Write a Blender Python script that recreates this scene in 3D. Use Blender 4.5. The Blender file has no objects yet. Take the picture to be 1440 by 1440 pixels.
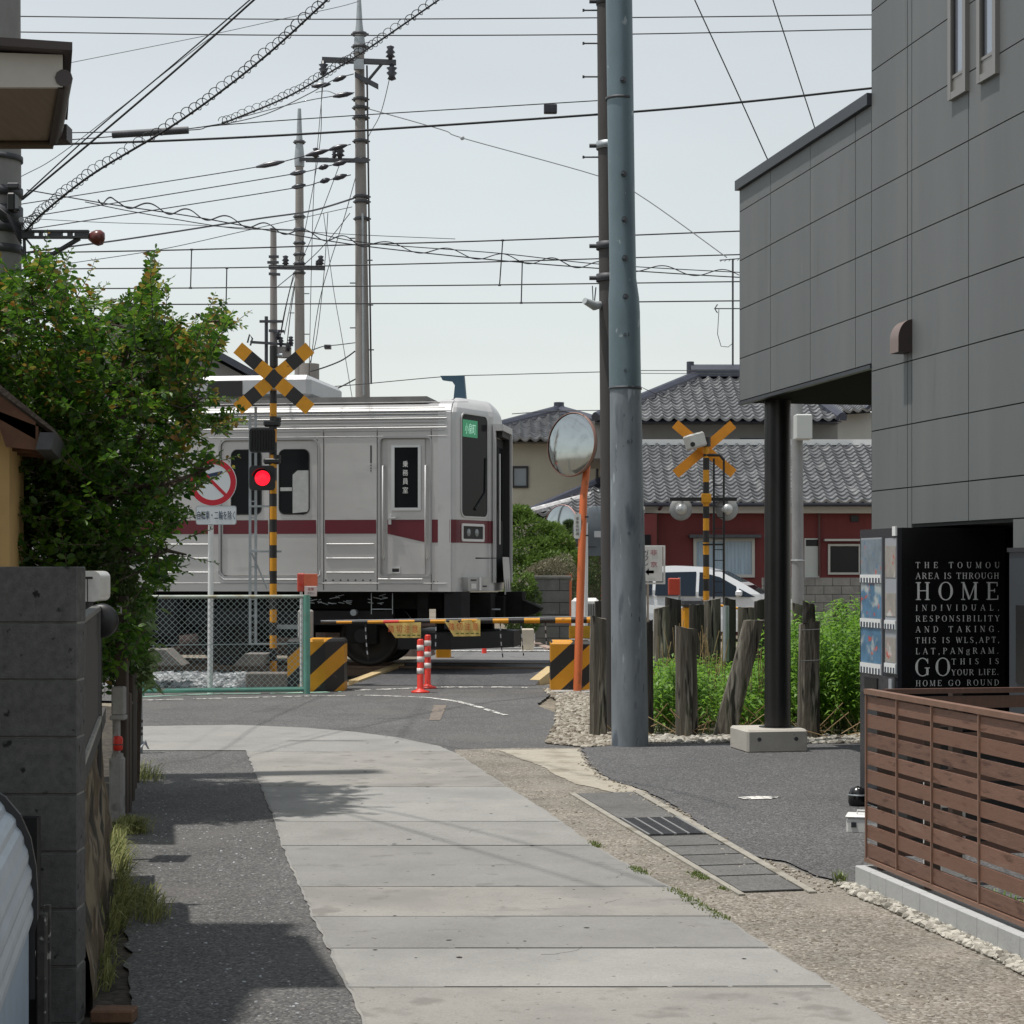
import bpy, math, random
from mathutils import Vector, Matrix, noise
random.seed(7)
R = math.radians
C = bpy.context.scene.collection
F = 2660.0; H = 1.57; HY = 798.0

# ---------------------------------------------------------------- camera, sky, sun, exposure
cd = bpy.data.cameras.new('camera'); cam = bpy.data.objects.new('camera', cd); C.objects.link(cam)
cam.location = (0, 0, H); cam.rotation_euler = (R(90), 0, 0)
cd.sensor_width = 36; cd.lens = 36*F/1440; cd.shift_y = (HY-720)/1440
cd.clip_start = 0.1; cd.clip_end = 3000
bpy.context.scene.camera = cam
SUN_EL, SUN_AZ = R(74), (-0.985, -0.17)          # sun stands to the left, a little behind the camera
w = bpy.data.worlds.new('World'); bpy.context.scene.world = w; w.use_nodes = True
nt = w.node_tree; bg = nt.nodes['Background']
sky = nt.nodes.new('ShaderNodeTexSky'); sky.sky_type = 'NISHITA'; sky.sun_disc = False
sky.sun_elevation = SUN_EL; sky.sun_rotation = math.atan2(SUN_AZ[0], SUN_AZ[1])
sky.air_density = 1.35; sky.dust_density = 0.8; sky.ozone_density = 1.0
hs = nt.nodes.new('ShaderNodeHueSaturation'); hs.inputs['Saturation'].default_value = 0.26
nt.links.new(sky.outputs[0], hs.inputs['Color']); 
tcw = nt.nodes.new('ShaderNodeTexCoord'); mpw = nt.nodes.new('ShaderNodeMapping'); mpw.inputs['Scale'].default_value = (1.6, 1.6, 6)
nzw = nt.nodes.new('ShaderNodeTexNoise'); nzw.inputs['Scale'].default_value = 2.2; nzw.inputs['Detail'].default_value = 5; nzw.inputs['Roughness'].default_value = .45
mrw = nt.nodes.new('ShaderNodeMapRange'); mrw.inputs[1].default_value = .3; mrw.inputs[2].default_value = .7; mrw.inputs[3].default_value = .95; mrw.inputs[4].default_value = 1.04
vmw = nt.nodes.new('ShaderNodeVectorMath'); vmw.operation = 'SCALE'       # faint high haze
nt.links.new(tcw.outputs['Generated'], mpw.inputs[0]); nt.links.new(mpw.outputs[0], nzw.inputs['Vector']); nt.links.new(nzw.outputs['Fac'], mrw.inputs[0])
hzt = nt.nodes.new('ShaderNodeVectorMath'); hzt.operation = 'MULTIPLY'; hzt.inputs[1].default_value = (1.0, 1.018, 1.0)
nt.links.new(hs.outputs[0], hzt.inputs[0]); nt.links.new(hzt.outputs[0], vmw.inputs[0]); nt.links.new(mrw.outputs[0], vmw.inputs['Scale']); nt.links.new(vmw.outputs[0], bg.inputs[0])
bg.inputs[1].default_value = 0.124
ld = bpy.data.lights.new('sun', 'SUN'); ld.energy = 3.5; ld.angle = R(0.9); ld.color = (1, 0.95, 0.89)
sun = bpy.data.objects.new('sun', ld); C.objects.link(sun)
sd = Vector((SUN_AZ[0]*math.cos(SUN_EL), SUN_AZ[1]*math.cos(SUN_EL), math.sin(SUN_EL)))
sun.rotation_euler = sd.to_track_quat('Z', 'Y').to_euler(); sun.location = (-20, 0, 40)
sc = bpy.context.scene
sc.view_settings.view_transform = 'Standard'; sc.view_settings.look = 'None'
sc.view_settings.exposure = 0.2; sc.view_settings.gamma = 1
sc.cycles.max_bounces = 6; sc.cycles.transparent_max_bounces = 8

# ---------------------------------------------------------------- measuring helpers
def ray(px, py): return Vector(((px-720)/F, 1.0, -(py-HY)/F))
def W(px, py, Y): r = ray(px, py)*Y; return Vector((r.x, r.y, r.z+H))
def G(px, py, z=0.0): Y = (H-z)*F/(py-HY); return Vector(((px-720)/F*Y, Y, z))
def hit(px, py, P, n):
    r = ray(px, py); o = Vector((0, 0, H)); t = (P-o).dot(n)/r.dot(n); return o+r*t

# ---------------------------------------------------------------- materials
MATS = {}
def mat(name, col, rough=0.7, metal=0.0, var=None, bump=None, spec=0.5, spots=None, stretch=None, emit=None, coat=0.0):
    """var=(scale, amount, detail) value noise; bump=(scale, strength); spots=(scale, threshold, colour, sharp)"""
    if name in MATS: return MATS[name]
    m = bpy.data.materials.new(name); m.use_nodes = True; t = m.node_tree; N = t.nodes; L = t.links
    b = N['Principled BSDF']; b.inputs['Base Color'].default_value = (*col, 1)
    b.inputs['Roughness'].default_value = rough; b.inputs['Metallic'].default_value = metal
    b.inputs['Specular IOR Level'].default_value = spec; b.inputs['Coat Weight'].default_value = coat
    tc = N.new('ShaderNodeTexCoord'); src = tc.outputs['Object']
    if stretch:
        mp = N.new('ShaderNodeMapping'); mp.inputs['Scale'].default_value = stretch; L.new(src, mp.inputs[0]); src = mp.outputs[0]
    cs = None
    if var:
        n = N.new('ShaderNodeTexNoise'); n.inputs['Scale'].default_value = var[0]; n.inputs['Detail'].default_value = var[2] if len(var) > 2 else 4
        n.inputs['Roughness'].default_value = 0.65; L.new(src, n.inputs['Vector'])
        mr = N.new('ShaderNodeMapRange'); mr.inputs[1].default_value = 0.28; mr.inputs[2].default_value = 0.72
        mr.inputs[3].default_value = 1-var[1]; mr.inputs[4].default_value = 1+var[1]; L.new(n.outputs['Fac'], mr.inputs[0])
        vm = N.new('ShaderNodeVectorMath'); vm.operation = 'SCALE'; vm.inputs[0].default_value = col; L.new(mr.outputs[0], vm.inputs['Scale'])
        cs = vm.outputs[0]
    if spots:
        ss = spots if isinstance(spots, list) else [spots]
        for s in ss:
            n = N.new('ShaderNodeTexNoise'); n.inputs['Scale'].default_value = s[0]; n.inputs['Detail'].default_value = 5; L.new(src, n.inputs['Vector'])
            mr = N.new('ShaderNodeMapRange'); mr.inputs[1].default_value = s[1]; mr.inputs[2].default_value = s[1]+s[3]; L.new(n.outputs['Fac'], mr.inputs[0])
            mx = N.new('ShaderNodeMix'); mx.data_type = 'RGBA'; L.new(mr.outputs[0], mx.inputs[0])
            if cs: L.new(cs, mx.inputs[6])
            else: mx.inputs[6].default_value = (*col, 1)
            mx.inputs[7].default_value = (*s[2], 1); cs = mx.outputs[2]
    if cs: L.new(cs, b.inputs['Base Color'])
    if bump:
        n = N.new('ShaderNodeTexNoise'); n.inputs['Scale'].default_value = bump[0]; n.inputs['Detail'].default_value = 4; L.new(src, n.inputs['Vector'])
        bp = N.new('ShaderNodeBump'); bp.inputs['Strength'].default_value = bump[1]; bp.inputs['Distance'].default_value = 0.01
        L.new(n.outputs['Fac'], bp.inputs['Height']); L.new(bp.outputs[0], b.inputs['Normal'])
    if emit:
        b.inputs['Emission Color'].default_value = (*emit[0], 1); b.inputs['Emission Strength'].default_value = emit[1]
    MATS[name] = m; return m

def grain(name, cols, scale, rough=0.9, bump=0.6, big=(0.8, 0.12), fine=None, dist=0.006, patches=None):
    """stony surface: voronoi grains of several colours, large soft blotches, bump"""
    m = bpy.data.materials.new(name); m.use_nodes = True; t = m.node_tree; N = t.nodes; L = t.links
    b = N['Principled BSDF']; b.inputs['Roughness'].default_value = rough; b.inputs['Specular IOR Level'].default_value = 0.3
    tc = N.new('ShaderNodeTexCoord'); src = tc.outputs['Object']
    v = N.new('ShaderNodeTexVoronoi'); v.inputs['Scale'].default_value = scale; L.new(src, v.inputs['Vector'])
    sp = N.new('ShaderNodeSeparateColor'); L.new(v.outputs['Color'], sp.inputs[0])
    cr = N.new('ShaderNodeValToRGB'); cr.color_ramp.interpolation = 'LINEAR'
    el = cr.color_ramp.elements
    while len(el) < len(cols): el.new(0.5)
    for i, c in enumerate(cols): el[i].position = i/(len(cols)-1); el[i].color = (*c, 1)
    L.new(sp.outputs[0], cr.inputs[0]); cs = cr.outputs[0]
    n = N.new('ShaderNodeTexNoise'); n.inputs['Scale'].default_value = big[0]; n.inputs['Detail'].default_value = 8; n.inputs['Roughness'].default_value = 0.7; L.new(src, n.inputs['Vector'])
    mr = N.new('ShaderNodeMapRange'); mr.inputs[1].default_value = 0.3; mr.inputs[2].default_value = 0.7; mr.inputs[3].default_value = 1-big[1]; mr.inputs[4].default_value = 1+big[1]
    L.new(n.outputs['Fac'], mr.inputs[0])
    vm = N.new('ShaderNodeVectorMath'); vm.operation = 'SCALE'; L.new(cs, vm.inputs[0]); L.new(mr.outputs[0], vm.inputs['Scale']); cs = vm.outputs[0]
    for s in (patches or []):
        n2 = N.new('ShaderNodeTexNoise'); n2.inputs['Scale'].default_value = s[0]; n2.inputs['Detail'].default_value = 6; L.new(src, n2.inputs['Vector'])
        m2 = N.new('ShaderNodeMapRange'); m2.inputs[1].default_value = s[1]; m2.inputs[2].default_value = s[1]+s[3]; m2.inputs[4].default_value = s[4] if len(s) > 4 else 0.8; L.new(n2.outputs['Fac'], m2.inputs[0])
        mx = N.new('ShaderNodeMix'); mx.data_type = 'RGBA'; L.new(m2.outputs[0], mx.inputs[0]); L.new(cs, mx.inputs[6]); mx.inputs[7].default_value = (*s[2], 1); cs = mx.outputs[2]
    L.new(cs, b.inputs['Base Color'])
    bp = N.new('ShaderNodeBump'); bp.inputs['Strength'].default_value = bump; bp.inputs['Distance'].default_value = dist
    nb = N.new('ShaderNodeTexNoise'); nb.inputs['Scale'].default_value = fine or scale*0.8; nb.inputs['Detail'].default_value = 3; L.new(src, nb.inputs['Vector'])
    ad = N.new('ShaderNodeMath'); ad.operation = 'SUBTRACT'; L.new(nb.outputs['Fac'], ad.inputs[0]); L.new(v.outputs['Distance'], ad.inputs[1])
    L.new(ad.outputs[0], bp.inputs['Height']); L.new(bp.outputs[0], b.inputs['Normal'])
    MATS[name] = m; return m

def leafmat(name, a, c, rough=0.45, trans=0.35):
    m = bpy.data.materials.new(name); m.use_nodes = True; t = m.node_tree; N = t.nodes; L = t.links
    b = N['Principled BSDF']; b.inputs['Roughness'].default_value = rough
    g = N.new('ShaderNodeNewGeometry'); cr = N.new('ShaderNodeValToRGB'); cr.color_ramp.elements[0].color = (*a, 1); cr.color_ramp.elements[1].color = (*c, 1)
    L.new(g.outputs['Random Per Island'], cr.inputs[0]); L.new(cr.outputs[0], b.inputs['Base Color'])
    tr = N.new('ShaderNodeBsdfTranslucent'); hs = N.new('ShaderNodeHueSaturation'); hs.inputs['Value'].default_value = 1.5; L.new(cr.outputs[0], hs.inputs['Color']); L.new(hs.outputs[0], tr.inputs[0])
    mx = N.new('ShaderNodeMixShader'); mx.inputs[0].default_value = trans; L.new(b.outputs[0], mx.inputs[1]); L.new(tr.outputs[0], mx.inputs[2])
    L.new(mx.outputs[0], N['Material Output'].inputs[0]); MATS[name] = m; return m

def glassmat(name, tint=(0.02, 0.025, 0.03), rough=0.04):
    return mat(name, tint, rough=rough, spec=0.8)

M_conc = mat('concrete', (0.34, 0.335, 0.32), 0.9, var=(6, 0.14, 8), bump=(60, 0.25), spots=(3, 0.58, (0.22, 0.215, 0.2), 0.12))
M_polec = mat('pole_concrete', (0.27, 0.25, 0.235), 0.85, var=(3, 0.12, 6), stretch=(1, 1, 0.3))
M_galv = mat('galvanised', (0.20, 0.228, 0.25), 0.6, 0.1, var=(6, 0.3, 8), spots=[(7, 0.54, (0.10, 0.12, 0.145), 0.1), (11, 0.62, (0.36, 0.40, 0.43), 0.05), (30, .68, (.07, .09, .11), .04)], stretch=(1, 1, 0.25))
M_galv2 = mat('galvanised_plain', (0.33, 0.36, 0.38), 0.5, 0.4, var=(7, 0.15))
M_brownpole = mat('dark_pole', (0.055, 0.05, 0.048), 0.75, var=(8, 0.2), stretch=(1, 1, 0.2))
M_black = mat('black_paint', (0.012, 0.012, 0.013), 0.45)
M_blackgloss = mat('black_gloss', (0.008, 0.008, 0.009), 0.22)
M_rubber = mat('rubber', (0.015, 0.015, 0.015), 0.8)
M_orange = mat('amber_paint', (0.62, 0.27, 0.006), 0.55, var=(9, 0.1), spots=(11, 0.68, (0.3, 0.13, 0.02), 0.04))
M_blk2 = mat('stripe_black', (0.014, 0.013, 0.013), 0.55, var=(9, 0.3))
M_mirpole = mat('mirror_orange', (0.56, 0.13, 0.035), 0.55, var=(6, 0.12), stretch=(1, 1, 0.3), spots=(9, 0.66, (0.3, 0.09, 0.03), 0.05))
M_red = mat('red_plastic', (0.62, 0.035, 0.02), 0.45, var=(8, 0.1))
M_white = mat('white_paint', (0.72, 0.73, 0.72), 0.5, var=(4, 0.05), spots=(7, 0.66, (0.45, 0.44, 0.4), 0.1))
M_wire = mat('wire', (0.018, 0.018, 0.022), 0.6)
M_wiregrey = mat('wire_grey', (0.10, 0.105, 0.11), 0.6)
M_steel = mat('dark_steel', (0.07, 0.073, 0.08), 0.6, 0.3, var=(9, 0.2))
M_insul = mat('insulator', (0.03, 0.03, 0.04), 0.3)
M_insulw = mat('insulator_pale', (0.45, 0.47, 0.5), 0.3)

# ---------------------------------------------------------------- mesh builder
class MB:
    def __init__(s): s.v = []; s.f = []; s.m = []; s.mats = []; s.sm = []
    def mi(s, m):
        if m not in s.mats: s.mats.append(m)
        return s.mats.index(m)
    def add(s, vs, fs, m, smooth=False):
        o = len(s.v); s.v += [tuple(v) for v in vs]; k = s.mi(m)
        for f in fs: s.f.append(tuple(i+o for i in f)); s.m.append(k); s.sm.append(smooth)
    def quad(s, a, b, c, d, m): s.add([a, b, c, d], [(0, 1, 2, 3)], m)
    def box(s, x0, x1, y0, y1, z0, z1, m, T=None):
        vs = [Vector(p) for p in ((x0, y0, z0), (x1, y0, z0), (x1, y1, z0), (x0, y1, z0), (x0, y0, z1), (x1, y0, z1), (x1, y1, z1), (x0, y1, z1))]
        if T: vs = [T @ v for v in vs]
        s.add(vs, [(0, 3, 2, 1), (4, 5, 6, 7), (0, 1, 5, 4), (1, 2, 6, 5), (2, 3, 7, 6), (3, 0, 4, 7)], m)
    def cbox(s, x0, x1, y0, y1, z0, z1, m, c=0.01, T=None):
        """box with chamfered edges all round"""
        vs = []; idx = {}
        X = (x0, x1); Y = (y0, y1); Z = (z0, z1)
        for i in (0, 1):
            for j in (0, 1):
                for k in (0, 1):
                    sx, sy, sz = (1-2*i)*c, (1-2*j)*c, (1-2*k)*c
                    for a, p in enumerate(((X[i], Y[j]+sy, Z[k]+sz), (X[i]+sx, Y[j], Z[k]+sz), (X[i]+sx, Y[j]+sy, Z[k]))):
                        idx[(i, j, k, a)] = len(vs); vs.append(Vector(p))
        fs = []
        for i in (0, 1): fs.append([idx[(i, 0, 0, 0)], idx[(i, 1, 0, 0)], idx[(i, 1, 1, 0)], idx[(i, 0, 1, 0)]])
        for j in (0, 1): fs.append([idx[(0, j, 0, 1)], idx[(1, j, 0, 1)], idx[(1, j, 1, 1)], idx[(0, j, 1, 1)]])
        for k in (0, 1): fs.append([idx[(0, 0, k, 2)], idx[(1, 0, k, 2)], idx[(1, 1, k, 2)], idx[(0, 1, k, 2)]])
        for i in (0, 1):
            for j in (0, 1): fs.append([idx[(i, j, 0, 0)], idx[(i, j, 1, 0)], idx[(i, j, 1, 1)], idx[(i, j, 0, 1)]])
            for k in (0, 1): fs.append([idx[(i, 0, k, 0)], idx[(i, 1, k, 0)], idx[(i, 1, k, 2)], idx[(i, 0, k, 2)]])
        for j in (0, 1):
            for k in (0, 1): fs.append([idx[(0, j, k, 1)], idx[(1, j, k, 1)], idx[(1, j, k, 2)], idx[(0, j, k, 2)]])
        for i in (0, 1):
            for j in (0, 1):
                for k in (0, 1): fs.append([idx[(i, j, k, 0)], idx[(i, j, k, 1)], idx[(i, j, k, 2)]])
        cen = Vector(((x0+x1)/2, (y0+y1)/2, (z0+z1)/2)); out = []
        for f in fs:
            p = [vs[i] for i in f]; n = (p[1]-p[0]).cross(p[2]-p[0]); mid = sum(p, Vector())/len(p)
            out.append(tuple(f) if n.dot(mid-cen) > 0 else tuple(reversed(f)))
        if T: vs = [T @ v for v in vs]
        s.add(vs, out, m)
    def tube(s, pts, r, m, n=6, caps=True, smooth=True):
        pts = [Vector(p) for p in pts]; k = len(pts); rr = r if isinstance(r, (list, tuple)) else [r]*k
        vs = []; prev = None
        for i, p in enumerate(pts):
            d = (pts[min(i+1, k-1)]-pts[max(i-1, 0)])
            if d.length < 1e-9: d = Vector((0, 0, 1))
            d.normalize()
            if prev is None:
                a = Vector((0, 0, 1)) if abs(d.z) < 0.9 else Vector((1, 0, 0)); u = d.cross(a).normalized()
            else: u = (prev-d*prev.dot(d)).normalized()
            prev = u; v = d.cross(u)
            for j in range(n): t = 2*math.pi*j/n; vs.append(p+(u*math.cos(t)+v*math.sin(t))*rr[i])
        fs = [(i*n+j, i*n+(j+1) % n, (i+1)*n+(j+1) % n, (i+1)*n+j) for i in range(k-1) for j in range(n)]
        s.add(vs, fs, m, smooth)
        if caps: s.add([vs[j] for j in range(n)][::-1], [tuple(range(n))], m); s.add([vs[(k-1)*n+j] for j in range(n)], [tuple(range(n))], m)
    def cyl(s, a, b, r, m, n=16, r2=None): s.tube([a, b], [r, r if r2 is None else r2], m, n)
    def lathe(s, prof, m, n=24, T=None, smooth=True):
        """prof: (radius, height) pairs round the local z axis"""
        vs = []
        for r, z in prof:
            for j in range(n): t = 2*math.pi*j/n; vs.append(Vector((r*math.cos(t), r*math.sin(t), z)))
        if T: vs = [T @ v for v in vs]
        fs = [(i*n+j, i*n+(j+1) % n, (i+1)*n+(j+1) % n, (i+1)*n+j) for i in range(len(prof)-1) for j in range(n)]
        s.add(vs, fs, m, smooth)
    def prism(s, poly, axis_vec, m, T=None):
        a = [Vector(p) for p in poly]; b = [p+Vector(axis_vec) for p in a]; n = len(a)
        if T: a = [T @ p for p in a]; b = [T @ p for p in b]
        s.add(a+b, [tuple(range(n))[::-1], tuple(range(n, 2*n))]+[(i, (i+1) % n, (i+1) % n+n, i+n) for i in range(n)], m)
    def build(s, name, parent=None, world=True, label=None):
        me = bpy.data.meshes.new(name); vs = s.v
        if parent is not None and world:
            inv = MINV[root_of(parent)]; vs = [inv @ Vector(v) for v in vs]
        me.from_pydata([tuple(v) for v in vs], [], s.f)
        for m in s.mats: me.materials.append(m)
        me.polygons.foreach_set('material_index', s.m); me.polygons.foreach_set('use_smooth', s.sm); me.update()
        o = bpy.data.objects.new(name, me); C.objects.link(o)
        if parent is not None: o.parent = parent
        if label: o['label'] = label
        return o
MINV = {}
def root_of(o):
    while o.parent is not None: o = o.parent
    return o.name
def tag(o, label=None, cat=None, group=None, kind=None):
    if label: o['label'] = label
    if cat: o['category'] = cat
    if group: o['group'] = group
    if kind: o['kind'] = kind
    return o
def thing(name, loc, label, cat, group=None, rz=0.0, kind=None):
    o = bpy.data.objects.new(name, None); C.objects.link(o); o.empty_display_size = 0.2
    o.location = loc; o.rotation_euler = (0, 0, rz)
    MINV[o.name] = (Matrix.Translation(Vector(loc)) @ Matrix.Rotation(rz, 4, 'Z')).inverted()
    return tag(o, label, cat, group, kind)
def solo(mb, name, label, cat, group=None, kind=None, origin=None):
    o = mb.build(name)
    if origin is None:
        bb = mb.v; origin = (sum(v[0] for v in bb)/len(bb), sum(v[1] for v in bb)/len(bb), min(v[2] for v in bb))
    me = o.data; me.transform(Matrix.Translation(-Vector(origin))); o.location = origin
    return tag(o, label, cat, group, kind)
def copy_tree(o, parent=None):
    c = o.copy(); C.objects.link(c)
    if parent is not None: c.parent = parent
    for ch in list(o.children): copy_tree(ch, c)
    return c
def textmesh(body, size, m, depth=0.002):
    cu = bpy.data.curves.new('lettering', 'FONT'); cu.body = body; cu.size = size; cu.extrude = depth; cu.align_x = 'CENTER'; cu.align_y = 'CENTER'
    o = bpy.data.objects.new('lettering', cu); C.objects.link(o); dg = bpy.context.evaluated_depsgraph_get()
    me = bpy.data.meshes.new_from_object(o.evaluated_get(dg)); vs = [v.co.copy() for v in me.vertices]; fs = [tuple(p.vertices) for p in me.polygons]
    bpy.data.objects.remove(o); bpy.data.meshes.remove(me); return vs, fs
def put_text(mb, body, cx, cz, wid, hei, m, P, right, up=Vector((0, 0, 1)), out=0.004):
    """lay text on a plane: centre (cx,cz) along right/up from point P, fitted to wid x hei"""
    vs, fs = textmesh(body, 1.0, m, 0.01)
    if not vs: return
    x0 = min(v.x for v in vs); x1 = max(v.x for v in vs); y0 = min(v.y for v in vs); y1 = max(v.y for v in vs)
    n = right.cross(up).normalized(); kx = wid/(x1-x0); ky = hei/(y1-y0)
    mb.add([P+right*(cx+(v.x-(x0+x1)/2)*kx)+up*(cz+(v.y-(y0+y1)/2)*ky)+n*(out+v.z*0.1) for v in vs], fs, m)
def rrect(x0, x1, y0, y1, r, n=5):
    pts = []
    for cx, cy, a0 in ((x1-r, y1-r, 0), (x0+r, y1-r, 90), (x0+r, y0+r, 180), (x1-r, y0+r, 270)):
        for i in range(n+1): a = R(a0+90*i/n); pts.append((cx+r*math.cos(a), cy+r*math.sin(a)))
    return pts
def plate(mb, pts2, P, right, up, t, m):
    """extrude a 2D outline on a plane, back at the plane, front t along the outward normal"""
    n = right.cross(up).normalized(); k = len(pts2)
    a = [P+right*x+up*y for x, y in pts2]; b = [p+n*t for p in a]
    mb.add(a+b, [tuple(range(k))[::-1], tuple(range(k, 2*k))]+[(i, (i+1) % k, (i+1) % k+k, i+k) for i in range(k)], m)
def ringplate(mb, outer, inner, P, right, up, t, m):
    n = right.cross(up).normalized(); k = len(outer)
    A = [P+right*x+up*y for x, y in outer]; B = [P+right*x+up*y for x, y in inner]
    vs = A+[p+n*t for p in A]+[p+n*t for p in B]+B; fs = []
    for i in range(k):
        j = (i+1) % k; fs += [(i, j, j+k, i+k), (i+k, j+k, j+2*k, i+2*k), (i+2*k, j+2*k, j+3*k, i+3*k)]
    mb.add(vs, fs, m)
def stripes_tube(mb, pts, r, seg, ma, mc, n=10):
    """tube in alternating colours, every seg metres"""
    a = Vector(pts[0]); b = Vector(pts[1]); L = (b-a).length; d = (b-a)/L; k = 0; t = 0.0
    while t < L-1e-6:
        e = min(t+seg, L); mb.tube([a+d*t, a+d*e], r, ma if k % 2 == 0 else mc, n, caps=(t == 0 or e >= L)); t = e; k += 1
def rock(mb, c, s, m, seed):
    t = (1+5**0.5)/2; V = [(-1, t, 0), (1, t, 0), (-1, -t, 0), (1, -t, 0), (0, -1, t), (0, 1, t), (0, -1, -t), (0, 1, -t), (t, 0, -1), (t, 0, 1), (-t, 0, -1), (-t, 0, 1)]
    Fc = [(0, 11, 5), (0, 5, 1), (0, 1, 7), (0, 7, 10), (0, 10, 11), (1, 5, 9), (5, 11, 4), (11, 10, 2), (10, 7, 6), (7, 1, 8), (3, 9, 4), (3, 4, 2), (3, 2, 6), (3, 6, 8), (3, 8, 9), (4, 9, 5), (2, 4, 11), (6, 2, 10), (8, 6, 7), (9, 8, 1)]
    rd = random.Random(seed); sx, sy, sz = s*rd.uniform(.7, 1.3), s*rd.uniform(.7, 1.3), s*rd.uniform(.45, .8); a = rd.uniform(0, 6.28); ca, sa = math.cos(a), math.sin(a); vs = []
    for x, y, z in V:
        k = rd.uniform(.75, 1.15)/1.9; X, Y, Z = x*sx*k, y*sy*k, z*sz*k; vs.append((c[0]+X*ca-Y*sa, c[1]+X*sa+Y*ca, c[2]+Z+sz*.5))
    mb.add(vs, Fc, m)
def inpoly(x, y, P):
    c = False; j = len(P)-1
    for i in range(len(P)):
        if (P[i][1] > y) != (P[j][1] > y) and x < (P[j][0]-P[i][0])*(y-P[i][1])/(P[j][1]-P[i][1])+P[i][0]: c = not c
        j = i
    return c
# ================================================================ GROUND
g_soil = grain('soil', [(0.16, 0.135, 0.1), (0.24, 0.21, 0.165), (0.11, 0.095, 0.07)], 30, big=(0.5, 0.3))
g_asph = grain('asphalt', [(0.055, 0.055, 0.056), (0.085, 0.085, 0.085), (0.13, 0.128, 0.124), (0.08, 0.08, 0.08), (0.21, 0.205, 0.195)], 95, big=(0.7, 0.2), dist=0.005, bump=0.7,
               patches=[(0.9, 0.58, (0.13, 0.125, 0.118), 0.12, 0.6), (5, 0.68, (0.045, 0.044, 0.043), 0.05, 0.6)])
g_park = grain('fresh_asphalt', [(0.052, 0.052, 0.054), (0.075, 0.075, 0.077), (0.13, 0.13, 0.13), (.06, .06, .062), (.2, .2, .2)], 100, big=(0.5, 0.18), dist=0.004,
               patches=[(0.6, 0.58, (0.085, 0.083, 0.08), 0.2, 0.7)])
g_plate = grain('crossing_deck', [(0.055, 0.056, 0.06), (0.08, 0.08, 0.083), (0.11, 0.11, 0.11)], 60, big=(0.8, 0.2), dist=0.004)
g_aggr = grain('aggregate_concrete', [(0.11, 0.095, 0.075), (0.20, 0.18, 0.15), (0.27, 0.25, 0.215), (0.15, 0.13, 0.105), (0.36, 0.34, 0.30)], 78, big=(1.3, 0.28), dist=0.007, bump=0.8,
               patches=[(1.6, 0.54, (0.26, 0.24, 0.205), 0.12, 0.55), (1.1, 0.56, (0.11, 0.10, 0.085), 0.15, 0.55), (3.5, 0.6, (0.13, 0.125, 0.115), 0.1, 0.5)])
g_slab = grain('slab_concrete', [(0.24, 0.237, 0.226), (0.275, 0.27, 0.257), (0.22, 0.217, 0.207)], 120, big=(1.4, 0.1), dist=0.002, bump=0.4,
               patches=[(2.2, 0.56, (0.2, 0.198, 0.185), 0.14, 0.7), (1.0, 0.56, (0.32, 0.31, 0.275), 0.16, 0.55), (22, 0.7, (0.12, 0.12, 0.11), 0.02, 0.8)])
g_drain = grain('drain_cover', [(0.115, 0.115, 0.112), (0.15, 0.15, 0.145), (0.09, 0.09, 0.088)], 90, big=(2, 0.2), dist=0.003)
g_curb = mat('curb_concrete', (0.30, 0.285, 0.245), 0.9, var=(9, 0.2, 8), bump=(60, 0.4), spots=(5, 0.55, (0.2, 0.185, 0.15), 0.1))
M_paint = mat('road_paint', (0.68, 0.67, 0.63), 0.7, var=(14, 0.15), spots=[(16, 0.5, (0.12, 0.12, 0.115), 0.03)])
M_paintg = mat('road_paint_green', (0.24, 0.42, 0.33), 0.7, var=(14, 0.2), spots=[(9, 0.56, (0.13, 0.14, 0.13), 0.05)])
M_crack = mat('crack', (0.015, 0.014, 0.012), 0.95)
M_moss = leafmat('moss_green', (0.06, 0.10, 0.02), (0.16, 0.2, 0.05))

def sheet(name, pts, z, m, kind='structure', label=None):
    mb = MB(); mb.add([(p[0], p[1], z) for p in pts], [tuple(range(len(pts)))], m)
    o = mb.build(name); o['kind'] = kind
    if label: o['label'] = label
    return o
def rough_edge(pts, amp=0.02, step=0.08, closed=True):
    out = []; n = len(pts)
    for i in range(n if closed else n-1):
        a = Vector(pts[i][:2]); b = Vector(pts[(i+1) % n][:2]); L = (b-a).length; k = max(1, int(L/step)); d = (b-a)/L if L else a; nn = Vector((-d.y, d.x))
        for j in range(k):
            p = a+(b-a)*(j/k); q = noise.noise(Vector((p.x*5, p.y*5, 1)))+0.6*noise.noise(Vector((p.x*17, p.y*17, 4)))
            out.append(p+nn*q*amp)
    return out
def gp(*pp): return [G(x, y) for x, y in pp]

# terrain: one sheet to the horizon
mb = MB(); S = 700
mb.add([(-S, -30, -0.03), (S, -30, -0.03), (S, 1500, -0.03), (-S, 1500, -0.03)], [(0, 1, 2, 3)], g_soil)
o = mb.build('ground'); o['kind'] = 'structure'
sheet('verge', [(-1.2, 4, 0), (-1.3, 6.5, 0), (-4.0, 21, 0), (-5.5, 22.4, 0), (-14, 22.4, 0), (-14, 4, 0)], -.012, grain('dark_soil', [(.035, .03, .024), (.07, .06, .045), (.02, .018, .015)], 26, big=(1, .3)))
# the asphalt lane and the little square before the crossing
lane = [Vector(p) for p in ((-1.2, 1.5), (3.2, 1.5), (3.2, 8), (2.2, 12), (1.9, 17), (1.15, 17.2), (0.28, 21.5), (0.62, 24.9), (0.66, 25.2), (-6.2, 25.2), (-6.0, 22.6), (-4.5, 22.2), (-3.55, 17.5), (-2.6, 12.6), (-1.85, 9), (-1.3, 6.5))]
o = sheet('road', rough_edge(lane, 0.03), 0.0, g_asph)
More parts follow.
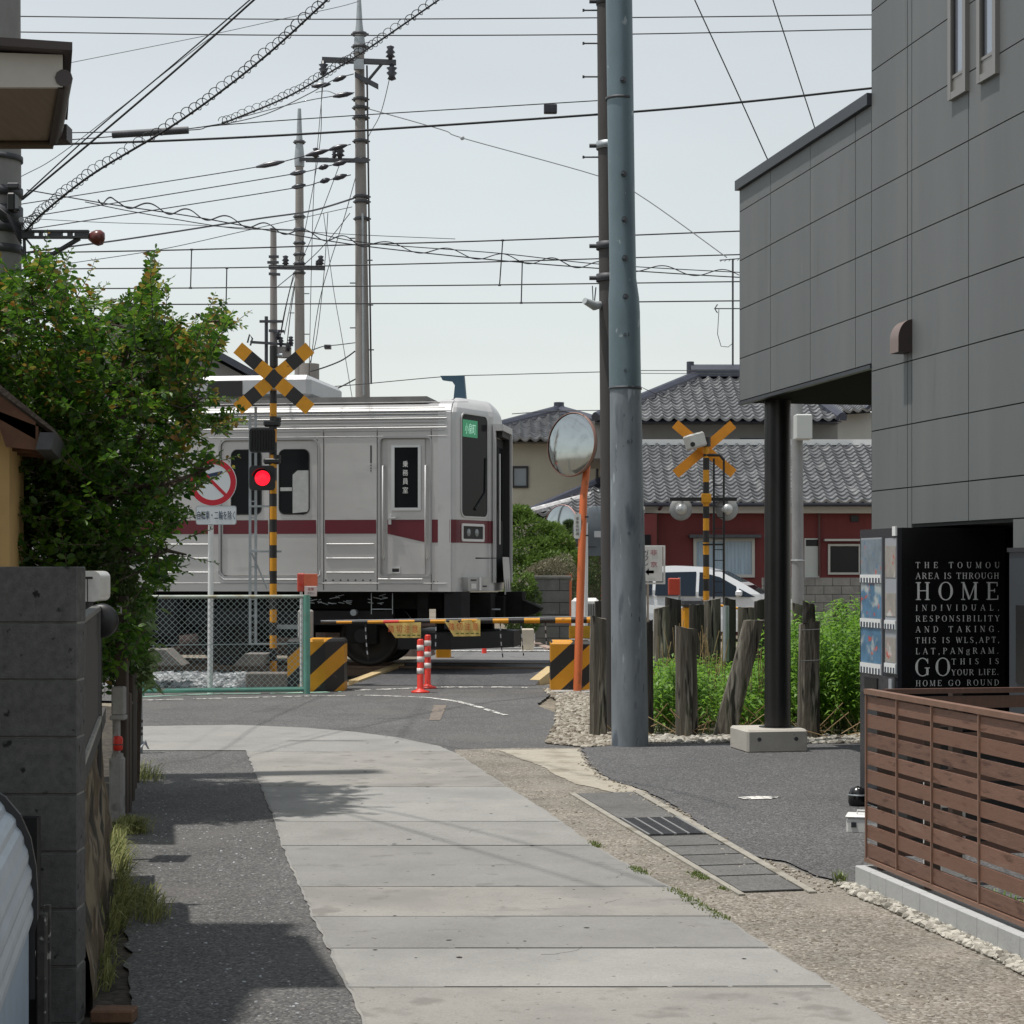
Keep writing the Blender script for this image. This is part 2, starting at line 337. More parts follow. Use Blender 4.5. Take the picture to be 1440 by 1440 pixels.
# concrete slab carriageway
slab_l = gp((345, 1056), (365, 1102), (384, 1150), (398, 1195), (430, 1270), (462, 1338), (493, 1400), (512, 1450))
slab_r = gp((1262, 1450), (1170, 1386), (1082, 1333), (1012, 1287), (922, 1238), (835, 1191), (782, 1150), (702, 1100), (645, 1062), (618, 1050), (560, 1038), (500, 1030), (430, 1024), (330, 1020), (198, 1022))
slab_tl = [G(190, 1056), G(333, 1056)]
k0 = slab_l[-1]; k1 = slab_r[0]
outline = slab_tl[1:]+slab_l+[Vector((k0.x+0.35, 3.0, 0)), Vector((k1.x-0.45, 3.0, 0))]+slab_r+slab_tl[:1]
o = sheet('concrete_lane', rough_edge(outline, 0.014, 0.06), 0.006, g_slab)
# joints across the slabs: thin dark gaps, irregular in length
mb = MB(); rd = random.Random(3)
left_line = [(p.x, p.y) for p in slab_l]; 
def xl(y):
    for a, b in zip(slab_l, slab_l[1:]):
        if b.y <= y <= a.y: return b.x+(a.x-b.x)*(y-b.y)/(a.y-b.y)
    return slab_l[-1].x+0.05
def xr(y):
    for a, b in zip(slab_r, slab_r[1:]):
        if a.y <= y <= b.y: return a.x+(b.x-a.x)*(y-a.y)/(b.y-a.y)
    return slab_r[0].x
for py, full, wd in ((1058, 1, .012), (1084, 0, .006), (1108, 1, .006), (1130, 0, .006), (1157, 1, .01), (1191, 1, .022), (1249, 1, .012), (1291, 1, .009), (1336, 1, .012), (1391, 1, .014), (1219, 0, .004), (1310, 0, .003)):
    y = G(720, py).y; x = xl(y)+0.0; xe = xr(y)-0.02
    while x < xe:
        L = rd.uniform(.06, .3) if not full else rd.uniform(.2, .9); e = min(x+L, xe); w2 = wd*rd.uniform(.25, 1)/2; dy = (x-xl(y))*0.012
        yy = y+dy+rd.uniform(-.002, .002); mb.quad((x, yy-w2, .0085), (e, yy-w2*rd.uniform(.3, 1), .0085), (e, yy+w2, .0085), (x, yy+w2*rd.uniform(.3, 1), .0085), M_crack)
        x = e+(rd.uniform(.0, .03) if full else rd.uniform(.1, .7))
o = mb.build('concrete_lane_joints'); o['kind'] = 'structure'
# the slabs differ a little in tone, one from the next
SL = [g_slab]
for nm, k, pt in (('slab_concrete_warm', (.262, .254, .235), [(1.5, .5, (.205, .20, .188), .14, .8), (4, .58, (.17, .163, .148), .08, .7), (26, .68, (.1, .1, .09), .02, .8)]), ('slab_concrete_dull', (.222, .22, .21), [(1.8, .52, (.25, .246, .235), .16, .6), (5, .62, (.16, .158, .148), .06, .6), (20, .69, (.09, .09, .08), .02, .8)]), ('slab_concrete_pale', (.28, .277, .263), [(1.2, .52, (.205, .204, .195), .2, .6), (3.4, .6, (.34, .33, .295), .1, .5), (24, .7, (.1, .1, .09), .02, .8)])):
    SL.append(grain(nm, [tuple(c*.93 for c in k), tuple(c*1.08 for c in k), tuple(c*.98 for c in k)], 120, big=(1.1, .14), dist=.002, bump=.4, patches=pt))
mb = MB(); ys_ = [G(720, p).y for p in (1058, 1108, 1157, 1191, 1249, 1291, 1336, 1391)]+[6.0, 4.6, 3.2]
def ne(x, y): q = noise.noise(Vector((x*5, y*5, 1)))+0.9*noise.noise(Vector((x*23, y*23, 4))); return q*.011
for i, (ya, yb) in enumerate(zip(ys_, ys_[1:])):
    le, ri = [], []; k = max(3, int((ya-yb)/.06))
    for j in range(k+1):
        y = ya-.004+(yb-ya+.008)*j/k; a = xl(y) if y > 6.35 else slab_l[-1].x+.35*(6.4-y)/3.4; b = xr(y) if y > 6.35 else slab_r[0].x-.45*(6.4-y)/3.4
        le.append((a+.012+ne(a, y), y, .0078)); ri.append((b-.012-ne(b, y), y, .0078))
    mb.add(le+ri[::-1], [tuple(range(2*(k+1)))], SL[(1, 3, 0, 2, 1, 2, 3, 1, 0, 2)[i]])
o = mb.build('concrete_lane_slabs'); o['kind'] = 'structure'
mb = MB(); rd = random.Random(12)
for i in range(11):
    y = rd.uniform(7.2, 15.5); x = rd.uniform(xl(y)+.1, xr(y)-.1); a = rd.choice((0, 0, 1.4, 1.7))+rd.gauss(0, .25); L = rd.uniform(.05, .3); k = int(L/.03)+2; p = Vector((x, y, .0088)); w0 = rd.uniform(.0008, .0018)
    for j in range(k):
        a += rd.gauss(0, .25); q = p+Vector((math.cos(a), math.sin(a), 0))*.03; n_ = Vector((-math.sin(a), math.cos(a), 0))*w0*(1-j/k*.7); mb.quad(p-n_, q-n_, q+n_, p+n_, M_crack); p = q
for i in range(60):
    y = rd.uniform(6.5, 20); x = rd.uniform(xl(min(y, 16))+.05, xr(min(y, 16))-.05); r_ = rd.uniform(.004, .016); n_ = 7; mb.add([(x+r_*math.cos(6.283*j/n_)*rd.uniform(.6, 1.3), y+r_*math.sin(6.283*j/n_)*rd.uniform(.6, 1.3), .0086) for j in range(n_)], [tuple(range(n_))], M_crack)
o = mb.build('concrete_lane_cracks'); o['kind'] = 'structure'
# exposed aggregate strip
strip = [G(640, 1055), G(700, 1053), G(815, 1052), G(830, 1078), G(856, 1098), G(893, 1110), G(908, 1114), G(935, 1130), G(960, 1141), G(1000, 1172), G(1052, 1208), G(1100, 1214), G(1150, 1236), G(1180, 1243), G(1216, 1262), G(1300, 1305), G(1445, 1372), Vector((2.2, 3, 0)), Vector((k1.x-0.6, 3.0, 0))]+[p-Vector((0.03, 0, 0)) for p in slab_r[:9]]
o = sheet('aggregate_strip', rough_edge(strip, 0.02, 0.05), 0.0035, g_aggr)
# pale mortar margin by the car park
m1 = gp((700, 1056), (812, 1054), (826, 1078), (856, 1098), (893, 1109), (910, 1116), (870, 1118), (800, 1100), (760, 1078))
M_mort = mat('mortar', (0.36, 0.33, 0.27), 0.9, var=(7, 0.15, 8), bump=(50, 0.4), spots=[(4, 0.5, (0.26, 0.23, 0.18), 0.15), (26, 0.66, (0.16, 0.14, 0.11), 0.04)])
o = sheet('mortar_margin', rough_edge(m1, 0.03, 0.04), 0.0075, M_mort)
# car park
park = [G(818, 1052), G(830, 1078), G(858, 1098), G(895, 1109), G(909, 1114), G(940, 1128), G(972, 1150), G(1050, 1206), G(1100, 1212), G(1150, 1234), G(1190, 1246), Vector((1.75, 8.9, 0)), Vector((4.5, 9.0, 0)), Vector((6, 16.9, 0)), Vector((2.9, 17.0, 0)), Vector((0.66, 16.75, 0))]
o = sheet('parking_area', rough_edge(park, 0.03, 0.05), 0.009, g_park)
# painted bits
def paint(name, pts, m=M_paint, z=0.0125):
    o = sheet(name, rough_edge(pts, 0.014, 0.05), z, m); return o
paint('road_marking', gp((1038, 1124), (1066, 1122), (1098, 1123), (1085, 1126), (1048, 1127)), z=0.014)
def line_strip(name, pp, w, m, z):
    mb = MB(); pts = [G(x, y) for x, y in pp]; rd = random.Random(len(pp)*7+int(pp[0][0]))
    for a, b in zip(pts, pts[1:]):
        d = (b-a).normalized(); n = Vector((-d.y, d.x, 0)); L = (b-a).length; t = 0
        while t < L:
            e = min(L, t+rd.uniform(.15, .6)); w1, w2 = w*rd.uniform(.55, 1)/2, w*rd.uniform(.55, 1)/2
            p, q = a+d*t, a+d*e; mb.quad(p-n*w1+Vector((0, 0, z)), q-n*w2+Vector((0, 0, z)), q+n*w2+Vector((0, 0, z)), p+n*w1+Vector((0, 0, z)), m); t = e+rd.uniform(0, .14)
    o = mb.build(name); o['kind'] = 'structure'
line_strip('road_marking', [(200, 985), (320, 982), (440, 979), (520, 978), (600, 981), (640, 986), (672, 994), (700, 1003), (712, 1006)], .09, M_paint, .0045)
line_strip('road_marking', [(200, 980), (300, 976), (400, 975), (480, 973)], .16, M_paintg, .0045)
line_strip('road_marking', [(497, 971), (560, 969), (620, 966.5), (700, 966.5), (742, 967)], .17, M_paint, .0045)
paint('road_marking', gp((603, 1013), (619, 1013), (628, 992), (610, 992)), mat('brown_paint', (0.19, 0.155, 0.125), .85, var=(12, .2), spots=(12, .55, (.09, .09, .09), .05)), 0.0045)

# ---- gutter covers (drain) beside the strip
dq = [G(812, 1118), G(890, 1116), G(1128, 1254), G(1044, 1257)]
def dpt(s, t): # s along, t across
    a = dq[0]+(dq[3]-dq[0])*s; b = dq[1]+(dq[2]-dq[1])*s; return a+(b-a)*t
mb = MB()
for s0, s1 in ((0, .33), (.53, .625), (.63, .71), (.715, .8), (.805, .885), (.89, 1)):
    a, b, c, d = dpt(s1-.003, 0), dpt(s1-.003, 1), dpt(s0, 1), dpt(s0, 0)
    up = Vector((0, 0, .012)); dn = Vector((0, 0, -.08))
    mb.add([a+dn, b+dn, c+dn, d+dn, a+up, b+up, c+up, d+up], [(4, 5, 6, 7), (0, 1, 5, 4), (1, 2, 6, 5), (2, 3, 7, 6), (3, 0, 4, 7)], g_drain)
o = mb.build('drain_covers'); o['kind'] = 'structure'
mb = MB(); mb.add([p+Vector((0, 0, .0095)) for p in (dpt(-.0, -.03), dpt(1.0, -.03), dpt(1, 1.03), dpt(0, 1.03))], [(3, 2, 1, 0)], M_crack); o = mb.build('drain_channel'); o['kind'] = 'structure'
for t0, t1 in ((-.14, -.03), (1.03, 1.17)):
    mb = MB(); a, b, c, d = dpt(-.01, t0), dpt(-.01, t1), dpt(1.02, t1), dpt(1.02, t0); up = Vector((0, 0, .014))
    mb.add([a+up, b+up, c+up, d+up, a, b, c, d], [(3, 2, 1, 0), (0, 1, 5, 4), (1, 2, 6, 5), (2, 3, 7, 6), (3, 0, 4, 7)], g_curb); o = mb.build('kerb'); o['kind'] = 'structure'
gr = thing('drain_grate', dpt(.43, .5), 'slotted dark steel grate set in the roadside gutter covers', 'grate')
M_grate = mat('grate_steel', (0.10, 0.10, 0.105), 0.5, 0.6, var=(12, .2))
mb = MB(); 
for t in (0.0, .23, .46, .69, .96):
    a, b, c, d = dpt(.34, t), dpt(.34, t+.035), dpt(.52, t+.035), dpt(.52, t); up = Vector((0, 0, .02)); z = Vector((0, 0, .0097))
    mb.add([a+up, b+up, c+up, d+up, a+z, b+z, c+z, d+z], [(3, 2, 1, 0), (0, 1, 5, 4), (1, 2, 6, 5), (2, 3, 7, 6), (3, 0, 4, 7)], mat('grate_rim', (.3, .3, .3), .5, .5))
mb.build('frame', gr)
mb = MB()
for i in range(26):
    s = .342+i*.0068; a, b, c, d = dpt(s, .02), dpt(s, .98), dpt(s+.0032, .98), dpt(s+.0032, .02); up = Vector((0, 0, .017)); z = Vector((0, 0, .0099))
    mb.add([a+up, b+up, c+up, d+up, a+z, b+z, c+z, d+z], [(3, 2, 1, 0), (0, 1, 5, 4), (2, 3, 7, 6)], M_grate)
mb.build('bars', gr)

# ---- moss tufts along the slab edge and gutter (uncountable)
def tufts(name, line, n, hh, m, seed=1, spread=.04, label=None, w=.004):
    rd = random.Random(seed); mb = MB()
    for i in range(n):
        k = rd.random()*(len(line)-1); j = int(k); p = line[j].lerp(line[j+1], k-j)
        if noise.noise(Vector((p.x*2.3, p.y*2.3, seed))) < -.05: continue
        p = p+Vector((rd.gauss(0, spread), rd.gauss(0, spread), 0)); a = rd.uniform(0, 6.28); h = hh*rd.uniform(.4, 1.2); l = rd.uniform(.2, .9)*h
        d = Vector((math.cos(a), math.sin(a), 0)); s = Vector((-d.y, d.x, 0))*w*rd.uniform(.6, 1.3)
        mb.add([p-s, p+s, p+d*l*.4+Vector((0, 0, h*.7))+s*.6, p+d*l*.4+Vector((0, 0, h*.7))-s*.6, p+d*l+Vector((0, 0, h))], [(0, 1, 2, 3), (3, 2, 4)], m)
    o = mb.build(name); return tag(o, label, 'grass', kind='stuff')
tufts('moss', [G(832, 1186), G(880, 1214), G(905, 1230), G(960, 1262), G(1020, 1296)], 1500, .018, M_moss, 2, .018, 'low moss growing in the joint beside the concrete slabs')
tufts('moss', [G(975, 1228), G(1000, 1242), G(1022, 1252)], 900, .016, M_moss, 5, .02, 'low moss on the concrete lip of the gutter')
tufts('weed_tuft', [G(1180, 1243), G(1184, 1246)], 60, .07, MATS['moss_green'], 9, .012, 'small green weed tuft at the corner of the gravel', .006)

# ---- gravel beds with real stones
M_peb = leafmat('pebble', (0.13, 0.12, 0.10), (0.50, 0.48, 0.42), .9, 0.0)
M_peb2 = leafmat('ballast_stone', (0.10, 0.105, 0.11), (0.42, 0.44, 0.45), .9, 0.0)
M_peb3 = leafmat('brown_gravel', (0.14, 0.115, 0.085), (0.40, 0.37, 0.31), .9, 0.0)
g_grv = grain('gravel_bed', [(0.12, .1, .075), (.3, .27, .22), (.45, .42, .36)], 38, big=(1, .2), dist=.02, bump=1)
def stones(name, poly, n, s, m, seed, z=0.0, label='', zf=None):
    rd = random.Random(seed); mb = MB(); xs = [p[0] for p in poly]; ys = [p[1] for p in poly]; k = 0; t = 0
    P = [(p[0], p[1]) for p in poly]
    while k < n and t < n*30:
        t += 1; x = rd.uniform(min(xs), max(xs)); y = rd.uniform(min(ys), max(ys))
        if not inpoly(x, y, P): continue
        zz = z if zf is None else zf(x, y); rock(mb, (x, y, zz-.3*s), s*rd.uniform(.5, 1.25), m, seed*100000+k); k += 1
    o = mb.build(name); return tag(o, label, 'gravel', kind='stuff')
gband = gp((1176, 1243), (1213, 1252), (1330, 1301), (1445, 1349), (1520, 1385), (1460, 1384), (1400, 1350), (1300, 1306), (1250, 1280), (1205, 1262))
sheet('gravel_bed', gband, .0125, g_grv)
stones('gravel', gband, 3200, .023, M_peb, 11, .012, 'pale angular gravel along the foot of the low kerb wall')
stones('loose_grit', [G(822, 1060), G(850, 1095), G(900, 1112), G(960, 1142), G(1060, 1206), G(1180, 1244), G(1160, 1262), G(1040, 1222), G(940, 1150), G(880, 1125), G(812, 1075)], 420, .011, M_peb3, 14, .008, 'scattered grit along the edge of the car park asphalt')
stones('loose_grit', [G(700, 1100), G(1010, 1287), G(1180, 1386), G(1300, 1440), G(1420, 1440), G(1200, 1300), G(1000, 1240), G(800, 1120)], 500, .008, M_peb3, 15, .004, 'scattered grit on the exposed aggregate strip')
stones('loose_grit', [G(200, 1100), G(380, 1160), G(420, 1300), G(480, 1436), G(200, 1436), G(190, 1300)], 500, .007, M_peb2, 16, .0, 'scattered grit on the left asphalt')
gb2 = [G(768, 1046), G(782, 1020), G(784, 985), G(765, 972), Vector((.55, 24.3, 0)), Vector((1.2, 24.3, 0)), Vector((1.25, 18, 0)), Vector((1.2, 17.3, 0)), G(870, 1049), G(830, 1052)]
sheet('gravel_bed', gb2, .0125, g_grv)
stones('gravel', gb2, 5200, .03, M_peb3, 12, .012, 'brownish gravel between the road edge and the wooden posts')
gb3 = [Vector((.85, 16.85, 0)), Vector((1.1, 17.5, 0)), Vector((3.5, 17.4, 0)), Vector((3.5, 16.75, 0)), Vector((2, 16.8, 0))]
sheet('gravel_bed', gb3, .0165, g_grv)
stones('gravel', gb3, 1700, .036, M_peb, 13, .014, 'white pebbles in a band behind the car park asphalt')

# ---- the railway: rotated frame
A = R(8.0); U = Vector((math.cos(A), -math.sin(A), 0)); D = Vector((math.sin(A), math.cos(A), 0))
C0 = Vector(((632-720)/F*26.1, 26.1, 0)); TO = C0+D*1.4; ZR = 0.16
TM = Matrix.Translation(TO) @ Matrix.Rotation(-A, 4, 'Z'); TI = TM.inverted()
def T2W(x, y, z=0): return TM @ Vector((x, y, z))
def TL(px, py, y=-1.4):
    p = TI @ hit(px, py, T2W(0, y), D); return p.x, p.z
# ballast bed: trapezoid section
g_bal = grain('ballast', [(0.07, .07, .072), (.16, .16, .16), (.27, .275, .28), (.12, .11, .10)], 26, big=(.8, .2), dist=.03, bump=1)
mb = MB(); sec = [(-3.0, -.02), (-2.0, .07), (2.0, .07), (3.0, -.02)]
for x0, x1 in ((-45, -1.9), (1.9, 45)):
    a = [T2W(x0, y, z) for y, z in sec]; b = [T2W(x1, y, z) for y, z in sec]
    mb.add(a+b, [(i, i+4, i+5, i+1) for i in range(3)]+[(0, 1, 2, 3), (7, 6, 5, 4)], g_bal)
o = mb.build('ballast_bed'); o['kind'] = 'structure'
stones('ballast', [T2W(-8, -3.2), T2W(-1.9, -3.2), T2W(-1.9, -1.2), T2W(-8, -1.2)], 3800, .05, M_peb2, 21, .03, 'loose grey ballast stones beside the track behind the chain link', zf=lambda x, y: max(0.0, min(.07, ((TI @ Vector((x, y, 0))).y+3.2)*.09)))
# rails (structure) and sleepers
M_rail = mat('rail_steel', (0.16, 0.11, 0.08), .6, .5, var=(5, .2))
for sy in (-1, 1):
    mb = MB(); y = sy*.565
    for z0, z1, hw in ((.02, .035, .06), (.035, .125, .01), (.125, ZR, .033)): mb.box(-45, 45, y-hw, y+hw, z0, z1, M_rail, TM)
    o = mb.build('rail'); tag(o, kind='structure')
M_sleeper = mat('sleeper', (0.17, .155, .14), .9, var=(7, .25))
mb = MB()
for i in range(70):
    x = -24+i*.6
    if -1.9 < x < 2.1: continue
    mb.box(x-.1, x+.1, -1.05, 1.05, .0, .085, M_sleeper, TM)
o = mb.build('sleepers'); tag(o, kind='structure')
# crossing deck: ramp up, deck, ramp down
def deck_sec(ya, yb, za, zb, m, mb, xa=(-1.45, 1.45), xb=(-1.45, 1.45)):
    mb.add([T2W(xa[0], ya, za), T2W(xa[1], ya, za), T2W(xb[1], yb, zb), T2W(xb[0], yb, zb)], [(0, 1, 2, 3)], m)
mb = MB()
def dk(px0, px1, py, z): a, b = G(px0, py, z), G(px1, py, z); return a, b
L0, R0 = G(492, 964, .004), G(752, 964, .004)
L1, R1 = G(560, 937, .145), G(771, 939, .145)
dirR = Vector((.0917, .9958, 0))
L2, R2 = L1+dirR*2.2, R1+dirR*2.2; L3, R3 = L2+dirR*2.5-Vector((0, 0, .03)), R2+dirR*2.5-Vector((0, 0, .03))
mb.add([L0, R0, R1, L1], [(0, 1, 2, 3)], g_plate)
mb.add([L0+Vector((0,0,-.1)), R0+Vector((0,0,-.1)), R1+Vector((0,0,-.2)), L1+Vector((0,0,-.2)), L0, R0, R1, L1], [(0, 3, 7, 4), (1, 5, 6, 2)], g_curb)
mb.add([L1, R1, R2, L2], [(0, 1, 2, 3)], g_plate)
g_far = grain('far_asphalt', [(0.12, .12, .122), (.16, .16, .16), (.2, .2, .2)], 60, big=(.6, .15))
mb.add([L2, R2, R3, L3], [(0, 1, 2, 3)], g_far)
E0, E1 = L3+Vector((-3, .3, 0)), R3+Vector((2.2, .3, 0))
mb.add([L3, R3, R3+dirR*3+Vector((1.0, 0, 0)), R3+dirR*12+Vector((2, 0, -.08)), L3+dirR*12+Vector((0, 0, -.08))], [(0, 1, 2, 3, 4)], g_far)
o = mb.build('crossing_road'); o['kind'] = 'structure'
mb = MB(); P = R3+dirR*1.2; mb.quad(P+Vector((-3, 0, .003)), P+Vector((.5, 0, .003)), P+Vector((.6, .3, .003)), P+Vector((-2.9, .3, .003)), M_paint)
mb.quad(P+Vector((-3, 1.6, .0)), P+Vector((1.2, 1.5, .0)), P+Vector((1.2, 1.7, .0)), P+Vector((-2.9, 1.8, .0)), M_paint); o = mb.build('road_marking'); o['kind'] = 'structure'; o.location.z = .004
# timber edge boards of the crossing
M_timber = mat('pale_timber', (0.5, .38, .2), .8, var=(6, .2, 6), stretch=(1, 8, 1), bump=(30, .4))
for nm, a, b, lb in (('edge_board', G(497, 960, .02), G(562, 936, .155), 'long pale timber board edging the left of the crossing deck'), ('edge_board', G(752, 959, .02), G(776, 940, .155), 'short pale timber board edging the crossing deck by the striped block')):
    d = (b-a).normalized(); s = Vector((d.y, -d.x, 0)).normalized()*.07; mb = MB(); up = Vector((0, 0, .03)); dn = Vector((0, 0, -.12))
    mb.add([a-s+dn, a+s+dn, b+s+dn, b-s+dn, a-s+up, a+s+up, b+s+up, b-s+up], [(4, 5, 6, 7), (0, 1, 5, 4), (1, 2, 6, 5), (2, 3, 7, 6), (3, 0, 4, 7)], M_timber)
    solo(mb, nm, lb, 'timber board')
# ================================================================ GREY BUILDING
CW = Vector((1.985, 16.5, 0)); wv = Vector((.1846, -.983, 0)).normalized(); pv = Vector((.983, .1846, 0)).normalized()   # wv: towards the camera, pv: into the plot
def BW(t, p, z): return CW+wv*t+pv*p+Vector((0, 0, z))
M_panel = mat('siding_panel', (0.135, 0.145, 0.146), 0.55, var=(2.2, .09, 6), bump=(60, .06), spots=[(3.0, .56, (.155, .163, .16), .2), (9, .68, (.19, .195, .19), .1), (5, .64, (.108, .115, .113), .12)], stretch=(1, 1, .12))
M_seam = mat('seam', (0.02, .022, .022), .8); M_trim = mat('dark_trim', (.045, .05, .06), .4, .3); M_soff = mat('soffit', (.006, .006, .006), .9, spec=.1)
bd = thing('grey_building', BW(3.1, 0, 0), 'grey panel clad modern building with an overhanging upper storey on a black pillar', 'building')
zs = [3.0+.0, 3.39, 3.82, 4.24, 4.67, 4.92]; 
def T(px): x = (px-720)/F; return (16.5*x-1.985)/(.1846+.983*x)
tv = [-.0, .846, 1.815, 2.785, 3.755, 4.735, 5.71, 6.68, 7.65, 8.6]
# backing volumes (dark, seen as the seams)
mb = MB()
def bbox(t0, t1, p0, p1, z0, z1, m):
    vs = [BW(t, p, z) for z in (z0, z1) for t, p in ((t0, p0), (t1, p0), (t1, p1), (t0, p1))]
    mb.add(vs, [(0, 3, 2, 1), (4, 5, 6, 7), (0, 1, 5, 4), (1, 2, 6, 5), (2, 3, 7, 6), (3, 0, 4, 7)], m)
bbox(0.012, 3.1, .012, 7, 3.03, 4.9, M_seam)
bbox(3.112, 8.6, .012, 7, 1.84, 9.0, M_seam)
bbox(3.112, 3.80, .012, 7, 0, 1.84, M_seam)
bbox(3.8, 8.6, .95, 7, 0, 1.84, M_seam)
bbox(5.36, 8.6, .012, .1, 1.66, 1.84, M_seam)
mb.build('backing', bd)
# siding panels with 8 mm open joints
mb = MB(); g = .004
def siding(t0, t1, z0, z1):
    hz = [-.01+3.0-.4265*7+.0]  # unused seed
    zz = [z0]+[q for q in [4.67+.4265*k for k in range(-12, 12)] if z0+.02 < q < z1-.02]+[z1]
    tt = [t0]+[q for q in tv if t0+.03 < q < t1-.03]+[t1]
    for i in range(len(tt)-1):
        for j in range(len(zz)-1):
            a, b, c, d = BW(tt[i]+g*1.1, 0, zz[j]+g), BW(tt[i+1]-g*1.1, 0, zz[j]+g), BW(tt[i+1]-g*1.1, 0, zz[j+1]-g), BW(tt[i]+g*1.1, 0, zz[j+1]-g)
            n = pv*.012; mb.add([a, b, c, d, a+n, b+n, c+n, d+n], [(0, 1, 2, 3), (0, 4, 5, 1), (1, 5, 6, 2), (2, 6, 7, 3), (3, 7, 4, 0)], M_panel)
siding(0, 3.1, 3.02, 4.86); siding(3.1, 3.83, 0.05, 9); siding(3.83, 8.6, 1.86, 9); siding(5.36, 8.6, 1.665, 1.86)
mb.build('siding', bd)
# far end wall and undersides
mb = MB()
mb.quad(BW(0, 0, 3.02), BW(0, 7, 3.02), BW(0, 7, 4.9), BW(0, 0, 4.9), M_panel)
mb.quad(BW(3.1, 0, 0), BW(3.1, 0, 3.02), BW(3.1, 7, 3.02), BW(3.1, 7, 0), M_panel)
mb.quad(BW(3.1, 0, 4.9), BW(3.1, 0, 9), BW(3.1, 7, 9), BW(3.1, 7, 4.9), M_panel)
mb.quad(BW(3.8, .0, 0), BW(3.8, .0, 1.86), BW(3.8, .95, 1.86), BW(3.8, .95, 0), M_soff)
mb.build('end_wall', bd)
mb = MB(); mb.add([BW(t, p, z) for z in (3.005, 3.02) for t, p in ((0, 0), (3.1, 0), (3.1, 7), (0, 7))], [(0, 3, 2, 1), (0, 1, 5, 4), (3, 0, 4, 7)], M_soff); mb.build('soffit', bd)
mb = MB(); bbox(-.03, 3.1, -.035, .3, 4.86, 4.945, M_trim); mb.build('parapet_coping', bd)
mb = MB(); bbox(0, 3.1, -.012, .03, 2.985, 3.012, M_trim); mb.build('soffit_trim', bd)
# slim windows
M_fr = mat('window_frame', (.26, .25, .235), .4, .5); M_frd = mat('window_frame_dark', (.02, .02, .02), .5); M_wg = mat('window_glass', (.30, .33, .38), .08, spec=1.0, metal=.6)
for x0, x1 in ((1338.6, 1363.5), (1379.2, 1406)):
    t0, t1 = T(x0), T(x1); z0, z1 = 4.55, 6.1; wn = MB()
    def fb(a, b, z_0, z_1, q0, q1, m, M=None):
        M = M or wn; vs = [BW(t, p, z) for z in (z_0, z_1) for t, p in ((a, q0), (b, q0), (b, q1), (a, q1))]
        M.add(vs, [(0, 3, 2, 1), (4, 5, 6, 7), (0, 1, 5, 4), (1, 2, 6, 5), (2, 3, 7, 6), (3, 0, 4, 7)], m)
    f = .045
    fb(t0, t0+f, z0, z1, -.03, .0, M_fr); fb(t1-f, t1, z0, z1, -.03, .0, M_fr); fb(t0+f, t1-f, z0, z0+f, -.029, .0, M_fr); fb(t0+f, t1-f, z1-f, z1, -.029, .0, M_fr)
    fb(t0+f, t1-f, z0+.13, z0+.15, -.02, .0, M_fr)
    fb(t0+f, t1-f, z0+f, z0+.13, -.015, .0, M_fr)
    fb(t0+f, t0+f+.02, z0+.15, z1-f, -.014, .0, M_frd); fb(t1-f-.028, t1-f, z0+.15, z1-f, -.014, .0, M_frd)
    wobj = wn.build('window', bd)
    gl = MB(); fb(t0+f+.02, t1-f-.028, z0+.15, z1-f, -.004, .0, M_wg, gl); gl.build('pane', wobj)
# vent hood
M_vent = mat('vent_bronze', (.24, .18, .16), .4, .3); M_ventd = mat('vent_dark', (.035, .025, .022), .6)
vt = T(1277); vz = 3.02; mb = MB(); pr = []
n = 10; w2 = .075
prof = [(-.0, .0), (-.16, .0)]+[(-.16+.16*(1-math.cos(R(90*i/n))), .08+.16*math.sin(R(90*i/n))) for i in range(n+1)]
prof = [(-.10, 0.0)]+[(-.10*math.cos(R(90*i/n)), .09+.13*math.sin(R(90*i/n))) for i in range(n+1)]+[(0, 0)]
for tt0, m in ((vt-w2, M_vent),):
    a = [BW(vt-w2, p, vz+z) for p, z in prof]; b = [BW(vt+w2, p, vz+z) for p, z in prof]; k = len(prof)
    mb.add(a, [tuple(range(k))], M_vent); mb.add(b, [tuple(range(k))[::-1]], M_ventd)
    mb.add(a+b, [(i, i+k, i+1+k, i+1) for i in range(k-1)], M_vent)
    mb.quad(BW(vt-w2, -.10, vz), BW(vt+w2, -.10, vz), BW(vt+w2, 0, vz), BW(vt-w2, 0, vz), M_ventd)
mb.build('vent_hood', bd)
# recess for the machines: dark inner wall is the backing; black pillar and its block
pc = BW(0, 0, 0)*0+Vector(((1093.5-720)/F*16.25, 16.25, 0))
mb = MB(); mb.cyl(pc+Vector((0, 0, .19)), pc+Vector((0, 0, 3.01)), .113, mat('pillar_black', (.012, .012, .012), .35, var=(6, .2)), 28); mb.build('pillar', bd)
mb = MB(); mb.cyl(pc+Vector((0, 0, .19)), pc+Vector((0, 0, .205)), .16, M_black, 28); mb.build('pillar_flange', bd)
M_block = mat('pale_concrete', (.44, .42, .375), .85, var=(7, .08, 8), bump=(50, .2), spots=[(30, .68, (.22, .2, .17), .03)])
q = Vector(((1051-720)/F*15.93, 15.93, 0)); Tm = Matrix.Translation(q) @ Matrix.Rotation(math.atan2(pv.y, pv.x), 4, 'Z')
mb = MB(); mb.cbox(0, .535, 0, .5, 0, .2, M_block, .018, Tm)
for i, x in enumerate((.105, .43)):
    mb.cyl(Tm @ Vector((x, .005, .12)), Tm @ Vector((x, -.006, .12)), .018, M_steel, 10)
mb.build('footing_block', bd)

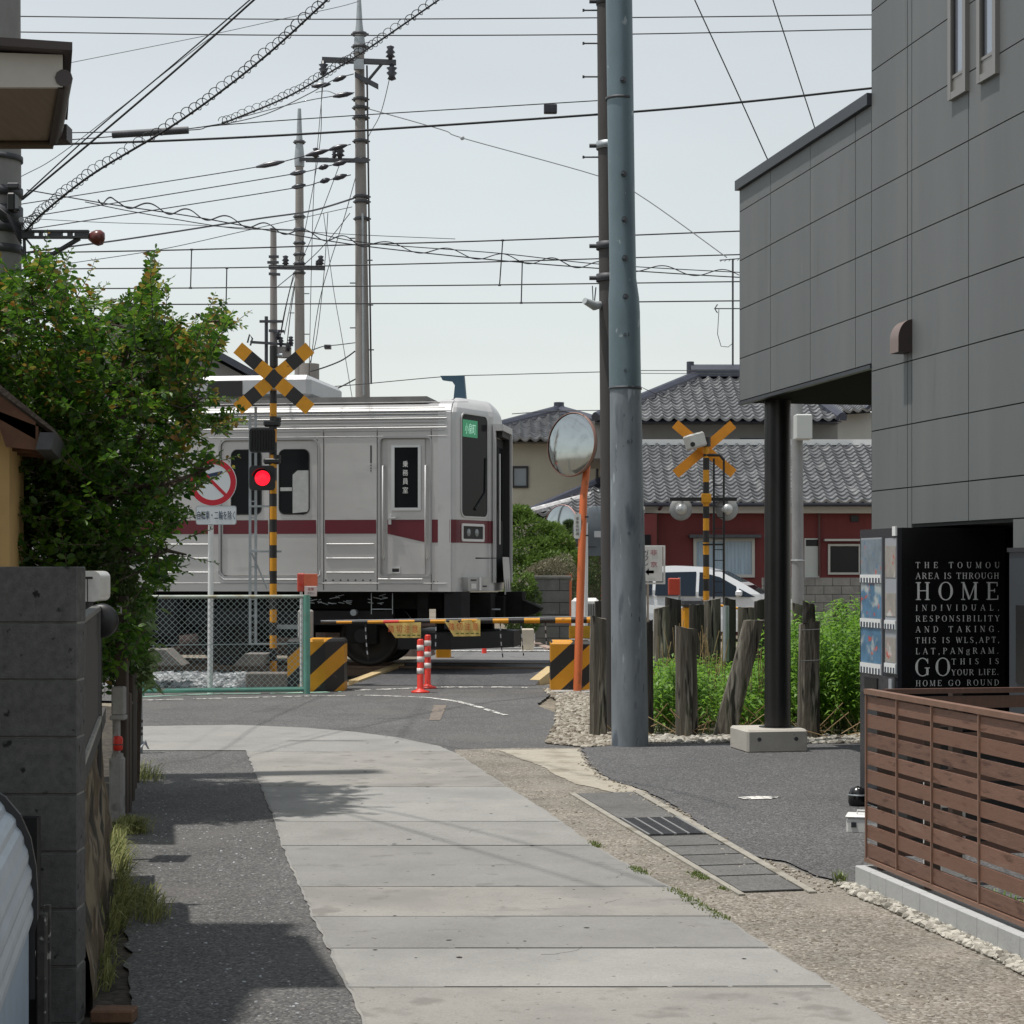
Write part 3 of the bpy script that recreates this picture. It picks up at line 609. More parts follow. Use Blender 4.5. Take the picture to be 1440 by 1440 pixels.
# ================================================================ WOODEN SLAT FENCE on a kerb wall
fc = Vector(((1219-720)/F*9.24, 9.24, 0)); M_slat = mat('slat_brown', (.185, .098, .068), .5, var=(10, .12, 6), stretch=(1, 1, 6), bump=(40, .15), spots=(7, .6, (.13, .055, .036), .1)); M_slatp = mat('fence_post', (.05, .028, .02), .6)
M_slatt = mat('slat_trim', (.215, .125, .09), .45, var=(9, .15))
M_slatb = mat('slat_brown_worn', (.168, .092, .066), .6, var=(10, .16, 6), stretch=(1, 1, 6), bump=(40, .2), spots=[(7, .56, (.10, .05, .036), .1), (20, .68, (.24, .17, .13), .04)])
M_slatc = mat('slat_brown_pale', (.205, .112, .08), .55, var=(10, .14, 6), stretch=(1, 1, 6), bump=(40, .2), spots=[(8, .58, (.12, .06, .042), .1), (3, .6, (.23, .14, .105), .1)])
def FW(t, p, z): return fc+wv*t+pv*p+Vector((0, 0, z))
def fbox(mb, t0, t1, p0, p1, z0, z1, m, f=FW):
    vs = [f(t, p, z) for z in (z0, z1) for t, p in ((t0, p0), (t1, p0), (t1, p1), (t0, p1))]
    mb.add(vs, [(0, 3, 2, 1), (4, 5, 6, 7), (0, 1, 5, 4), (1, 2, 6, 5), (2, 3, 7, 6), (3, 0, 4, 7)], m)
fe = thing('slat_fence', fc, 'reddish brown horizontal slat fence standing on the pale kerb wall', 'fence')
zb, zt = .155, .965; n = 9; pit = (zt-zb)/n
for i in range(n):
    mb = MB(); z0 = zb+i*pit+.004; fbox(mb, .0, 4.2, .0, .016, z0, z0+pit*.715, [M_slat, M_slatb, M_slatc][(i*5+1) % 3]); mb.build('slat', fe)
mb = MB(); fbox(mb, -.01, 4.2, -.012, .03, zt-.012, zt+.012, M_slatt); mb.build('top_rail', fe)
mb = MB(); fbox(mb, -.01, 4.2, -.010, .026, zb-.022, zb-.002, M_slatt); mb.build('bottom_rail', fe)
for t in (-.004, .385, .79, 1.285, 1.74, 2.2, 2.66, 3.12, 3.6): 
    mb = MB(); fbox(mb, t, t+.011, -.009, .0, zb-.02, zt, M_slatt); mb.build('batten', fe)
for t in (.09, .66, 1.7, 2.6, 3.5):
    mb = MB(); fbox(mb, t, t+.06, .018, .07, .09, zt-.01, M_slatp); mb.build('post', fe)
# return fence at the far end, going into the plot
fr = thing('slat_fence', FW(.02, .06, 0), 'dark end section of brown slat fence before the black lettered machine', 'fence')
M_slatd = mat('slat_brown_dark', (.085, .038, .026), .55, var=(10, .18, 6), stretch=(6, 1, 1))
def RW(t, p, z): return fc+pv*(.08+t)+wv*(.02+p)+Vector((0, 0, z))
for i in range(9):
    if i in (2, 5): continue
    mb = MB(); z0 = zb+i*pit+.004; fbox(mb, .0, 2.6, .0, .016, z0, z0+pit*.66, M_slatd, RW); mb.build('slat', fr)
mb = MB(); fbox(mb, 0, 2.6, -.012, .03, zt-.012, zt+.012, M_slatd, RW); mb.build('top_rail', fr)
for t in (.36, 1.6): mb = MB(); fbox(mb, t, t+.05, -.06, -.002, .09, zt, M_slatp, RW); mb.build('post', fr)
# kerb wall of single blocks
kw = thing('kerb_wall', FW(-.0, 0, 0), 'low wall of pale concrete blocks under the brown slat fence', 'kerb wall')
M_kb = mat('kerb_block', (.40, .41, .41), .85, var=(4, .09, 6), bump=(60, .15), spots=(12, .66, (.25, .25, .25), .1))
mb = MB(); t = -.03; i = 0
while t < 4.3:
    Tm = Matrix.Translation(FW(t, -.05, 0)) @ Matrix.Rotation(math.atan2(wv.y, wv.x), 4, 'Z'); mb.cbox(.0015, .1985, 0, .15, 0, .112, M_kb, .004, Tm); t += .2; i += 1
mb.build('blocks', kw)
# grass in the yard behind the fence
tufts('grass', [FW(.3, .3, 0), FW(2, .35, 0), FW(3.5, .4, 0)], 2600, .09, leafmat('lawn', (.08, .2, .02), (.2, .38, .05)), 31, .12, 'bright green grass behind the slat fence', .005)
sheet('garden_soil', [FW(-.2, .12, 0), FW(4.5, .12, 0), FW(4.5, 1.4, 0), FW(-.2, 1.4, 0)][::1], .004, g_soil)

# ================================================================ LETTERING (serif glyphs drawn as strokes)
def glyph(ch):
    """returns (advance width, list of quads) in a cell of height 1"""
    Q = []
    def line(x0, y0, x1, y1, w):
        d = Vector((x1-x0, y1-y0)); L = d.length; n = Vector((-d.y, d.x))/L*w/2
        Q.append([(x0-n.x, y0-n.y), (x1-n.x, y1-n.y), (x1+n.x, y1+n.y), (x0+n.x, y0+n.y)])
    def arc(cx, cy, rx, ry, a0, a1, wk, wn, n=18):
        k = max(3, int(abs(a1-a0)/360*n*1.6))
        for i in range(k):
            p = []
            for a in (R(a0+(a1-a0)*i/k), R(a0+(a1-a0)*(i+1)/k)):
                wd = wn+(wk-wn)*abs(math.cos(a))**1.5; p.append(((cx+(rx+wd/2*.0)*math.cos(a), cy+ry*math.sin(a)), (cx+(rx-wd)*math.cos(a), cy+(ry-min(wd, wn*1.2) if abs(math.cos(a)) < .3 else ry-wn*1.1-(0))*math.sin(a))))
            Q.append([p[0][0], p[1][0], p[1][1], p[0][1]])
    K, t, s = .135, .05, .05
    def serif(x, y, w=.3): line(x-w/2, y, x+w/2, y, s)
    def stem(x, w=K, y0=0, y1=1, sb=True, stp=True):
        line(x, y0, x, y1, w)
        if sb: serif(x, y0+s/2)
        if stp: serif(x, y1-s/2)
    c = ch
    if c == 'T': stem(.4, stp=False); line(.02, .965, .78, .965, .06); line(.04, .78, .04, .99, .05); line(.76, .78, .76, .99, .05); return .8, Q
    if c == 'H': stem(.17); stem(.7); line(.17, .52, .7, .52, t); return .88, Q
    if c == 'E': stem(.17); line(.1, .97, .66, .97, .055); line(.1, .03, .7, .03, .055); line(.17, .52, .5, .52, t); line(.66, .76, .66, .99, .05); line(.7, .01, .7, .25, .05); line(.5, .42, .5, .62, .05); return .76, Q
    if c == 'O': arc(.43, .5, .43, .52, 0, 360, .15, .05, 26); return .87, Q
    if c == 'U': stem(.15, y0=.3, sb=False); line(.72, .3, .72, 1, .055); serif(.72, .975); arc(.435, .32, .3125, .33, 180, 360, .13, .05); return .86, Q
    if c == 'M': line(.12, 0, .12, 1, t); serif(.12, .025, .24); stem(.86); line(.13, .98, .49, .04, .12); line(.49, .04, .86, .98, t); serif(.1, .975, .2); return 1.02, Q
    if c == 'A': line(.1, .02, .42, 1, t); line(.42, 1, .76, .02, .13); line(.2, .33, .63, .33, t); serif(.1, .025, .22); serif(.76, .025, .26); return .86, Q
    if c == 'V': line(.1, .98, .42, 0, .13); line(.42, 0, .74, .98, t); serif(.1, .975, .26); serif(.74, .975, .22); return .84, Q
    if c in 'RPB':
        stem(.17); arc(.4, .755, .3, .245, -90, 90, .13, .05); line(.17, .975, .42, .975, .05); line(.17, .515, .42, .515, .05)
        if c == 'R': line(.42, .5, .74, .03, .13); serif(.76, .025, .16); return .84, Q
        if c == 'B': arc(.42, .265, .33, .265, -90, 90, .13, .05); line(.17, .025, .44, .025, .05); return .8, Q
        return .74, Q
    if c == 'D': stem(.17); arc(.36, .5, .48, .5, -90, 90, .14, .05); line(.17, .975, .38, .975, .05); line(.17, .025, .38, .025, .05); return .88, Q
    if c == 'I': stem(.16); return .33, Q
    if c == 'L': stem(.17); line(.1, .03, .68, .03, .055); line(.67, .01, .67, .26, .05); return .72, Q
    if c == 'N': line(.13, 0, .13, 1, t); serif(.13, .025, .24); line(.12, .98, .73, .03, .13); line(.73, 0, .73, 1, t); serif(.73, .975, .24); serif(.1, .975, .18); return .88, Q
    if c == 'S': arc(.33, .74, .26, .26, 60, 270, .13, .055); arc(.33, .27, .29, .27, -130, 90, .13, .055); line(.55, .78, .55, .98, .05); line(.06, .04, .06, .26, .05); line(.14, .66, .52, .38, .1); return .66, Q
    if c in 'GC':
        arc(.44, .5, .43, .52, 40, 320, .15, .05, 26); line(.74, .7, .74, .98, .05)
        if c == 'G': stem(.72, y0=.05, y1=.45, sb=False, stp=False); serif(.72, .45, .3)
        return .88, Q
    if c == 'Y': line(.1, .98, .4, .45, .13); line(.4, .45, .7, .98, t); stem(.4, y1=.48, stp=False); serif(.1, .975, .24); serif(.7, .975, .22); return .8, Q
    if c == 'W': line(.08, .98, .32, 0, .12); line(.32, 0, .56, .95, t); line(.52, .98, .78, 0, .12); line(.78, 0, 1.04, .98, t); serif(.08, .975, .22); serif(1.04, .975, .2); return 1.12, Q
    if c == 'K': stem(.17); line(.2, .42, .66, .97, t); line(.36, .6, .74, .03, .13); serif(.68, .975, .2); serif(.76, .025, .2); return .86, Q
    if c == 'F': stem(.17); line(.1, .97, .66, .97, .055); line(.17, .52, .5, .52, t); line(.66, .76, .66, .99, .05); line(.5, .42, .5, .62, .05); return .68, Q
    if c == 'g': arc(.3, .5, .24, .22, 0, 360, .1, .05); arc(.32, -.02, .3, .2, 0, 360, .09, .05); line(.14, .32, .12, .18, .06); line(.48, .66, .64, .74, .06); return .62, Q
    if c == '.': line(.06, .065, .19, .065, .13); return .26, Q
    if c == ',': line(.06, .065, .19, .065, .13); line(.17, .05, .08, -.16, .06); return .26, Q
    return .42, Q
def serif_line(mb, s, x0, x1, zb, zt, m, P, right, out=.003, space=None):
    g = [glyph(c) for c in s]; hh = zt-zb; tot = sum(a for a, _ in g)*hh; gap = ((x1-x0)-tot)/(len(s)-1) if len(s) > 1 else 0
    k = 1.0
    if gap < .03*hh: k = (x1-x0)*.97/(tot+.03*hh*(len(s)-1)); gap = ((x1-x0)-tot*k)/max(1, len(s)-1)
    n = right.cross(Vector((0, 0, 1))).normalized(); x = x0; L = 0
    for a, Q in g:
        for q in Q:
            L += 1; o = out+(L % 7)*.00004
            mb.add([P+right*(x+px*hh*k)+Vector((0, 0, zb+py*hh))+n*o for px, py in q], [(0, 1, 2, 3)], m)
        x += a*hh*k+gap

# ================================================================ VENDING MACHINE with lettered flank
vn = Vector((2.435, 11.95, 0)); fw = -wv   # front runs from the near corner away along the wall
vm_ = thing('vending_machine', vn, 'tall black drink vending machine with white serif lettering on its side', 'vending machine')
def VW(s, l, z): return vn+pv*s+fw*l+Vector((0, 0, z))
def vbox(mb, s0, s1, l0, l1, z0, z1, m):
    vs = [VW(s, l, z) for z in (z0, z1) for s, l in ((s0, l0), (s1, l0), (s1, l1), (s0, l1))]
    mb.add(vs, [(0, 3, 2, 1), (4, 5, 6, 7), (0, 1, 5, 4), (1, 2, 6, 5), (2, 3, 7, 6), (3, 0, 4, 7)], m)
def vz(py, Y=12.0): return H-(py-HY)/F*Y
mb = MB(); vbox(mb, .03, .725, .0, .66, .06, 1.822, M_blackgloss); vbox(mb, .03, .7, .02, .64, 0.0, .06, M_black); mb.build('cabinet', vm_)
M_vfr = mat('machine_front', (.035, .037, .045), .25, .2); M_vpan = mat('display_white', (.36, .38, .41), .3)
mb = MB(); vbox(mb, .0, .029, -.0, .645, .06, 1.82, M_vfr); mb.build('door', vm_)
def vt_(px): x = (px-720)/F; return (2.435-11.95*x)/(.1846+.983*x)
def vp(px, py):  # point on the front plane: (l, z)
    p = hit(px, py, vn, pv); return (p-vn).dot(fw), p.z
M_sky1 = mat('display_blue', (.09, .20, .32), .3, var=(9, .35), spots=[(14, .6, (.5, .1, .08), .03), (8, .55, (.45, .5, .5), .1)])
M_sky2 = mat('display_pale', (.20, .25, .29), .3, var=(12, .3), spots=[(12, .62, (.5, .12, .1), .03), (17, .6, (.12, .2, .3), .05)])
M_sky3 = mat('display_card', (.34, .32, .29), .35, var=(20, .2), spots=[(18, .6, (.5, .1, .07), .03), (9, .58, (.6, .6, .58), .1)])
M_tooth = mat('price_strip', (.8, .82, .82), .3); M_can = mat('bottle_tops', (.03, .05, .08), .3)
rows = ((1212, 1241, ((759, 810, M_sky2), (820, 868, M_sky1), (882, 930, M_sky1)), ((808, 819), (869, 881), (931, 945)), 7), (1246, 1261.5, ((768, 812, M_sky3), (834, 866, M_sky3), (895, 930, M_sky3)), ((872, 884), (932, 945)), 4))
for x0, x1, pans, teeth, nt_ in rows:
    l1, zt_ = vp(x0, 757); l0, _ = vp(x1, 757); _, zl = vp(x0, 946)
    mb = MB(); vbox(mb, -.006, .0, l0, l1, zl, zt_, M_vpan)
    for y0, y1, m in pans: vbox(mb, -.0085, -.006, l0+.005, l1-.005, vp(x0, y1)[1], vp(x0, y0)[1], m)
    mb.build('display_panel', vm_)
    mb = MB()
    for y0, y1 in teeth:
        za, zc = vp(x0, y1)[1], vp(x0, y0)[1]; vbox(mb, -.014, -.006, l0, l1, za, zc, M_tooth); w1 = (l1-l0)/nt_
        for i in range(nt_): vbox(mb, -.016, -.0141, l0+w1*(i+.25), l0+w1*(i+.7), za, za+(zc-za)*.6, M_can)
    mb.build('price_rail', vm_)
mb = MB(); l1, z1 = vp(1213, 944); vbox(mb, -.012, 0, .02, .60, z1-.13, z1-.01, mat('panel_grey', (.05, .05, .055), .3, var=(20, .5))); vbox(mb, -.02, -.012, .3, .52, z1-.12, z1-.03, M_blackgloss); vbox(mb, -.02, -.012, .05, .1, z1-.12, z1-.02, M_vpan); mb.build('coin_panel', vm_)
mb = MB(); vbox(mb, -.015, 0, .08, .5, .32, .52, M_blackgloss); mb.build('delivery_flap', vm_)
mb = MB(); Z = vp(1256, 747); vbox(mb, -.012, 0, .005, .06, Z[1]-.03, Z[1]+.03, M_tooth); mb.build('sticker', vm_)
M_let = mat('lettering_white', (.74, .74, .72), .5)
def sx(px): p = hit(px, 850, vn, fw); return (p-vn).dot(pv)
def sz(py): return H-(py-HY)/F*(11.95+.1846*.35)
mb = MB(); P = vn
for s, x0, x1, y0, y1 in (('THE TOUMOU', 1287.3, 1405.3, 790.4, 798.8), ('AREA IS THROUGH', 1287.4, 1404.5, 805.4, 814), ('HOME', 1287.3, 1404.3, 818.6, 843.6), ('INDIVIDUAL.', 1287.6, 1405, 850.5, 858.8), ('RESPONSIBILITY', 1287.4, 1405.2, 865.5, 873.9),
                          ('AND TAKING.', 1287.3, 1405, 880.5, 889), ('THIS IS WLS,APT,', 1287, 1405, 896, 904.2), ('LAT,PANgRAM.', 1287.4, 1404, 911, 919.6), ('GO', 1286.6, 1336, 925, 950.2), ('THIS IS', 1338, 1404.4, 926.2, 934.4), ('YOUR LIFE.', 1337.8, 1404, 941.4, 949.6),
                          ('HOME GO ROUND', 1287.6, 1404.6, 956.2, 964.4), ('AND FOUND IN BREAD', 1287.6, 1404.6, 986.6, 995), ('IN ACTION.', 1310, 1378, 1016, 1024)):
    serif_line(mb, s, sx(x0), sx(x1), sz(y1), sz(y0), M_let, P, pv)
mb.build('lettering', vm_)
bn = thing('recycling_bin', G(1230, 1205), 'low black lidded bin behind the slat fence', 'bin')
Tm = Matrix.Translation(Vector((2.17, 10.35, 0))) @ Matrix.Rotation(math.atan2(pv.y, pv.x), 4, 'Z')
mb = MB(); mb.cbox(0, .85, 0, .45, .0, .66, M_black, .02, Tm); mb.build('body', bn); mb = MB(); mb.cbox(-.01, .86, -.01, .46, .663, .71, M_blackgloss, .015, Tm)
for x in (.2, .48, .76): mb.cyl(Tm @ Vector((x, -.012, .45)), Tm @ Vector((x, -.002, .45)), .07, M_tooth if x > .6 else M_vfr, 16)
mb.build('lid', bn)
sm_ = thing('slate_machine', VW(.33, -.9, 0), 'second dark machine at the right edge beside the lettered one', 'machine')
mb = MB(); vbox(mb, .33, 1.0, -1.9, -.9, .05, 1.66, mat('machine_slate', (.035, .042, .052), .35, var=(3, .1))); mb.build('cabinet', sm_)
mb = MB(); vbox(mb, .32, 1.01, -1.91, -.89, 1.66, 1.685, M_vfr); mb.build('top', sm_); mb = MB(); vbox(mb, .322, .33, -1.5, -1.0, .9, 1.35, M_blackgloss); mb.build('door', sm_)
# white things low behind the fence: small stack and feet
M_off = mat('offwhite_plastic', (.66, .66, .64), .5, var=(5, .08))
for i, (x, y, hh) in enumerate(((1305, 1160, .5), (1322, 1165, .42))):
    g0 = G(x, 1235); t = thing('meter_box', g0, ('narrow' if i == 0 else 'wide')+' white box standing behind the slat fence near its far end', 'box')
    mb = MB(); mb.cbox(g0.x, g0.x+.06+.07*i, g0.y, g0.y+.12, 0.0, hh, M_off, .008); mb.build('case', t); mb = MB(); mb.box(g0.x+.01, g0.x+.05+.06*i, g0.y-.006, g0.y-.001, hh*.6, hh*.85, M_vfr); mb.build('panel', t)
# small white box on the asphalt beside the fence
g0 = G(1189, 1172); bx = thing('small_white_box', g0, 'small white plastic box with a latch on the car park asphalt by the fence end', 'box')
Tm = Matrix.Translation(Vector((g0.x, 11.15, 0))) @ Matrix.Rotation(R(-14), 4, 'Z')
mb = MB(); mb.cbox(0, .26, 0, .17, .0, .092, M_off, .012, Tm); mb.build('case', bx)
mb = MB(); mb.cbox(-.004, .264, -.004, .174, .094, .108, mat('lid_white', (.74, .74, .72), .4), .006, Tm); mb.build('lid', bx)
mb = MB(); mb.box(.03, .06, -.006, .0, .04, .07, M_vfr, Tm); mb.tube([Tm @ Vector(p) for p in ((.06, .08, .108), (.06, .08, .13), (.2, .08, .13), (.2, .08, .108))], .005, M_off, 6); mb.build('handle', bx)
# dark wheel-like waste bin foot beside the machine
g0 = G(1196, 1112); cs = thing('black_pot', Vector((2.2, 12.5, 0)), 'rounded black pot with a silver rim, at the foot of the vending machine', 'pot')
Tm = Matrix.Translation(Vector(((1206-720)/F*12.4, 12.4, 0)))
mb = MB(); mb.lathe([(.0, .0), (.05, .0), (.062, .03), (.06, .08), (.045, .12), (.0, .14)], M_blackgloss, 20, Tm); mb.build('bowl', cs)
mb = MB(); mb.lathe([(.0605, .076), (.066, .08), (.0605, .086)], M_galv2, 20, Tm); mb.build('rim', cs)
# ================================================================ TRAIN
M_ts = mat('train_steel', (.50, .49, .48), .45, .3, var=(1.2, .08, 5), stretch=(.5, 1, 2), spots=[(3, .6, (.35, .34, .33), .3), (2.2, .64, (.30, .285, .27), .25)])
M_ts2 = mat('train_steel_ribbed', (.35, .35, .35), .5, .3, var=(1, .05))
M_nose = mat('train_nose_paint', (.50, .50, .50), .4, .15, var=(2, .06, 5), spots=(4, .62, (.41, .40, .385), .2)); M_maroon = mat('maroon_band', (.115, .006, .015), .45, var=(3, .06))
M_troof = mat('train_roof', (.19, .185, .18), .8, var=(3, .2, 6)); M_tdark = mat('underframe', (.010, .0098, .0095), .9, spec=.15, var=(6, .4)); M_tdark2 = mat('underframe_grey', (.02, .02, .022), .8, spec=.2, var=(4, .2))
M_tg = mat('train_glass', (.010, .011, .013), .12, spec=.08); M_bead = mat('bright_bead', (.62, .62, .62), .45, .2); M_gask = mat('gasket', (.02, .02, .02), .7); M_tin = mat('interior_pale', (.42, .43, .42), .7, var=(8, .15))
tr = thing('train', TO, 'silver commuter train with a maroon band standing across the level crossing', 'train', rz=-A)
def tw(mb, x0, x1, y0, y1, z0, z1, m): mb.box(x0, x1, y0, y1, z0, z1, m, TM)
YS = -1.4
def X(px): return TL(px, HY-10)[0]
def Z(py, px=560): return TL(px, py)[1]
zb_, zt_ = Z(832), 3.66
# openings on the near side: crew door and the pairs of passenger doors
dx0, dx1 = X(534), X(606); cz0, cz1 = Z(811), Z(615)
px_r = X(452)-.0; pd1 = X(447); pd0 = pd1-1.40; pz0, pz1 = Z(811), Z(617)
doors = [(pd0-k*4.7, pd1-k*4.7) for k in range(4)]
def side(y, s):
    mb = MB(); cuts = sorted([(dx0, dx1, cz0, cz1)]+[(a, b, pz0, pz1) for a, b in doors]); xs = [-20.0]
    for a, b, _, _ in cuts: xs += [a, b]
    xs.append(0.0)
    def q(x0, x1, z0, z1, yy=y): mb.quad(T2W(x0, yy, z0), T2W(x1, yy, z0), T2W(x1, yy, z1), T2W(x0, yy, z1), M_ts)
    for i in range(0, len(xs)-1, 2): q(xs[i], xs[i+1], zb_, zt_)
    for a, b, z0, z1 in cuts:
        q(a, b, zb_, z0); q(a, b, z1, zt_); yi = y+s*.045
        q(a, b, z0, z1, yi)
        for (xa, za, xb, zb2) in ((a, z0, a, z1), (b, z1, b, z0), (a, z1, b, z1), (b, z0, a, z0)): mb.quad(T2W(xa, y, za), T2W(xb, y, zb2), T2W(xb, yi, zb2), T2W(xa, yi, za), M_ts)
    return mb
side(YS, 1).build('side_wall', tr); side(-YS, -1).build('side_wall', tr)
# roof
sec = [(-1.4, 3.66), (-1.385, 3.74), (-1.33, 3.80), (-1.2, 3.85), (-.8, 3.90), (0, 3.93), (.8, 3.90), (1.2, 3.85), (1.33, 3.80), (1.385, 3.74), (1.4, 3.66)]
mb = MB(); n = len(sec); a = [T2W(-20, *p) for p in sec]; b = [T2W(.0, *p) for p in sec]
for i in range(n-1): mb.add([a[i], b[i], b[i+1], a[i+1]], [(0, 1, 2, 3)], M_ts2 if i < 3 or i > 6 else M_troof, False)
mb.build('roof', tr)
mb = MB(); tw(mb, -20, -.35, -1.22, 1.22, 3.86, 3.955, M_troof); mb.build('roof_covering', tr)
mb = MB(); tw(mb, -20, 0, -1.38, 1.38, zb_-.02, zb_+.01, M_tdark); mb.quad(T2W(-20, -1.4, zb_), T2W(-20, -1.4, 3.66), T2W(-20, 1.4, 3.66), T2W(-20, 1.4, zb_), M_ts); mb.build('floor_frame', tr)
# long beads and corrugations
def bead(mb, x0, x1, z, r=.010, m=M_bead, y=YS): mb.tube([T2W(x0, y-.002, z), T2W(x1, y-.002, z)], r, m, 6)
mb = MB(); xE = X(628)
for py in (588.5, 601.5): bead(mb, -20, xE, Z(py), .011)
for py in (566, 613.5): bead(mb, -20, xE+(.0 if py > 600 else .3), Z(py), .006, M_ts2)
mb.build('side_bead', tr)
mb = MB()
for k in range(9): bead(mb, -20, xE-.02, Z(574+k*4.0), .0055, M_ts2)
bead(mb, -20, xE, Z(820.5), .008, M_ts2)
mb.build('corrugation', tr)
# lower panels beads between doors
segs = [(X(459), X(526))]+[(b-0+.12, doors[i-1][0]-.12) for i, (a, b) in enumerate(doors) if i > 0]
for x0, x1 in segs:
    for py in (765, 785, 805): mb = MB(); bead(mb, x0, x1, Z(py), .010); mb.build('panel_bead', tr)
# vertical seams
mb = MB()
for px in (455, 530.5, 606.5, 629.5): tw(mb, X(px)-.007, X(px)+.007, YS-.004, YS, zb_+.02, Z(604), M_gask if px == 629.5 else mat('seam_grey', (.12, .12, .12), .6))
for a, b in doors[1:]: 
    for xx in (b+.09, a-.09): tw(mb, xx-.006, xx+.006, YS-.004, YS, zb_+.02, Z(604), MATS['seam_grey'])
mb.build('panel_seam', tr)
mb = MB()
for i in range(7): xx = X(458+i*10.5); tw(mb, xx-.012, xx+.012, YS-.003, YS, Z(817), Z(815), M_gask)
for i in range(4): xx = X(610+i*6); tw(mb, xx-.008, xx+.008, YS-.003, YS, Z(818.5), Z(817), M_gask)
mb.build('drain_slot', tr)
# maroon band on the side, sloping lower edge over the crew door
zm1, zm0 = Z(730.8), Z(750.3); zm2 = Z(763)
mb = MB(); e = .004
def band(x0, x1, za0, za1, yy): mb.add([T2W(x0, yy, za0), T2W(x1, yy, za1), T2W(x1, yy, zm1), T2W(x0, yy, zm1)], [(0, 1, 2, 3)], M_maroon)
for i, (a, b) in enumerate(doors):
    band(a+.03, a+.68, zm0, zm0, YS+.045-.021-e); band(a+.72, b-.03, zm0, zm0, YS+.045-.021-e)
band(X(457), X(529), zm0, zm0, YS-e)
for i in range(3): band(doors[i+1][1]+.0, doors[i][0]-.0, zm0, zm0, YS-e)
band(-20, doors[3][0]-.05, zm0, zm0, YS-e)
band(X(607), X(629), zm2, zm2, YS-e); band(X(630.5), X(632)+.0, zm2, zm2, YS-e)
mb.build('maroon_stripe', tr)
# passenger door pairs
def door_pair(a, b):
    w = (b-a)/2
    for k in (0, 1):
        x0 = a+k*w+(.015 if k == 0 else .004); x1 = a+(k+1)*w-(.004 if k == 0 else .015)
        P = T2W(x0, YS+.0449, 0); mb = MB(); plate(mb, [(0, pz0+.02), (x1-x0, pz0+.02), (x1-x0, pz1-.02), (0, pz1-.02)], P, U, Vector((0, 0, 1)), .02, M_ts)
        d = mb.build('door_leaf', tr)
        wx0, wx1 = (x1-x0)*.19, (x1-x0)*.84; wz0, wz1 = Z(723), Z(630); o = rrect(wx0, wx1, wz0, wz1, .09); oi = rrect(wx0+.012, wx1-.012, wz0+.012, wz1-.012, .08)
        mb = MB(); plate(mb, oi, P-D*.0201, U, Vector((0, 0, 1)), .003, M_tg); wn = mb.build('window', d)
        mb = MB(); ringplate(mb, o, oi, P-D*.0201, U, Vector((0, 0, 1)), .012, M_gask); mb.build('gasket', wn)
        if k == 1:
            mb = MB(); plate(mb, [(wx0+.2, wz0+.02), (wx1-.015, wz0+.04), (wx1-.015, wz1-.3), (wx0+.27, wz1-.3), (wx0+.2, wz1-.36)], P-D*.0235, U, Vector((0, 0, 1)), .001, M_tin); plate(mb, [(wx0+.02, wz0+.33), (wx0+.19, wz0+.33), (wx0+.19, wz0+.38), (wx0+.02, wz0+.38)], P-D*.0235, U, Vector((0, 0, 1)), .0012, M_tin); mb.build('view_through', wn)
    mb = MB(); pts = rrect(a-.015, b+.015, pz0-.02, pz1+.02, .14, 6); ring = [T2W(x, YS-.004, z) for x, z in pts]; low = [p for p in ring if p.z < Z(790)]
    ro = rrect(a-.03, b+.03, pz0-.035, pz1+.035, .15, 6); ri = rrect(a+.0, b-.0, pz0, pz1, .1, 6); ringplate(mb, ro, ri, T2W(0, YS, 0), U, Vector((0, 0, 1)), .006, M_ts2); mb.build('door_frame', tr)
    mb = MB(); pts = [(a-.035, Z(802)), (a-.03, Z(808)), (a+.05, pz0-.04), (b-.05, pz0-.04), (b+.03, Z(808)), (b+.035, Z(802))]; mb.tube([T2W(x, YS-.008, z) for x, z in pts], .010, M_bead, 6); mb.build('door_sill', tr)
for a, b in doors: door_pair(a, b)
# crew door
lx0, lx1 = X(544.5), X(597); lz0, lz1 = Z(807.5), Z(618); P = T2W(0, YS+.0449, 0)
UZ = Vector((0, 0, 1))
mb = MB(); plate(mb, [(lx0, lz0), (lx1, lz0), (lx1, lz1), (lx0, lz1)], P, U, UZ, .02, M_ts); cdr = mb.build('crew_door', tr)
fx0, fx1, fz0, fz1 = X(550), X(591.5), Z(718), Z(626)
mb = MB(); ringplate(mb, [(fx0, fz0), (fx1, fz0), (fx1, fz1), (fx0, fz1)], [(fx0+.045, fz0+.04), (fx1-.04, fz0+.04), (fx1-.04, fz1-.03), (fx0+.045, fz1-.03)], P-D*.0201, U, UZ, .018, mat('window_silver', (.6, .61, .62), .3, .6)); wn = mb.build('window', cdr)
mb = MB(); plate(mb, [(fx0+.04, fz0+.035), (fx1-.035, fz0+.035), (fx1-.035, fz1-.025), (fx0+.04, fz1-.025)], P-D*.0201, U, UZ, .004, M_tg); mb.build('pane', wn)
mb = MB()
for i, ch in enumerate('乗務員室'): put_text(mb, ch, X(569.7), Z(652.5+i*12.2), .075, .085, M_let, P-D*.0245, U)
mb.build('lettering', wn)
mb = MB(); add0 = [(lx0+.0, Z(750.5)), (lx1, Z(762.5)), (lx1, zm1), (lx0+.0, zm1)]; mb.add([P+U*x+UZ*z-D*.0235 for x, z in add0], [(0, 1, 2, 3)], M_maroon); mb.build('maroon_stripe', cdr)
mb = MB(); hx = X(547); tw(mb, hx-.01, hx+.03, YS-.0, YS+.024, Z(737.5), Z(724), M_bead); tw(mb, hx, hx+.1, YS-.02, YS, Z(729), Z(726.5), M_bead); mb.build('handle', cdr)
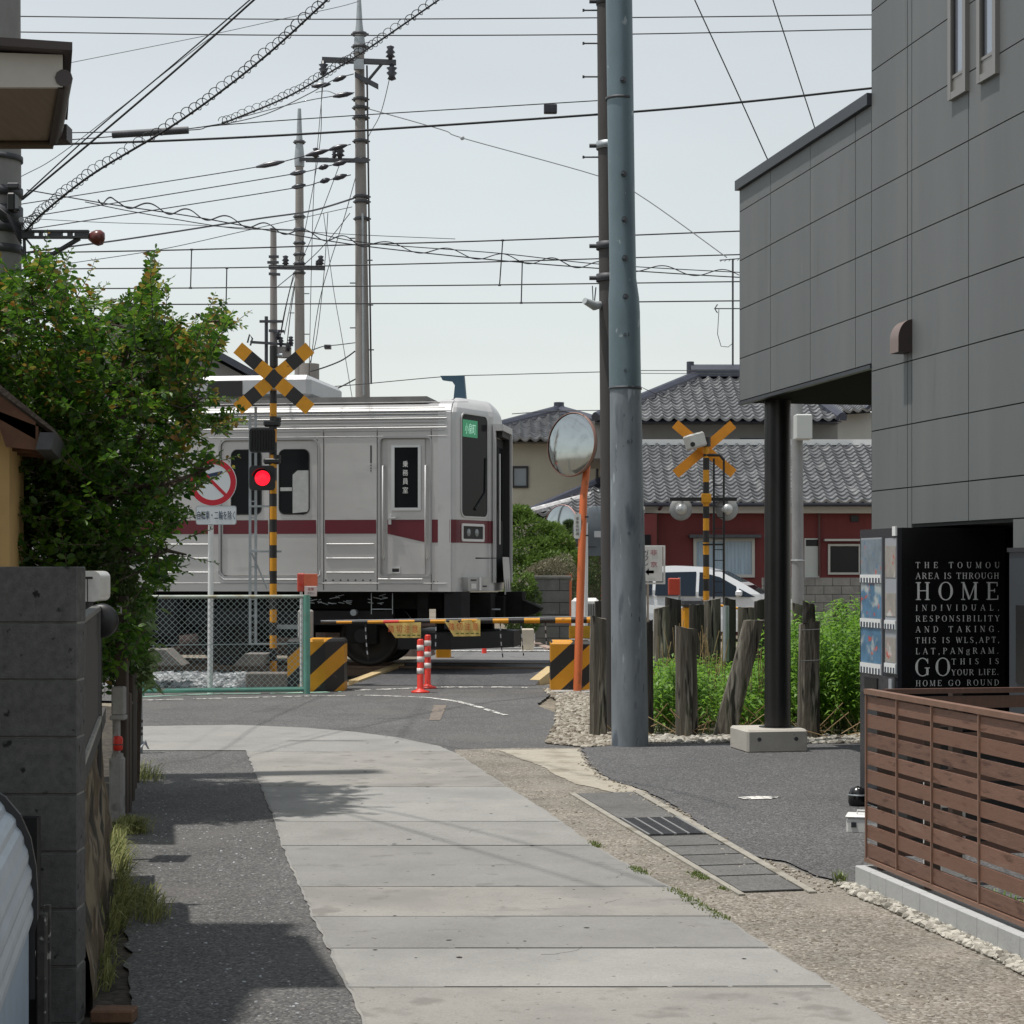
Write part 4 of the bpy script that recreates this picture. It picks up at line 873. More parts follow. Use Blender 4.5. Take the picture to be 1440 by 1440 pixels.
mb = MB(); ringplate(mb, [(X(550), Z(806)), (X(562), Z(806)), (X(562), Z(797)), (X(550), Z(797))], [(X(551), Z(804.5)), (X(561), Z(804.5)), (X(561), Z(799)), (X(551), Z(799))], P-D*.0201, U, UZ, .01, M_bead); tw(mb, X(551), X(561), YS+.02, YS+.024, Z(804.5), Z(800), M_gask); mb.build('step_recess', cdr)
mb = MB(); ro = rrect(dx0-.012, dx1+.012, cz0-.012, cz1+.02, .07, 5); ri = rrect(dx0+.01, dx1-.01, cz0+.01, cz1-.01, .05, 5); ringplate(mb, ro, ri, T2W(0, YS, 0), U, UZ, .008, M_ts2); mb.build('door_frame', tr)
mb = MB()
for px, a, b in ((538.8, 655, 785), (598.7, 655, 785)): mb.tube([T2W(X(px), YS+.02, Z(b)), T2W(X(px), YS-.03, Z(b)), T2W(X(px), YS-.03, Z(a)), T2W(X(px), YS+.02, Z(a))], .012, M_bead, 6)
mb.build('handrail', tr)
mb = MB(); bead(mb, dx0-.02, dx1-.12, cz0-.035, .012); mb.build('door_step', tr)
mb = MB(); tw(mb, X(521.5)-.008, X(521.5)+.012, YS-.003, YS, Z(651), Z(626), M_gask)
for py in (654, 658, 661.5): tw(mb, X(521.5)-.006, X(521.5)+.008, YS-.003, YS, Z(py+1.3), Z(py-.8), M_gask)
mb.build('car_number', tr)
# nose: faceted in plan, rounded over at the top
plan = [(0, -1.4), (.045, -1.392), (.085, -1.36), (.115, -1.31), (.41, -.50), (.47, -.43), (.485, 0), (.47, .43), (.41, .50), (.115, 1.31), (.085, 1.36), (.045, 1.392), (0, 1.4)]
zl = [zb_-.0, 1.6, 2.2, 3.0, 3.5, 3.62, 3.70, 3.77, 3.83, 3.875, 3.91, 3.935]
def sc_(z): 
    if z <= 3.62: return 1.0, 1.0
    k = (z-3.62)/(3.96-3.62); return 1-.35*k**2.6, math.sqrt(max(0, 1-k**2.4*.72)) if z > 3.66 else 1.0
mb = MB(); rings = []
for z in zl:
    kx, ky = sc_(z); rings.append([T2W(x*kx-(1-kx)*.0, y*ky, z+(.0 if z < 3.62 else .02)) for x, y in plan])
n = len(plan); vs = [p for r in rings for p in r]
fs = [(i*n+j, i*n+j+1, (i+1)*n+j+1, (i+1)*n+j) for i in range(len(rings)-1) for j in range(n-1)]
mb.add(vs, fs, M_nose, True); mb.add(rings[-1]+[T2W(-.4, 0, 3.95)], [tuple(range(n))+(n,)], M_nose)
mb.add(rings[0], [tuple(range(n))[::-1]], M_tdark)
no = mb.build('nose', tr)
md = no.modifiers.new('edges', 'EDGE_SPLIT'); md.split_angle = R(14)
# nose collar where the shell meets the body
mb = MB(); cs_ = [(-1.405, zb_), (-1.405, 3.6), (-1.40, 3.72), (-1.33, 3.83), (-1.15, 3.90), (-.7, 3.95), (0, 3.975), (.7, 3.95), (1.15, 3.90), (1.33, 3.83), (1.405, 3.72), (1.405, zb_)]
a = [T2W(-.16, y, z) for y, z in cs_]; b = [T2W(.02, y, z+.0) for y, z in cs_]; n = len(cs_)
mb.add(a+b, [(i, i+n, i+n+1, i+1) for i in range(n-1)], M_nose); mb.add(a, [tuple(range(n))[::-1]], M_nose); mb.add(b, [tuple(range(n))], M_nose)
mb.build('collar', tr)
def facet(s):
    a = Vector(plan[3]) if s < 0 else Vector((.41, .50)); b = Vector(plan[4]) if s < 0 else Vector((.115, 1.31))
    Pa = T2W(a.x, a.y, 0); Pb = T2W(b.x, b.y, 0); r = (Pb-Pa); L = r.length; return Pa, r/L, L
for s in (-1, 1):
    Pa, r, L = facet(s); o = rrect(.05, L-.04, Z(727, 660), 3.725, .10); oi = rrect(.07, L-.06, Z(725, 660), 3.705, .085); nn = r.cross(UZ).normalized()
    mb = MB(); plate(mb, oi, Pa, r, UZ, .006, M_tg); wn = mb.build('windscreen', tr)
    mb = MB(); ringplate(mb, o, oi, Pa, r, UZ, .014, M_nose); mb.build('window_surround', wn)
    if s < 0:
        mb = MB(); led = mat('led_green', (.01, .10, .05), .4, emit=((.03, .35, .16), .35)); zc = Z(600, 665)
        plate(mb, [(.1, zc-.12), (L-.34, zc-.12), (L-.34, zc+.12), (.1, zc+.12)], Pa, r, UZ, .008, led); ds = mb.build('destination_display', wn)
        mb = MB(); put_text(mb, '小泉町', .1+(L-.44)/2, zc, L-.56, .15, mat('led_white', (.5, .7, .6), .5, emit=((.4, .8, .6), .35)), Pa+nn*.007, r); mb.build('lettering', ds)
        mb = MB(); mb.tube([Pa+nn*.012+r*x+UZ*z for x, z in ((L-.10, Z(640, 660)), (L-.12, Z(690, 660)), (L-.42, Z(715, 660)))], .022, M_gask, 6); mb.build('wiper', wn)
    # headlight
    h0, h1 = .06, L-.16; za, zc = Z(761, 660), Z(735.5, 660)
    mb = MB(); ringplate(mb, rrect(h0, h1, za, zc, .03, 3), rrect(h0+.035, h1-.035, za+.035, zc-.035, .015, 3), Pa, r, UZ, .022, M_bead); hl = mb.build('headlight', tr)
    mb = MB(); plate(mb, rrect(h0+.03, h1-.03, za+.03, zc-.03, .015, 3), Pa, r, UZ, .009, M_gask)
    for kk in (.32, .68):
        c = Pa+r*(h0+(h1-h0)*kk)+UZ*((za+zc)/2)+nn*.01; Tm = Matrix.Translation(c) @ nn.to_track_quat('Z', 'Y').to_matrix().to_4x4(); mb.lathe([(.055, 0), (.05, .008), (0, .012)], mat('lamp_glass', (.25, .27, .28), .1, spec=.8), 14, Tm)
    mb.build('lens', hl)
# maroon band round the nose
mb = MB(); zq0, zq1 = Z(763, 645), zm1; off = .006
for i in range(len(plan)-1):
    a, b = plan[i], plan[i+1]; Pa, Pb = T2W(*a), T2W(*b); r = (Pb-Pa).normalized(); nn = r.cross(UZ).normalized()*off
    mb.quad(Pa+nn+UZ*zq0, Pb+nn+UZ*zq0, Pb+nn+UZ*zq1, Pa+nn+UZ*zq1, M_maroon)
mb.build('nose_stripe', tr)
# gangway door at the centre
xg = .486
mb = MB(); gz0, gz1 = 1.35, 3.52
tw(mb, xg-.02, xg+.02, -.47, -.41, gz0, gz1, M_nose); tw(mb, xg-.02, xg+.13, .41, .47, gz0, gz1, M_nose)
tw(mb, xg-.02, xg+.13, -.47, .47, gz1, gz1+.09, M_nose); tw(mb, xg-.01, xg+.015, -.40, -.35, gz0, gz1-.02, M_gask); tw(mb, xg-.01, xg+.10, .35, .40, gz0, gz1-.02, M_gask); tw(mb, xg-.01, xg+.1, -.35, .35, gz1-.08, gz1-.002, M_gask)
mb.build('gangway_frame', tr)
mb = MB(); tw(mb, xg-.04, xg+.012, -.35, .35, gz0, gz1-.1, M_tdark2); gd = mb.build('gangway_door', tr)
mb = MB(); tw(mb, xg+.012, xg+.018, -.24, .24, 2.25, 3.3, M_tg); mb.build('window', gd)
mb = MB(); mb.tube([T2W(xg+.05, -.28, 1.9), T2W(xg+.05, -.28, 3.2)], .014, M_bead, 6); mb.build('handle', gd)
mb = MB(); 
for k in range(4): 
    z = Z(586, 705)+.0+.0; mb.add([T2W(.487, -.2+k*.1, z-.1), T2W(.487, -.13+k*.1, z-.1), T2W(.487, -.13+k*.1, z-.02), T2W(.487, -.2+k*.1, z-.02)], [(0, 1, 2, 3)], mat('number_orange', (.5, .16, .06), .5))
mb.add([T2W(.4875, -.2, z-.115), T2W(.4875, .17, z-.115), T2W(.4875, .17, z-.105), T2W(.4875, -.2, z-.105)], [(0, 1, 2, 3)], MATS['number_orange']); mb.build('car_number', tr)
mb = MB(); a = [T2W(xg+.10, -.33, 1.72), T2W(xg+.10, .33, 1.72), T2W(xg+.13, .33, 1.22), T2W(xg+.13, -.33, 1.22)]; mb.add(a+[p-UZ*.04 for p in a], [(0, 1, 2, 3), (4, 7, 6, 5), (0, 3, 7, 4), (1, 5, 6, 2), (2, 6, 7, 3)], M_ts)
for i in range(4): y = -.3+i*.2; mb.add([T2W(xg+.1315, y-.05, 1.225), T2W(xg+.1315, y+.05, 1.225), T2W(xg+.121, y, 1.42)], [(0, 1, 2)], M_gask)
mb.build('gangway_plate', tr)
mb = MB(); mb.tube([T2W(.3, -1.0, 1.7), T2W(.62, -1.0, 1.7), T2W(.62, -1.0, 2.35)], .012, M_gask, 6); mb.build('grab_rail', tr)
# roof: cooling unit, horn cowl, vents
M_ac = mat('roof_unit', (.46, .47, .48), .5, .2, var=(3, .06))
ax1, ax0 = X(428)+.0, X(200)
mb = MB(); mb.cbox(ax0, ax1, -1.05, .95, 3.96, 4.30, M_ac, .07, TM); ac = mb.build('cooling_unit', tr)
mb = MB()
for a, b in ((X(282), X(331)), (X(215), X(262))): tw(mb, a, b, -1.056, -1.048, 4.01, 4.22, M_gask)
mb.build('grille', ac)
mb = MB(); tw(mb, X(262), X(412), -1.15, -1.0, 3.925, 3.96, M_gask); mb.build('mounting', tr)
for k in range(1, 4):
    mb = MB(); mb.cbox(ax0-k*4.4, ax1-k*4.4, -1.0, 1.0, 3.96, 4.3, M_ac, .07, TM); mb.build('cooling_unit', tr)
M_ant = mat('dark_blue_metal', (.035, .08, .12), .5, .2)
mb = MB(); zz = lambda py: H-(py-HY)/F*27.6
xx = lambda px: (TI @ W(px, 560, 27.6)).x
yc = .35
pr = [(xx(634), zz(560)), (xx(652), zz(560)), (xx(649), zz(526)), (xx(615), zz(526)), (xx(618), zz(532)), (xx(632), zz(534)), (xx(636), zz(540))]
mb.prism([T2W(x, yc-.05, z) for x, z in pr], D*.1, M_ant); mb.build('roof_antenna', tr)
# ---- underframe
mb = MB()
tw(mb, -19.5, -.2, -1.0, 1.0, zb_-.25, zb_-.02, M_tdark); mb.build('underframe', tr)
mb = MB(); tw(mb, X(624), X(659), -1.36, -1.30, .72, zb_-.0, M_tdark2); tw(mb, X(585), X(600), -1.3, -1.2, .8, zb_, M_tdark); mb.build('side_skirt', tr)
def bogie(xc):
    mb = MB()
    for y in (-1.05, 1.05):
        tw(mb, xc-1.5, xc+1.5, y-.07, y+.07, .60+ZR, .80+ZR, M_tdark2); tw(mb, xc-.35, xc+.35, y-.09, y+.09, .42+ZR, .62+ZR, M_tdark)
        for s in (-1, 1):
            tw(mb, xc+s*1.05-.22, xc+s*1.05+.22, y-.10, y+.10, .34+ZR, .60+ZR, M_tdark); mb.tube([T2W(xc+s*1.05, y-.11, .45+ZR), T2W(xc+s*1.05, y+.11, .45+ZR)], .10, M_tdark2, 14)
        for i in range(6): mb.tube([T2W(xc-.18, y+.0, .8+ZR+i*.03), T2W(xc+.18, y+.0, .8+ZR+i*.03)], .06, M_tdark, 8)
    bg_ = mb.build('bogie', tr)
    for s in (-1, 1):
        for y in (-.57, .57):
            mb = MB(); q = (TM.to_3x3() @ Vector((0, 1, 0))).to_track_quat('Z', 'Y').to_matrix().to_4x4(); Tm = Matrix.Translation(T2W(xc+s*1.05, y, ZR+.43)) @ q
            mb.lathe([(0, -.07), (.12, -.07), (.13, -.03), (.34, -.03), (.37, -.06), (.43, -.06), (.43, .06), (.37, .06), (.34, .02), (.12, .02), (0, .06)], mat('wheel_steel', (.03, .027, .025), .5, .4), 32, Tm); mb.build('wheel', bg_)
        mb = MB(); mb.tube([T2W(xc+s*1.05, -.5, ZR+.43), T2W(xc+s*1.05, .5, ZR+.43)], .08, M_tdark, 10); mb.build('axle', bg_)
bogie(-2.35); bogie(-16.1)
mb = MB(); mb.tube([T2W(X(494), YS+.24, Z(862)), T2W(X(494), YS+.12, Z(862))], .045, M_galv2, 12); mb.build('axle_cap', tr)
mb = MB()
for x0, x1, za in ((-4.4, -3.95, .6), (-5.9, -4.6, .36), (-7.6, -6.1, .36), (-9.9, -7.8, .36), (-12.8, -10.2, .4)): mb.cbox(x0, x1, -1.3, .9, za, zb_-.1, M_tdark2, .03, TM)
mb.build('equipment_box', tr)
mb = MB(); rr_ = random.Random(4)
for i in range(26):
    x = rr_.uniform(-2.1, -.9); z = rr_.uniform(Z(850), Z(838)); mb.tube([T2W(x, -1.25, z), T2W(x+rr_.uniform(.03, .12), -1.25, z+rr_.uniform(-.03, .03))], .006, M_galv2, 5)
for x in (-.72, -1.02): mb.tube([T2W(x-.1, -1.3, zb_), T2W(x-.1, -1.3, Z(864)), ], .007, M_galv2, 5)
mb.tube([T2W(-.83, -1.3, Z(857)), T2W(-1.12, -1.3, Z(857))], .008, M_galv2, 5)
mb.build('pipework', tr)
# nose fittings: marker lamp box, coupler, snow plough
mb = MB(); M_lb = mat('lamp_box', (.38, .38, .37), .5, .2, var=(8, .1))
Pa, r, L = facet(-1); nn = r.cross(UZ).normalized()
plate(mb, [(.1, Z(831, 675)), (L-.18, Z(831, 675)), (L-.14, Z(812, 675)), (.08, Z(812, 675))], Pa, r, UZ, .10, M_lb); lb = mb.build('jumper_box', tr)
mb = MB(); plate(mb, [(.16, Z(828, 675)), (.3, Z(828, 675)), (.3, Z(821, 675)), (.16, Z(821, 675))], Pa+nn*.1, r, UZ, .01, M_bead); plate(mb, [(.16, Z(817, 675)), (.32, Z(817, 675)), (.32, Z(815, 675)), (.16, Z(815, 675))], Pa+nn*.1, r, UZ, .004, M_gask); plate(mb, [(.5, Z(826, 675)), (L-.24, Z(826, 675)), (L-.24, Z(824, 675)), (.5, Z(824, 675))], Pa+nn*.1, r, UZ, .004, M_gask); plate(mb, [(.38, Z(831, 675)), (.43, Z(831, 675)), (.43, Z(812, 675)), (.38, Z(812, 675))], Pa+nn*.1, r, UZ, .02, M_bead); mb.build('cover', lb)
mb = MB(); tw(mb, .1, .5, -.9, .9, .78, 1.2, M_tdark); tw(mb, .2, .62, -.45, .45, .78, 1.16, M_tdark); tw(mb, .5, .85, -.2, .2, .86, 1.22, M_tdark); mb.prism([T2W(.85, -.16, z) for z in (.9,)]*0 or [T2W(.85, -.17, .84), T2W(1.06, -.17, .92), T2W(1.12, -.17, .98), T2W(.96, -.17, 1.06), T2W(.85, -.17, 1.1)], D*.34, M_tdark); mb.build('coupler', tr)
mb = MB(); mb.tube([T2W(.25, -.8, .98), T2W(.62, -.8, .98)], .012, M_galv2, 6); mb.tube([T2W(.12, -1.1, 1.12), T2W(.12, -1.1, .9), T2W(.2, -1.1, .82)], .012, M_galv2, 6); mb.tube([T2W(.2, -1.15, 1.15), T2W(.2, -1.15, .62)], .008, M_galv2, 6); mb.build('hose', tr)
mb = MB(); za, zc = .36, .66
M_plow = mat('plough_grey', (.04, .04, .042), .55, var=(3, .15)); pl = [(-.75, -1.28), (.0, -1.25), (.75, -.35), (.75, .35), (.0, 1.25), (-.75, 1.28)]
for i in range(5):
    a, b = T2W(*pl[i]), T2W(*pl[i+1]); zl2 = .43
    mb.add([a+UZ*zl2, b+UZ*zl2, b+UZ*zc, a+UZ*zc], [(0, 1, 2, 3), (3, 2, 1, 0)], M_plow)
mb.add([T2W(x, y, zc) for x, y in pl], [tuple(range(6))], M_plow); tw(mb, -.3, .3, -.8, -.6, .6, 1.2, M_tdark); tw(mb, -.3, .3, .6, .8, .6, 1.2, M_tdark); mb.build('snow_plough', tr)
# ================================================================ LEVEL CROSSING EQUIPMENT
def stripemat(name, kx, kz, per, off=0.0, duty=.5, ky=0.0):
    m = bpy.data.materials.new(name); m.use_nodes = True; t = m.node_tree; N = t.nodes; L = t.links; b = N['Principled BSDF']; b.inputs['Roughness'].default_value = .5
    tc = N.new('ShaderNodeTexCoord'); d = N.new('ShaderNodeVectorMath'); d.operation = 'DOT_PRODUCT'; d.inputs[1].default_value = (kx/per, ky/per, kz/per); L.new(tc.outputs['Object'], d.inputs[0])
    a = N.new('ShaderNodeMath'); a.operation = 'ADD'; a.inputs[1].default_value = off+50; L.new(d.outputs['Value'], a.inputs[0])
    f = N.new('ShaderNodeMath'); f.operation = 'FRACT'; L.new(a.outputs[0], f.inputs[0]); g = N.new('ShaderNodeMath'); g.operation = 'GREATER_THAN'; g.inputs[1].default_value = duty; L.new(f.outputs[0], g.inputs[0])
    n = N.new('ShaderNodeTexNoise'); n.inputs['Scale'].default_value = 8; n.inputs['Detail'].default_value = 6; L.new(tc.outputs['Object'], n.inputs[0])
    c1 = N.new('ShaderNodeMix'); c1.data_type = 'RGBA'; c1.inputs[6].default_value = (.56, .235, .006, 1); c1.inputs[7].default_value = (.68, .31, .012, 1); L.new(n.outputs['Fac'], c1.inputs[0])
    mx = N.new('ShaderNodeMix'); mx.data_type = 'RGBA'; mx.inputs[7].default_value = (.016, .015, .015, 1); L.new(g.outputs[0], mx.inputs[0]); L.new(c1.outputs[2], mx.inputs[6])
    mp = N.new('ShaderNodeMapRange'); mp.inputs[1].default_value = .66; mp.inputs[2].default_value = .72; mp.inputs[4].default_value = .5; L.new(n.outputs['Fac'], mp.inputs[0])
    m2 = N.new('ShaderNodeMix'); m2.data_type = 'RGBA'; m2.inputs[7].default_value = (.22, .18, .13, 1); L.new(mp.outputs[0], m2.inputs[0]); L.new(mx.outputs[2], m2.inputs[6]); L.new(m2.outputs[2], b.inputs['Base Color'])
    return m
XR = Vector((1, 0, 0)); UP = Vector((0, 0, 1))
def crossbuck(root, P, A_, B_, wid, striped, Yv):
    """two crossed arms between pixel pairs at depth Yv"""
    for k, (a, b) in enumerate((A_, B_)):
        pa, pb = W(*a, Yv+k*.012), W(*b, Yv+k*.012); d = (pb-pa); L = d.length; d.normalize(); n = Vector((-d.z, 0, d.x)); n = n if n.z > 0 else -n
        mb = MB(); h = wid/2; seg = 7 if striped else 1
        for i in range(seg):
            s0, s1 = L*i/seg, L*(i+1)/seg; m = (M_orange if i % 2 == 0 else M_blk2) if striped else mat('amber_back', (.66, .25, .010), .5, var=(6, .12))
            q = [pa+d*s0-n*h, pa+d*s1-n*h, pa+d*s1+n*h, pa+d*s0+n*h]; bk = [p+Vector((0, .009, 0)) for p in q]
            mb.add(q+bk, [(0, 1, 2, 3), (7, 6, 5, 4), (0, 4, 5, 1), (2, 6, 7, 3), (1, 5, 6, 2), (0, 3, 7, 4)], m)
        mb.build('cross_arm', root)
Yc = 25.0; pb_ = W(384.3, 960, Yc); pb_.z = 0
sg = thing('crossing_signal', pb_, 'left level crossing signal with black and amber crossbuck and a lit red lamp', 'crossing signal')
mb = MB(); z0 = 0.0; pit = 18.1/F*Yc*1.0; rr = 5.0/F*Yc; ztop = W(384, 490, Yc).z; zi = W(384, 748.5-18.1*0, Yc).z; k0 = int(zi/pit)+1; z = zi-k0*pit; i = -k0
while z < ztop:
    a, b = max(z, 0), min(z+pit, ztop)
    if b > a: mb.tube([(pb_.x, Yc, a), (pb_.x, Yc, b)], rr, M_orange if i % 2 == 1 else M_blk2, 14, caps=b >= ztop)
    z += pit; i += 1
mb.build('pole', sg)
mb = MB(); mb.cyl(W(385, 516, Yc), W(385, 487, Yc), .055, M_black, 16); mb.cyl(W(389, 500, Yc), W(397, 500, Yc), .03, M_galv2, 12); mb.build('bell', sg)
crossbuck(sg, None, ((334.2, 488.8), (436, 575.4)), ((436, 489), (334, 575.2)), .178, True, Yc-.09)
mb = MB(); mb.box(pb_.x-.1, pb_.x+.1, Yc-.07, Yc-.05, W(0, 548, Yc).z, W(0, 540, Yc).z, M_galv2); mb.box(pb_.x-.1, pb_.x+.1, Yc-.07, Yc-.05, W(0, 524, Yc).z, W(0, 519, Yc).z, M_galv2); mb.build('clamp', sg)
M_redlit = mat('red_lamp_lit', (.5, .01, .01), .4, emit=((1.0, .01, .03), 1.3)); M_reddead = mat('red_lamp_dark', (.05, .005, .005), .2)
for cy, lit in ((619.5, False), (672.5, True)):
    c = W(369.5, cy, Yc-.1); hw = .175; mb = MB(); plate(mb, rrect(-hw, hw*.95, -.16, .165, .05, 4), c, XR, UP, .03, M_black); ln = mb.build('signal_lamp', sg)
    Tm = Matrix.Translation(c+Vector((0, -.03, 0))) @ Matrix.Rotation(R(90), 4, 'X')
    if lit:
        mb = MB(); mb.lathe([(.101, 0), (.095, .02), (.06, .035), (0, .042)], M_redlit, 28, Tm); mb.build('lens', ln)
        mb = MB(); vs = []; nn = 14
        for r_, y in ((.125, 0), (.125, -.13)):
            for j in range(nn+1): a = R(10+160*j/nn); vs.append(c+Vector((r_*math.cos(a), y-.03, r_*math.sin(a))))
        mb.add(vs, [(j, j+1, nn+2+j, nn+1+j) for j in range(nn)], M_black); 
        mb.build('hood', ln)
    else:
        mb = MB()
        for j in range(9): x = -.15+j*.036; mb.box(c.x+x, c.x+x+.016, c.y-.055, c.y-.03, c.z-.13, c.z+.14, M_blackgloss)
        mb.build('visor', ln)
    mb = MB(); mb.cbox(c.x+.0, c.x+.22, Yc-.06, Yc+.06, c.z+.19, c.z+.27, M_black, .02); mb.cyl((c.x+.1, Yc, c.z+.16), (c.x+.1, Yc, c.z+.22), .03, M_black, 10); mb.cyl((c.x+.17, Yc, c.z+.25), (c.x+.17, Yc, c.z+.31), .06, M_black, 12); mb.build('bracket', sg)
# ladder beside the pole
mb = MB(); Yl = Yc+.12
for px in (351.5, 359.5): mb.box(W(px, 0, Yl).x-.017, W(px, 0, Yl).x+.017, Yl, Yl+.02, W(0, 906, Yl).z, W(0, 572 if px > 355 else 580, Yl).z, M_galv2)
for py in range(590, 900, 23): mb.box(W(351, 0, Yl).x, W(360, 0, Yl).x, Yl+.004, Yl+.016, W(0, py+.8, Yl).z, W(0, py-.8, Yl).z, M_galv2)
mb.build('ladder', sg)
mb = MB()
for py, x0, x1 in ((712, 351, 388), (775.5, 351, 396), (905.5, 350, 405), (561, 351, 388)): mb.box(W(x0, 0, Yl).x, W(x1, 0, Yl).x, Yl-.02, Yl-.002, W(0, py+1.4, Yl).z, W(0, py-1.4, Yl).z, M_galv2)
mb.tube([W(354, 778, Yl), W(376, 828, Yl)], .012, M_galv2, 6); mb.box(W(384, 0, Yl).x, W(424, 0, Yl).x, Yl-.02, Yl+.01, W(0, 884.5, Yl).z, W(0, 878.5, Yl).z, M_galv2); mb.build('bracket', sg)
# relay box behind the fence post
bxp = W(427, 900, 24.55); bxp.z = 0; rb = thing('relay_cabinet', bxp, 'grey metal relay cabinet standing behind the left striped block', 'cabinet')
mb = MB(); mb.cbox(W(417, 0, 24.5).x, W(437.5, 0, 24.5).x, 24.62, 24.8, .0, W(0, 858, 24.5).z, mat('cabinet_grey', (.36, .35, .33), .6, var=(5, .12)), .02); mb.build('case', rb)
mb = MB(); mb.box(W(421, 0, 24.5).x, W(434, 0, 24.5).x, 24.61, 24.619, .5, .9, M_galv2); mb.build('door', rb)
# red emergency button box on a thin pole
eb = thing('emergency_button_box', W(423, 975, 23.8), 'red emergency button box with a pale notice by the green fence post', 'button box')
Ye = 23.8; p0 = W(423, 815, Ye); mb = MB(); mb.cyl((p0.x, Ye+.05, .0), (p0.x, Ye+.05, p0.z+.0), .018, M_white, 10); mb.build('pole', eb)
mb = MB(); mb.cbox(W(418, 0, Ye).x, W(428, 0, Ye).x, Ye-.02, Ye+.12, W(0, 832, Ye).z, W(0, 806, Ye).z, mat('faded_red', (.5, .07, .045), .55, var=(6, .2)), .012); mb.cyl(W(423, 822, Ye-.03), W(423, 822, Ye-.05), .02, M_red, 12); mb.build('case', eb)
mb = MB(); mb.cbox(W(427.5, 0, Ye).x, W(447, 0, Ye).x, Ye-.03, Ye-.02, W(0, 824, Ye).z, W(0, 807, Ye).z, mat('faded_orange', (.62, .13, .06), .6, var=(5, .15)), .003); mb.build('plate', eb)
mb = MB(); mb.cbox(W(428.5, 0, Ye).x, W(446, 0, Ye).x, Ye-.034, Ye-.022, W(0, 838.5, Ye).z, W(0, 824.3, Ye).z, mat('notice_pink', (.62, .5, .48), .6, var=(7, .1)), .003); nb_ = mb.build('notice', eb)
mb = MB(); put_text(mb, '非常', 0, 0, .075, .04, mat('ink_red', (.25, .04, .03), .6), W(437, 828.5, Ye-.034), XR); put_text(mb, 'ボタン', 0, 0, .08, .03, M_blk2, W(437, 834, Ye-.034), XR); mb.build('lettering', nb_)

# striped concrete blocks
sm = stripemat('hazard_stripes', -1, 1.08, .52, .62); sm2 = stripemat('hazard_stripes_side', -1.0, 1.08, .5, .18)
def hazard_block(x0, x1, y0, y1, zt, lab, m, cham=.0, extra=None):
    o = thing('striped_block', Vector((x0, y0, 0)), lab, 'concrete block')
    mb = MB(); c = .03
    pl = [(x0, y0), (x1-cham, y0), (x1, y0+cham), (x1, y1), (x0, y1)] if cham else [(x0, y0), (x1, y0), (x1, y1), (x0, y1)]
    cx = sum(p[0] for p in pl)/len(pl); cy = sum(p[1] for p in pl)/len(pl)
    ins = [(cx+(x-cx)*(1-c*2), cy+(y-cy)*(1-c*2)) for x, y in pl]; n = len(pl)
    vs = [Vector((x, y, 0)) for x, y in pl]+[Vector((x, y, zt-c)) for x, y in pl]+[Vector((x, y, zt)) for x, y in ins]
    mb.add(vs, [(i, (i+1) % n, (i+1) % n+n, i+n) for i in range(n)]+[(i+n, (i+1) % n+n, (i+1) % n+2*n, i+2*n) for i in range(n)]+[tuple(range(2*n, 3*n))], m)
    mb.build('body', o); return o
zl_ = H-(899-HY)/F*23.95
hazard_block(W(404, 0, 23.9).x, W(482, 0, 23.9).x, 23.9, 24.55, zl_, 'amber and black striped concrete block on the left of the crossing behind the green fence', sm, .22)
hazard_block(W(774.5, 0, 23.75).x, W(831, 0, 23.75).x, 23.75, 24.5, H-(902.5-HY)/F*23.75, 'amber and black striped concrete block on the right behind the orange mirror pole', sm2)
mb = MB(); mb.cbox(W(779, 0, 23.4).x, W(834, 0, 23.4).x, 23.45, 23.72, 0, .035, M_conc, .008); solo(mb, 'kerb_slab', 'low concrete slab in front of the right striped block', 'slab')
mb = MB(); a = G(613, 938, .14); mb.cbox(W(613, 0, 30).x, W(633.5, 0, 30).x, 30.0, 30.4, .1, .34, M_orange, .015); solo(mb, 'amber_block', 'small plain amber block beyond the track under the train nose', 'concrete block')

# boom barrier
Yb = 24.45; bm = thing('crossing_barrier', Vector((W(858, 0, Yb).x, Yb, 0)), 'lowered black and amber crossing barrier pole with hanging strips across the road', 'barrier')
px0 = 451.0; mb = MB(); px = px0; k = 0; edges = [451, 473]+[473+22*i for i in range(1, 18)]
def bz(px): return H-((875.3-(px-452)*.0085)-HY)/F*Yb
def brad(px): return (1.7+(px-452)*.0072)/F*Yb
for a, b in zip(edges, edges[1:]):
    m = M_blk2 if k % 2 == 0 else M_orange
    if a == 539: m = M_red
    mb.tube([(W(a, 0, Yb).x, Yb, bz(a)), (W(b, 0, Yb).x, Yb, bz(b))], [brad(a), brad(b)], m, 10, caps=(k == 0)); k += 1
mb.build('boom', bm)
mb = MB(); mb.tube([(W(451, 0, Yb).x, Yb, bz(451)+brad(451)+.006), (W(846, 0, Yb).x, Yb, bz(846)+brad(846)+.006)], .005, M_insulw, 5); mb.build('tension_wire', bm)
rd = random.Random(8)
for px, yb in ((514, 926), (613, 918), (703.5, 925), (733, 922), (767, 906)):
    mb = MB(); z = bz(px)-.02; k = 0; xq = W(px, 0, Yb).x; ze = H-(yb-HY)/F*Yb
    while z > ze:
        z2 = max(ze, z-.05); sw = .03*((bz(px)-z2)/.45)**2*(1 if px != 613 else -.3); mb.tube([(xq+.03*((bz(px)-z)/.45)**2*(1 if px != 613 else -.3), Yb, z), (xq+sw, Yb, z2)], .009, M_blk2 if k % 2 == 0 else M_insulw, 6); z = z2; k += 1
    mb.build('hanging_strip', bm)
M_film = mat('yellow_film', (.74, .55, .18), .4, var=(14, .15)); M_filmt = mat('film_red', (.55, .09, .03), .5)
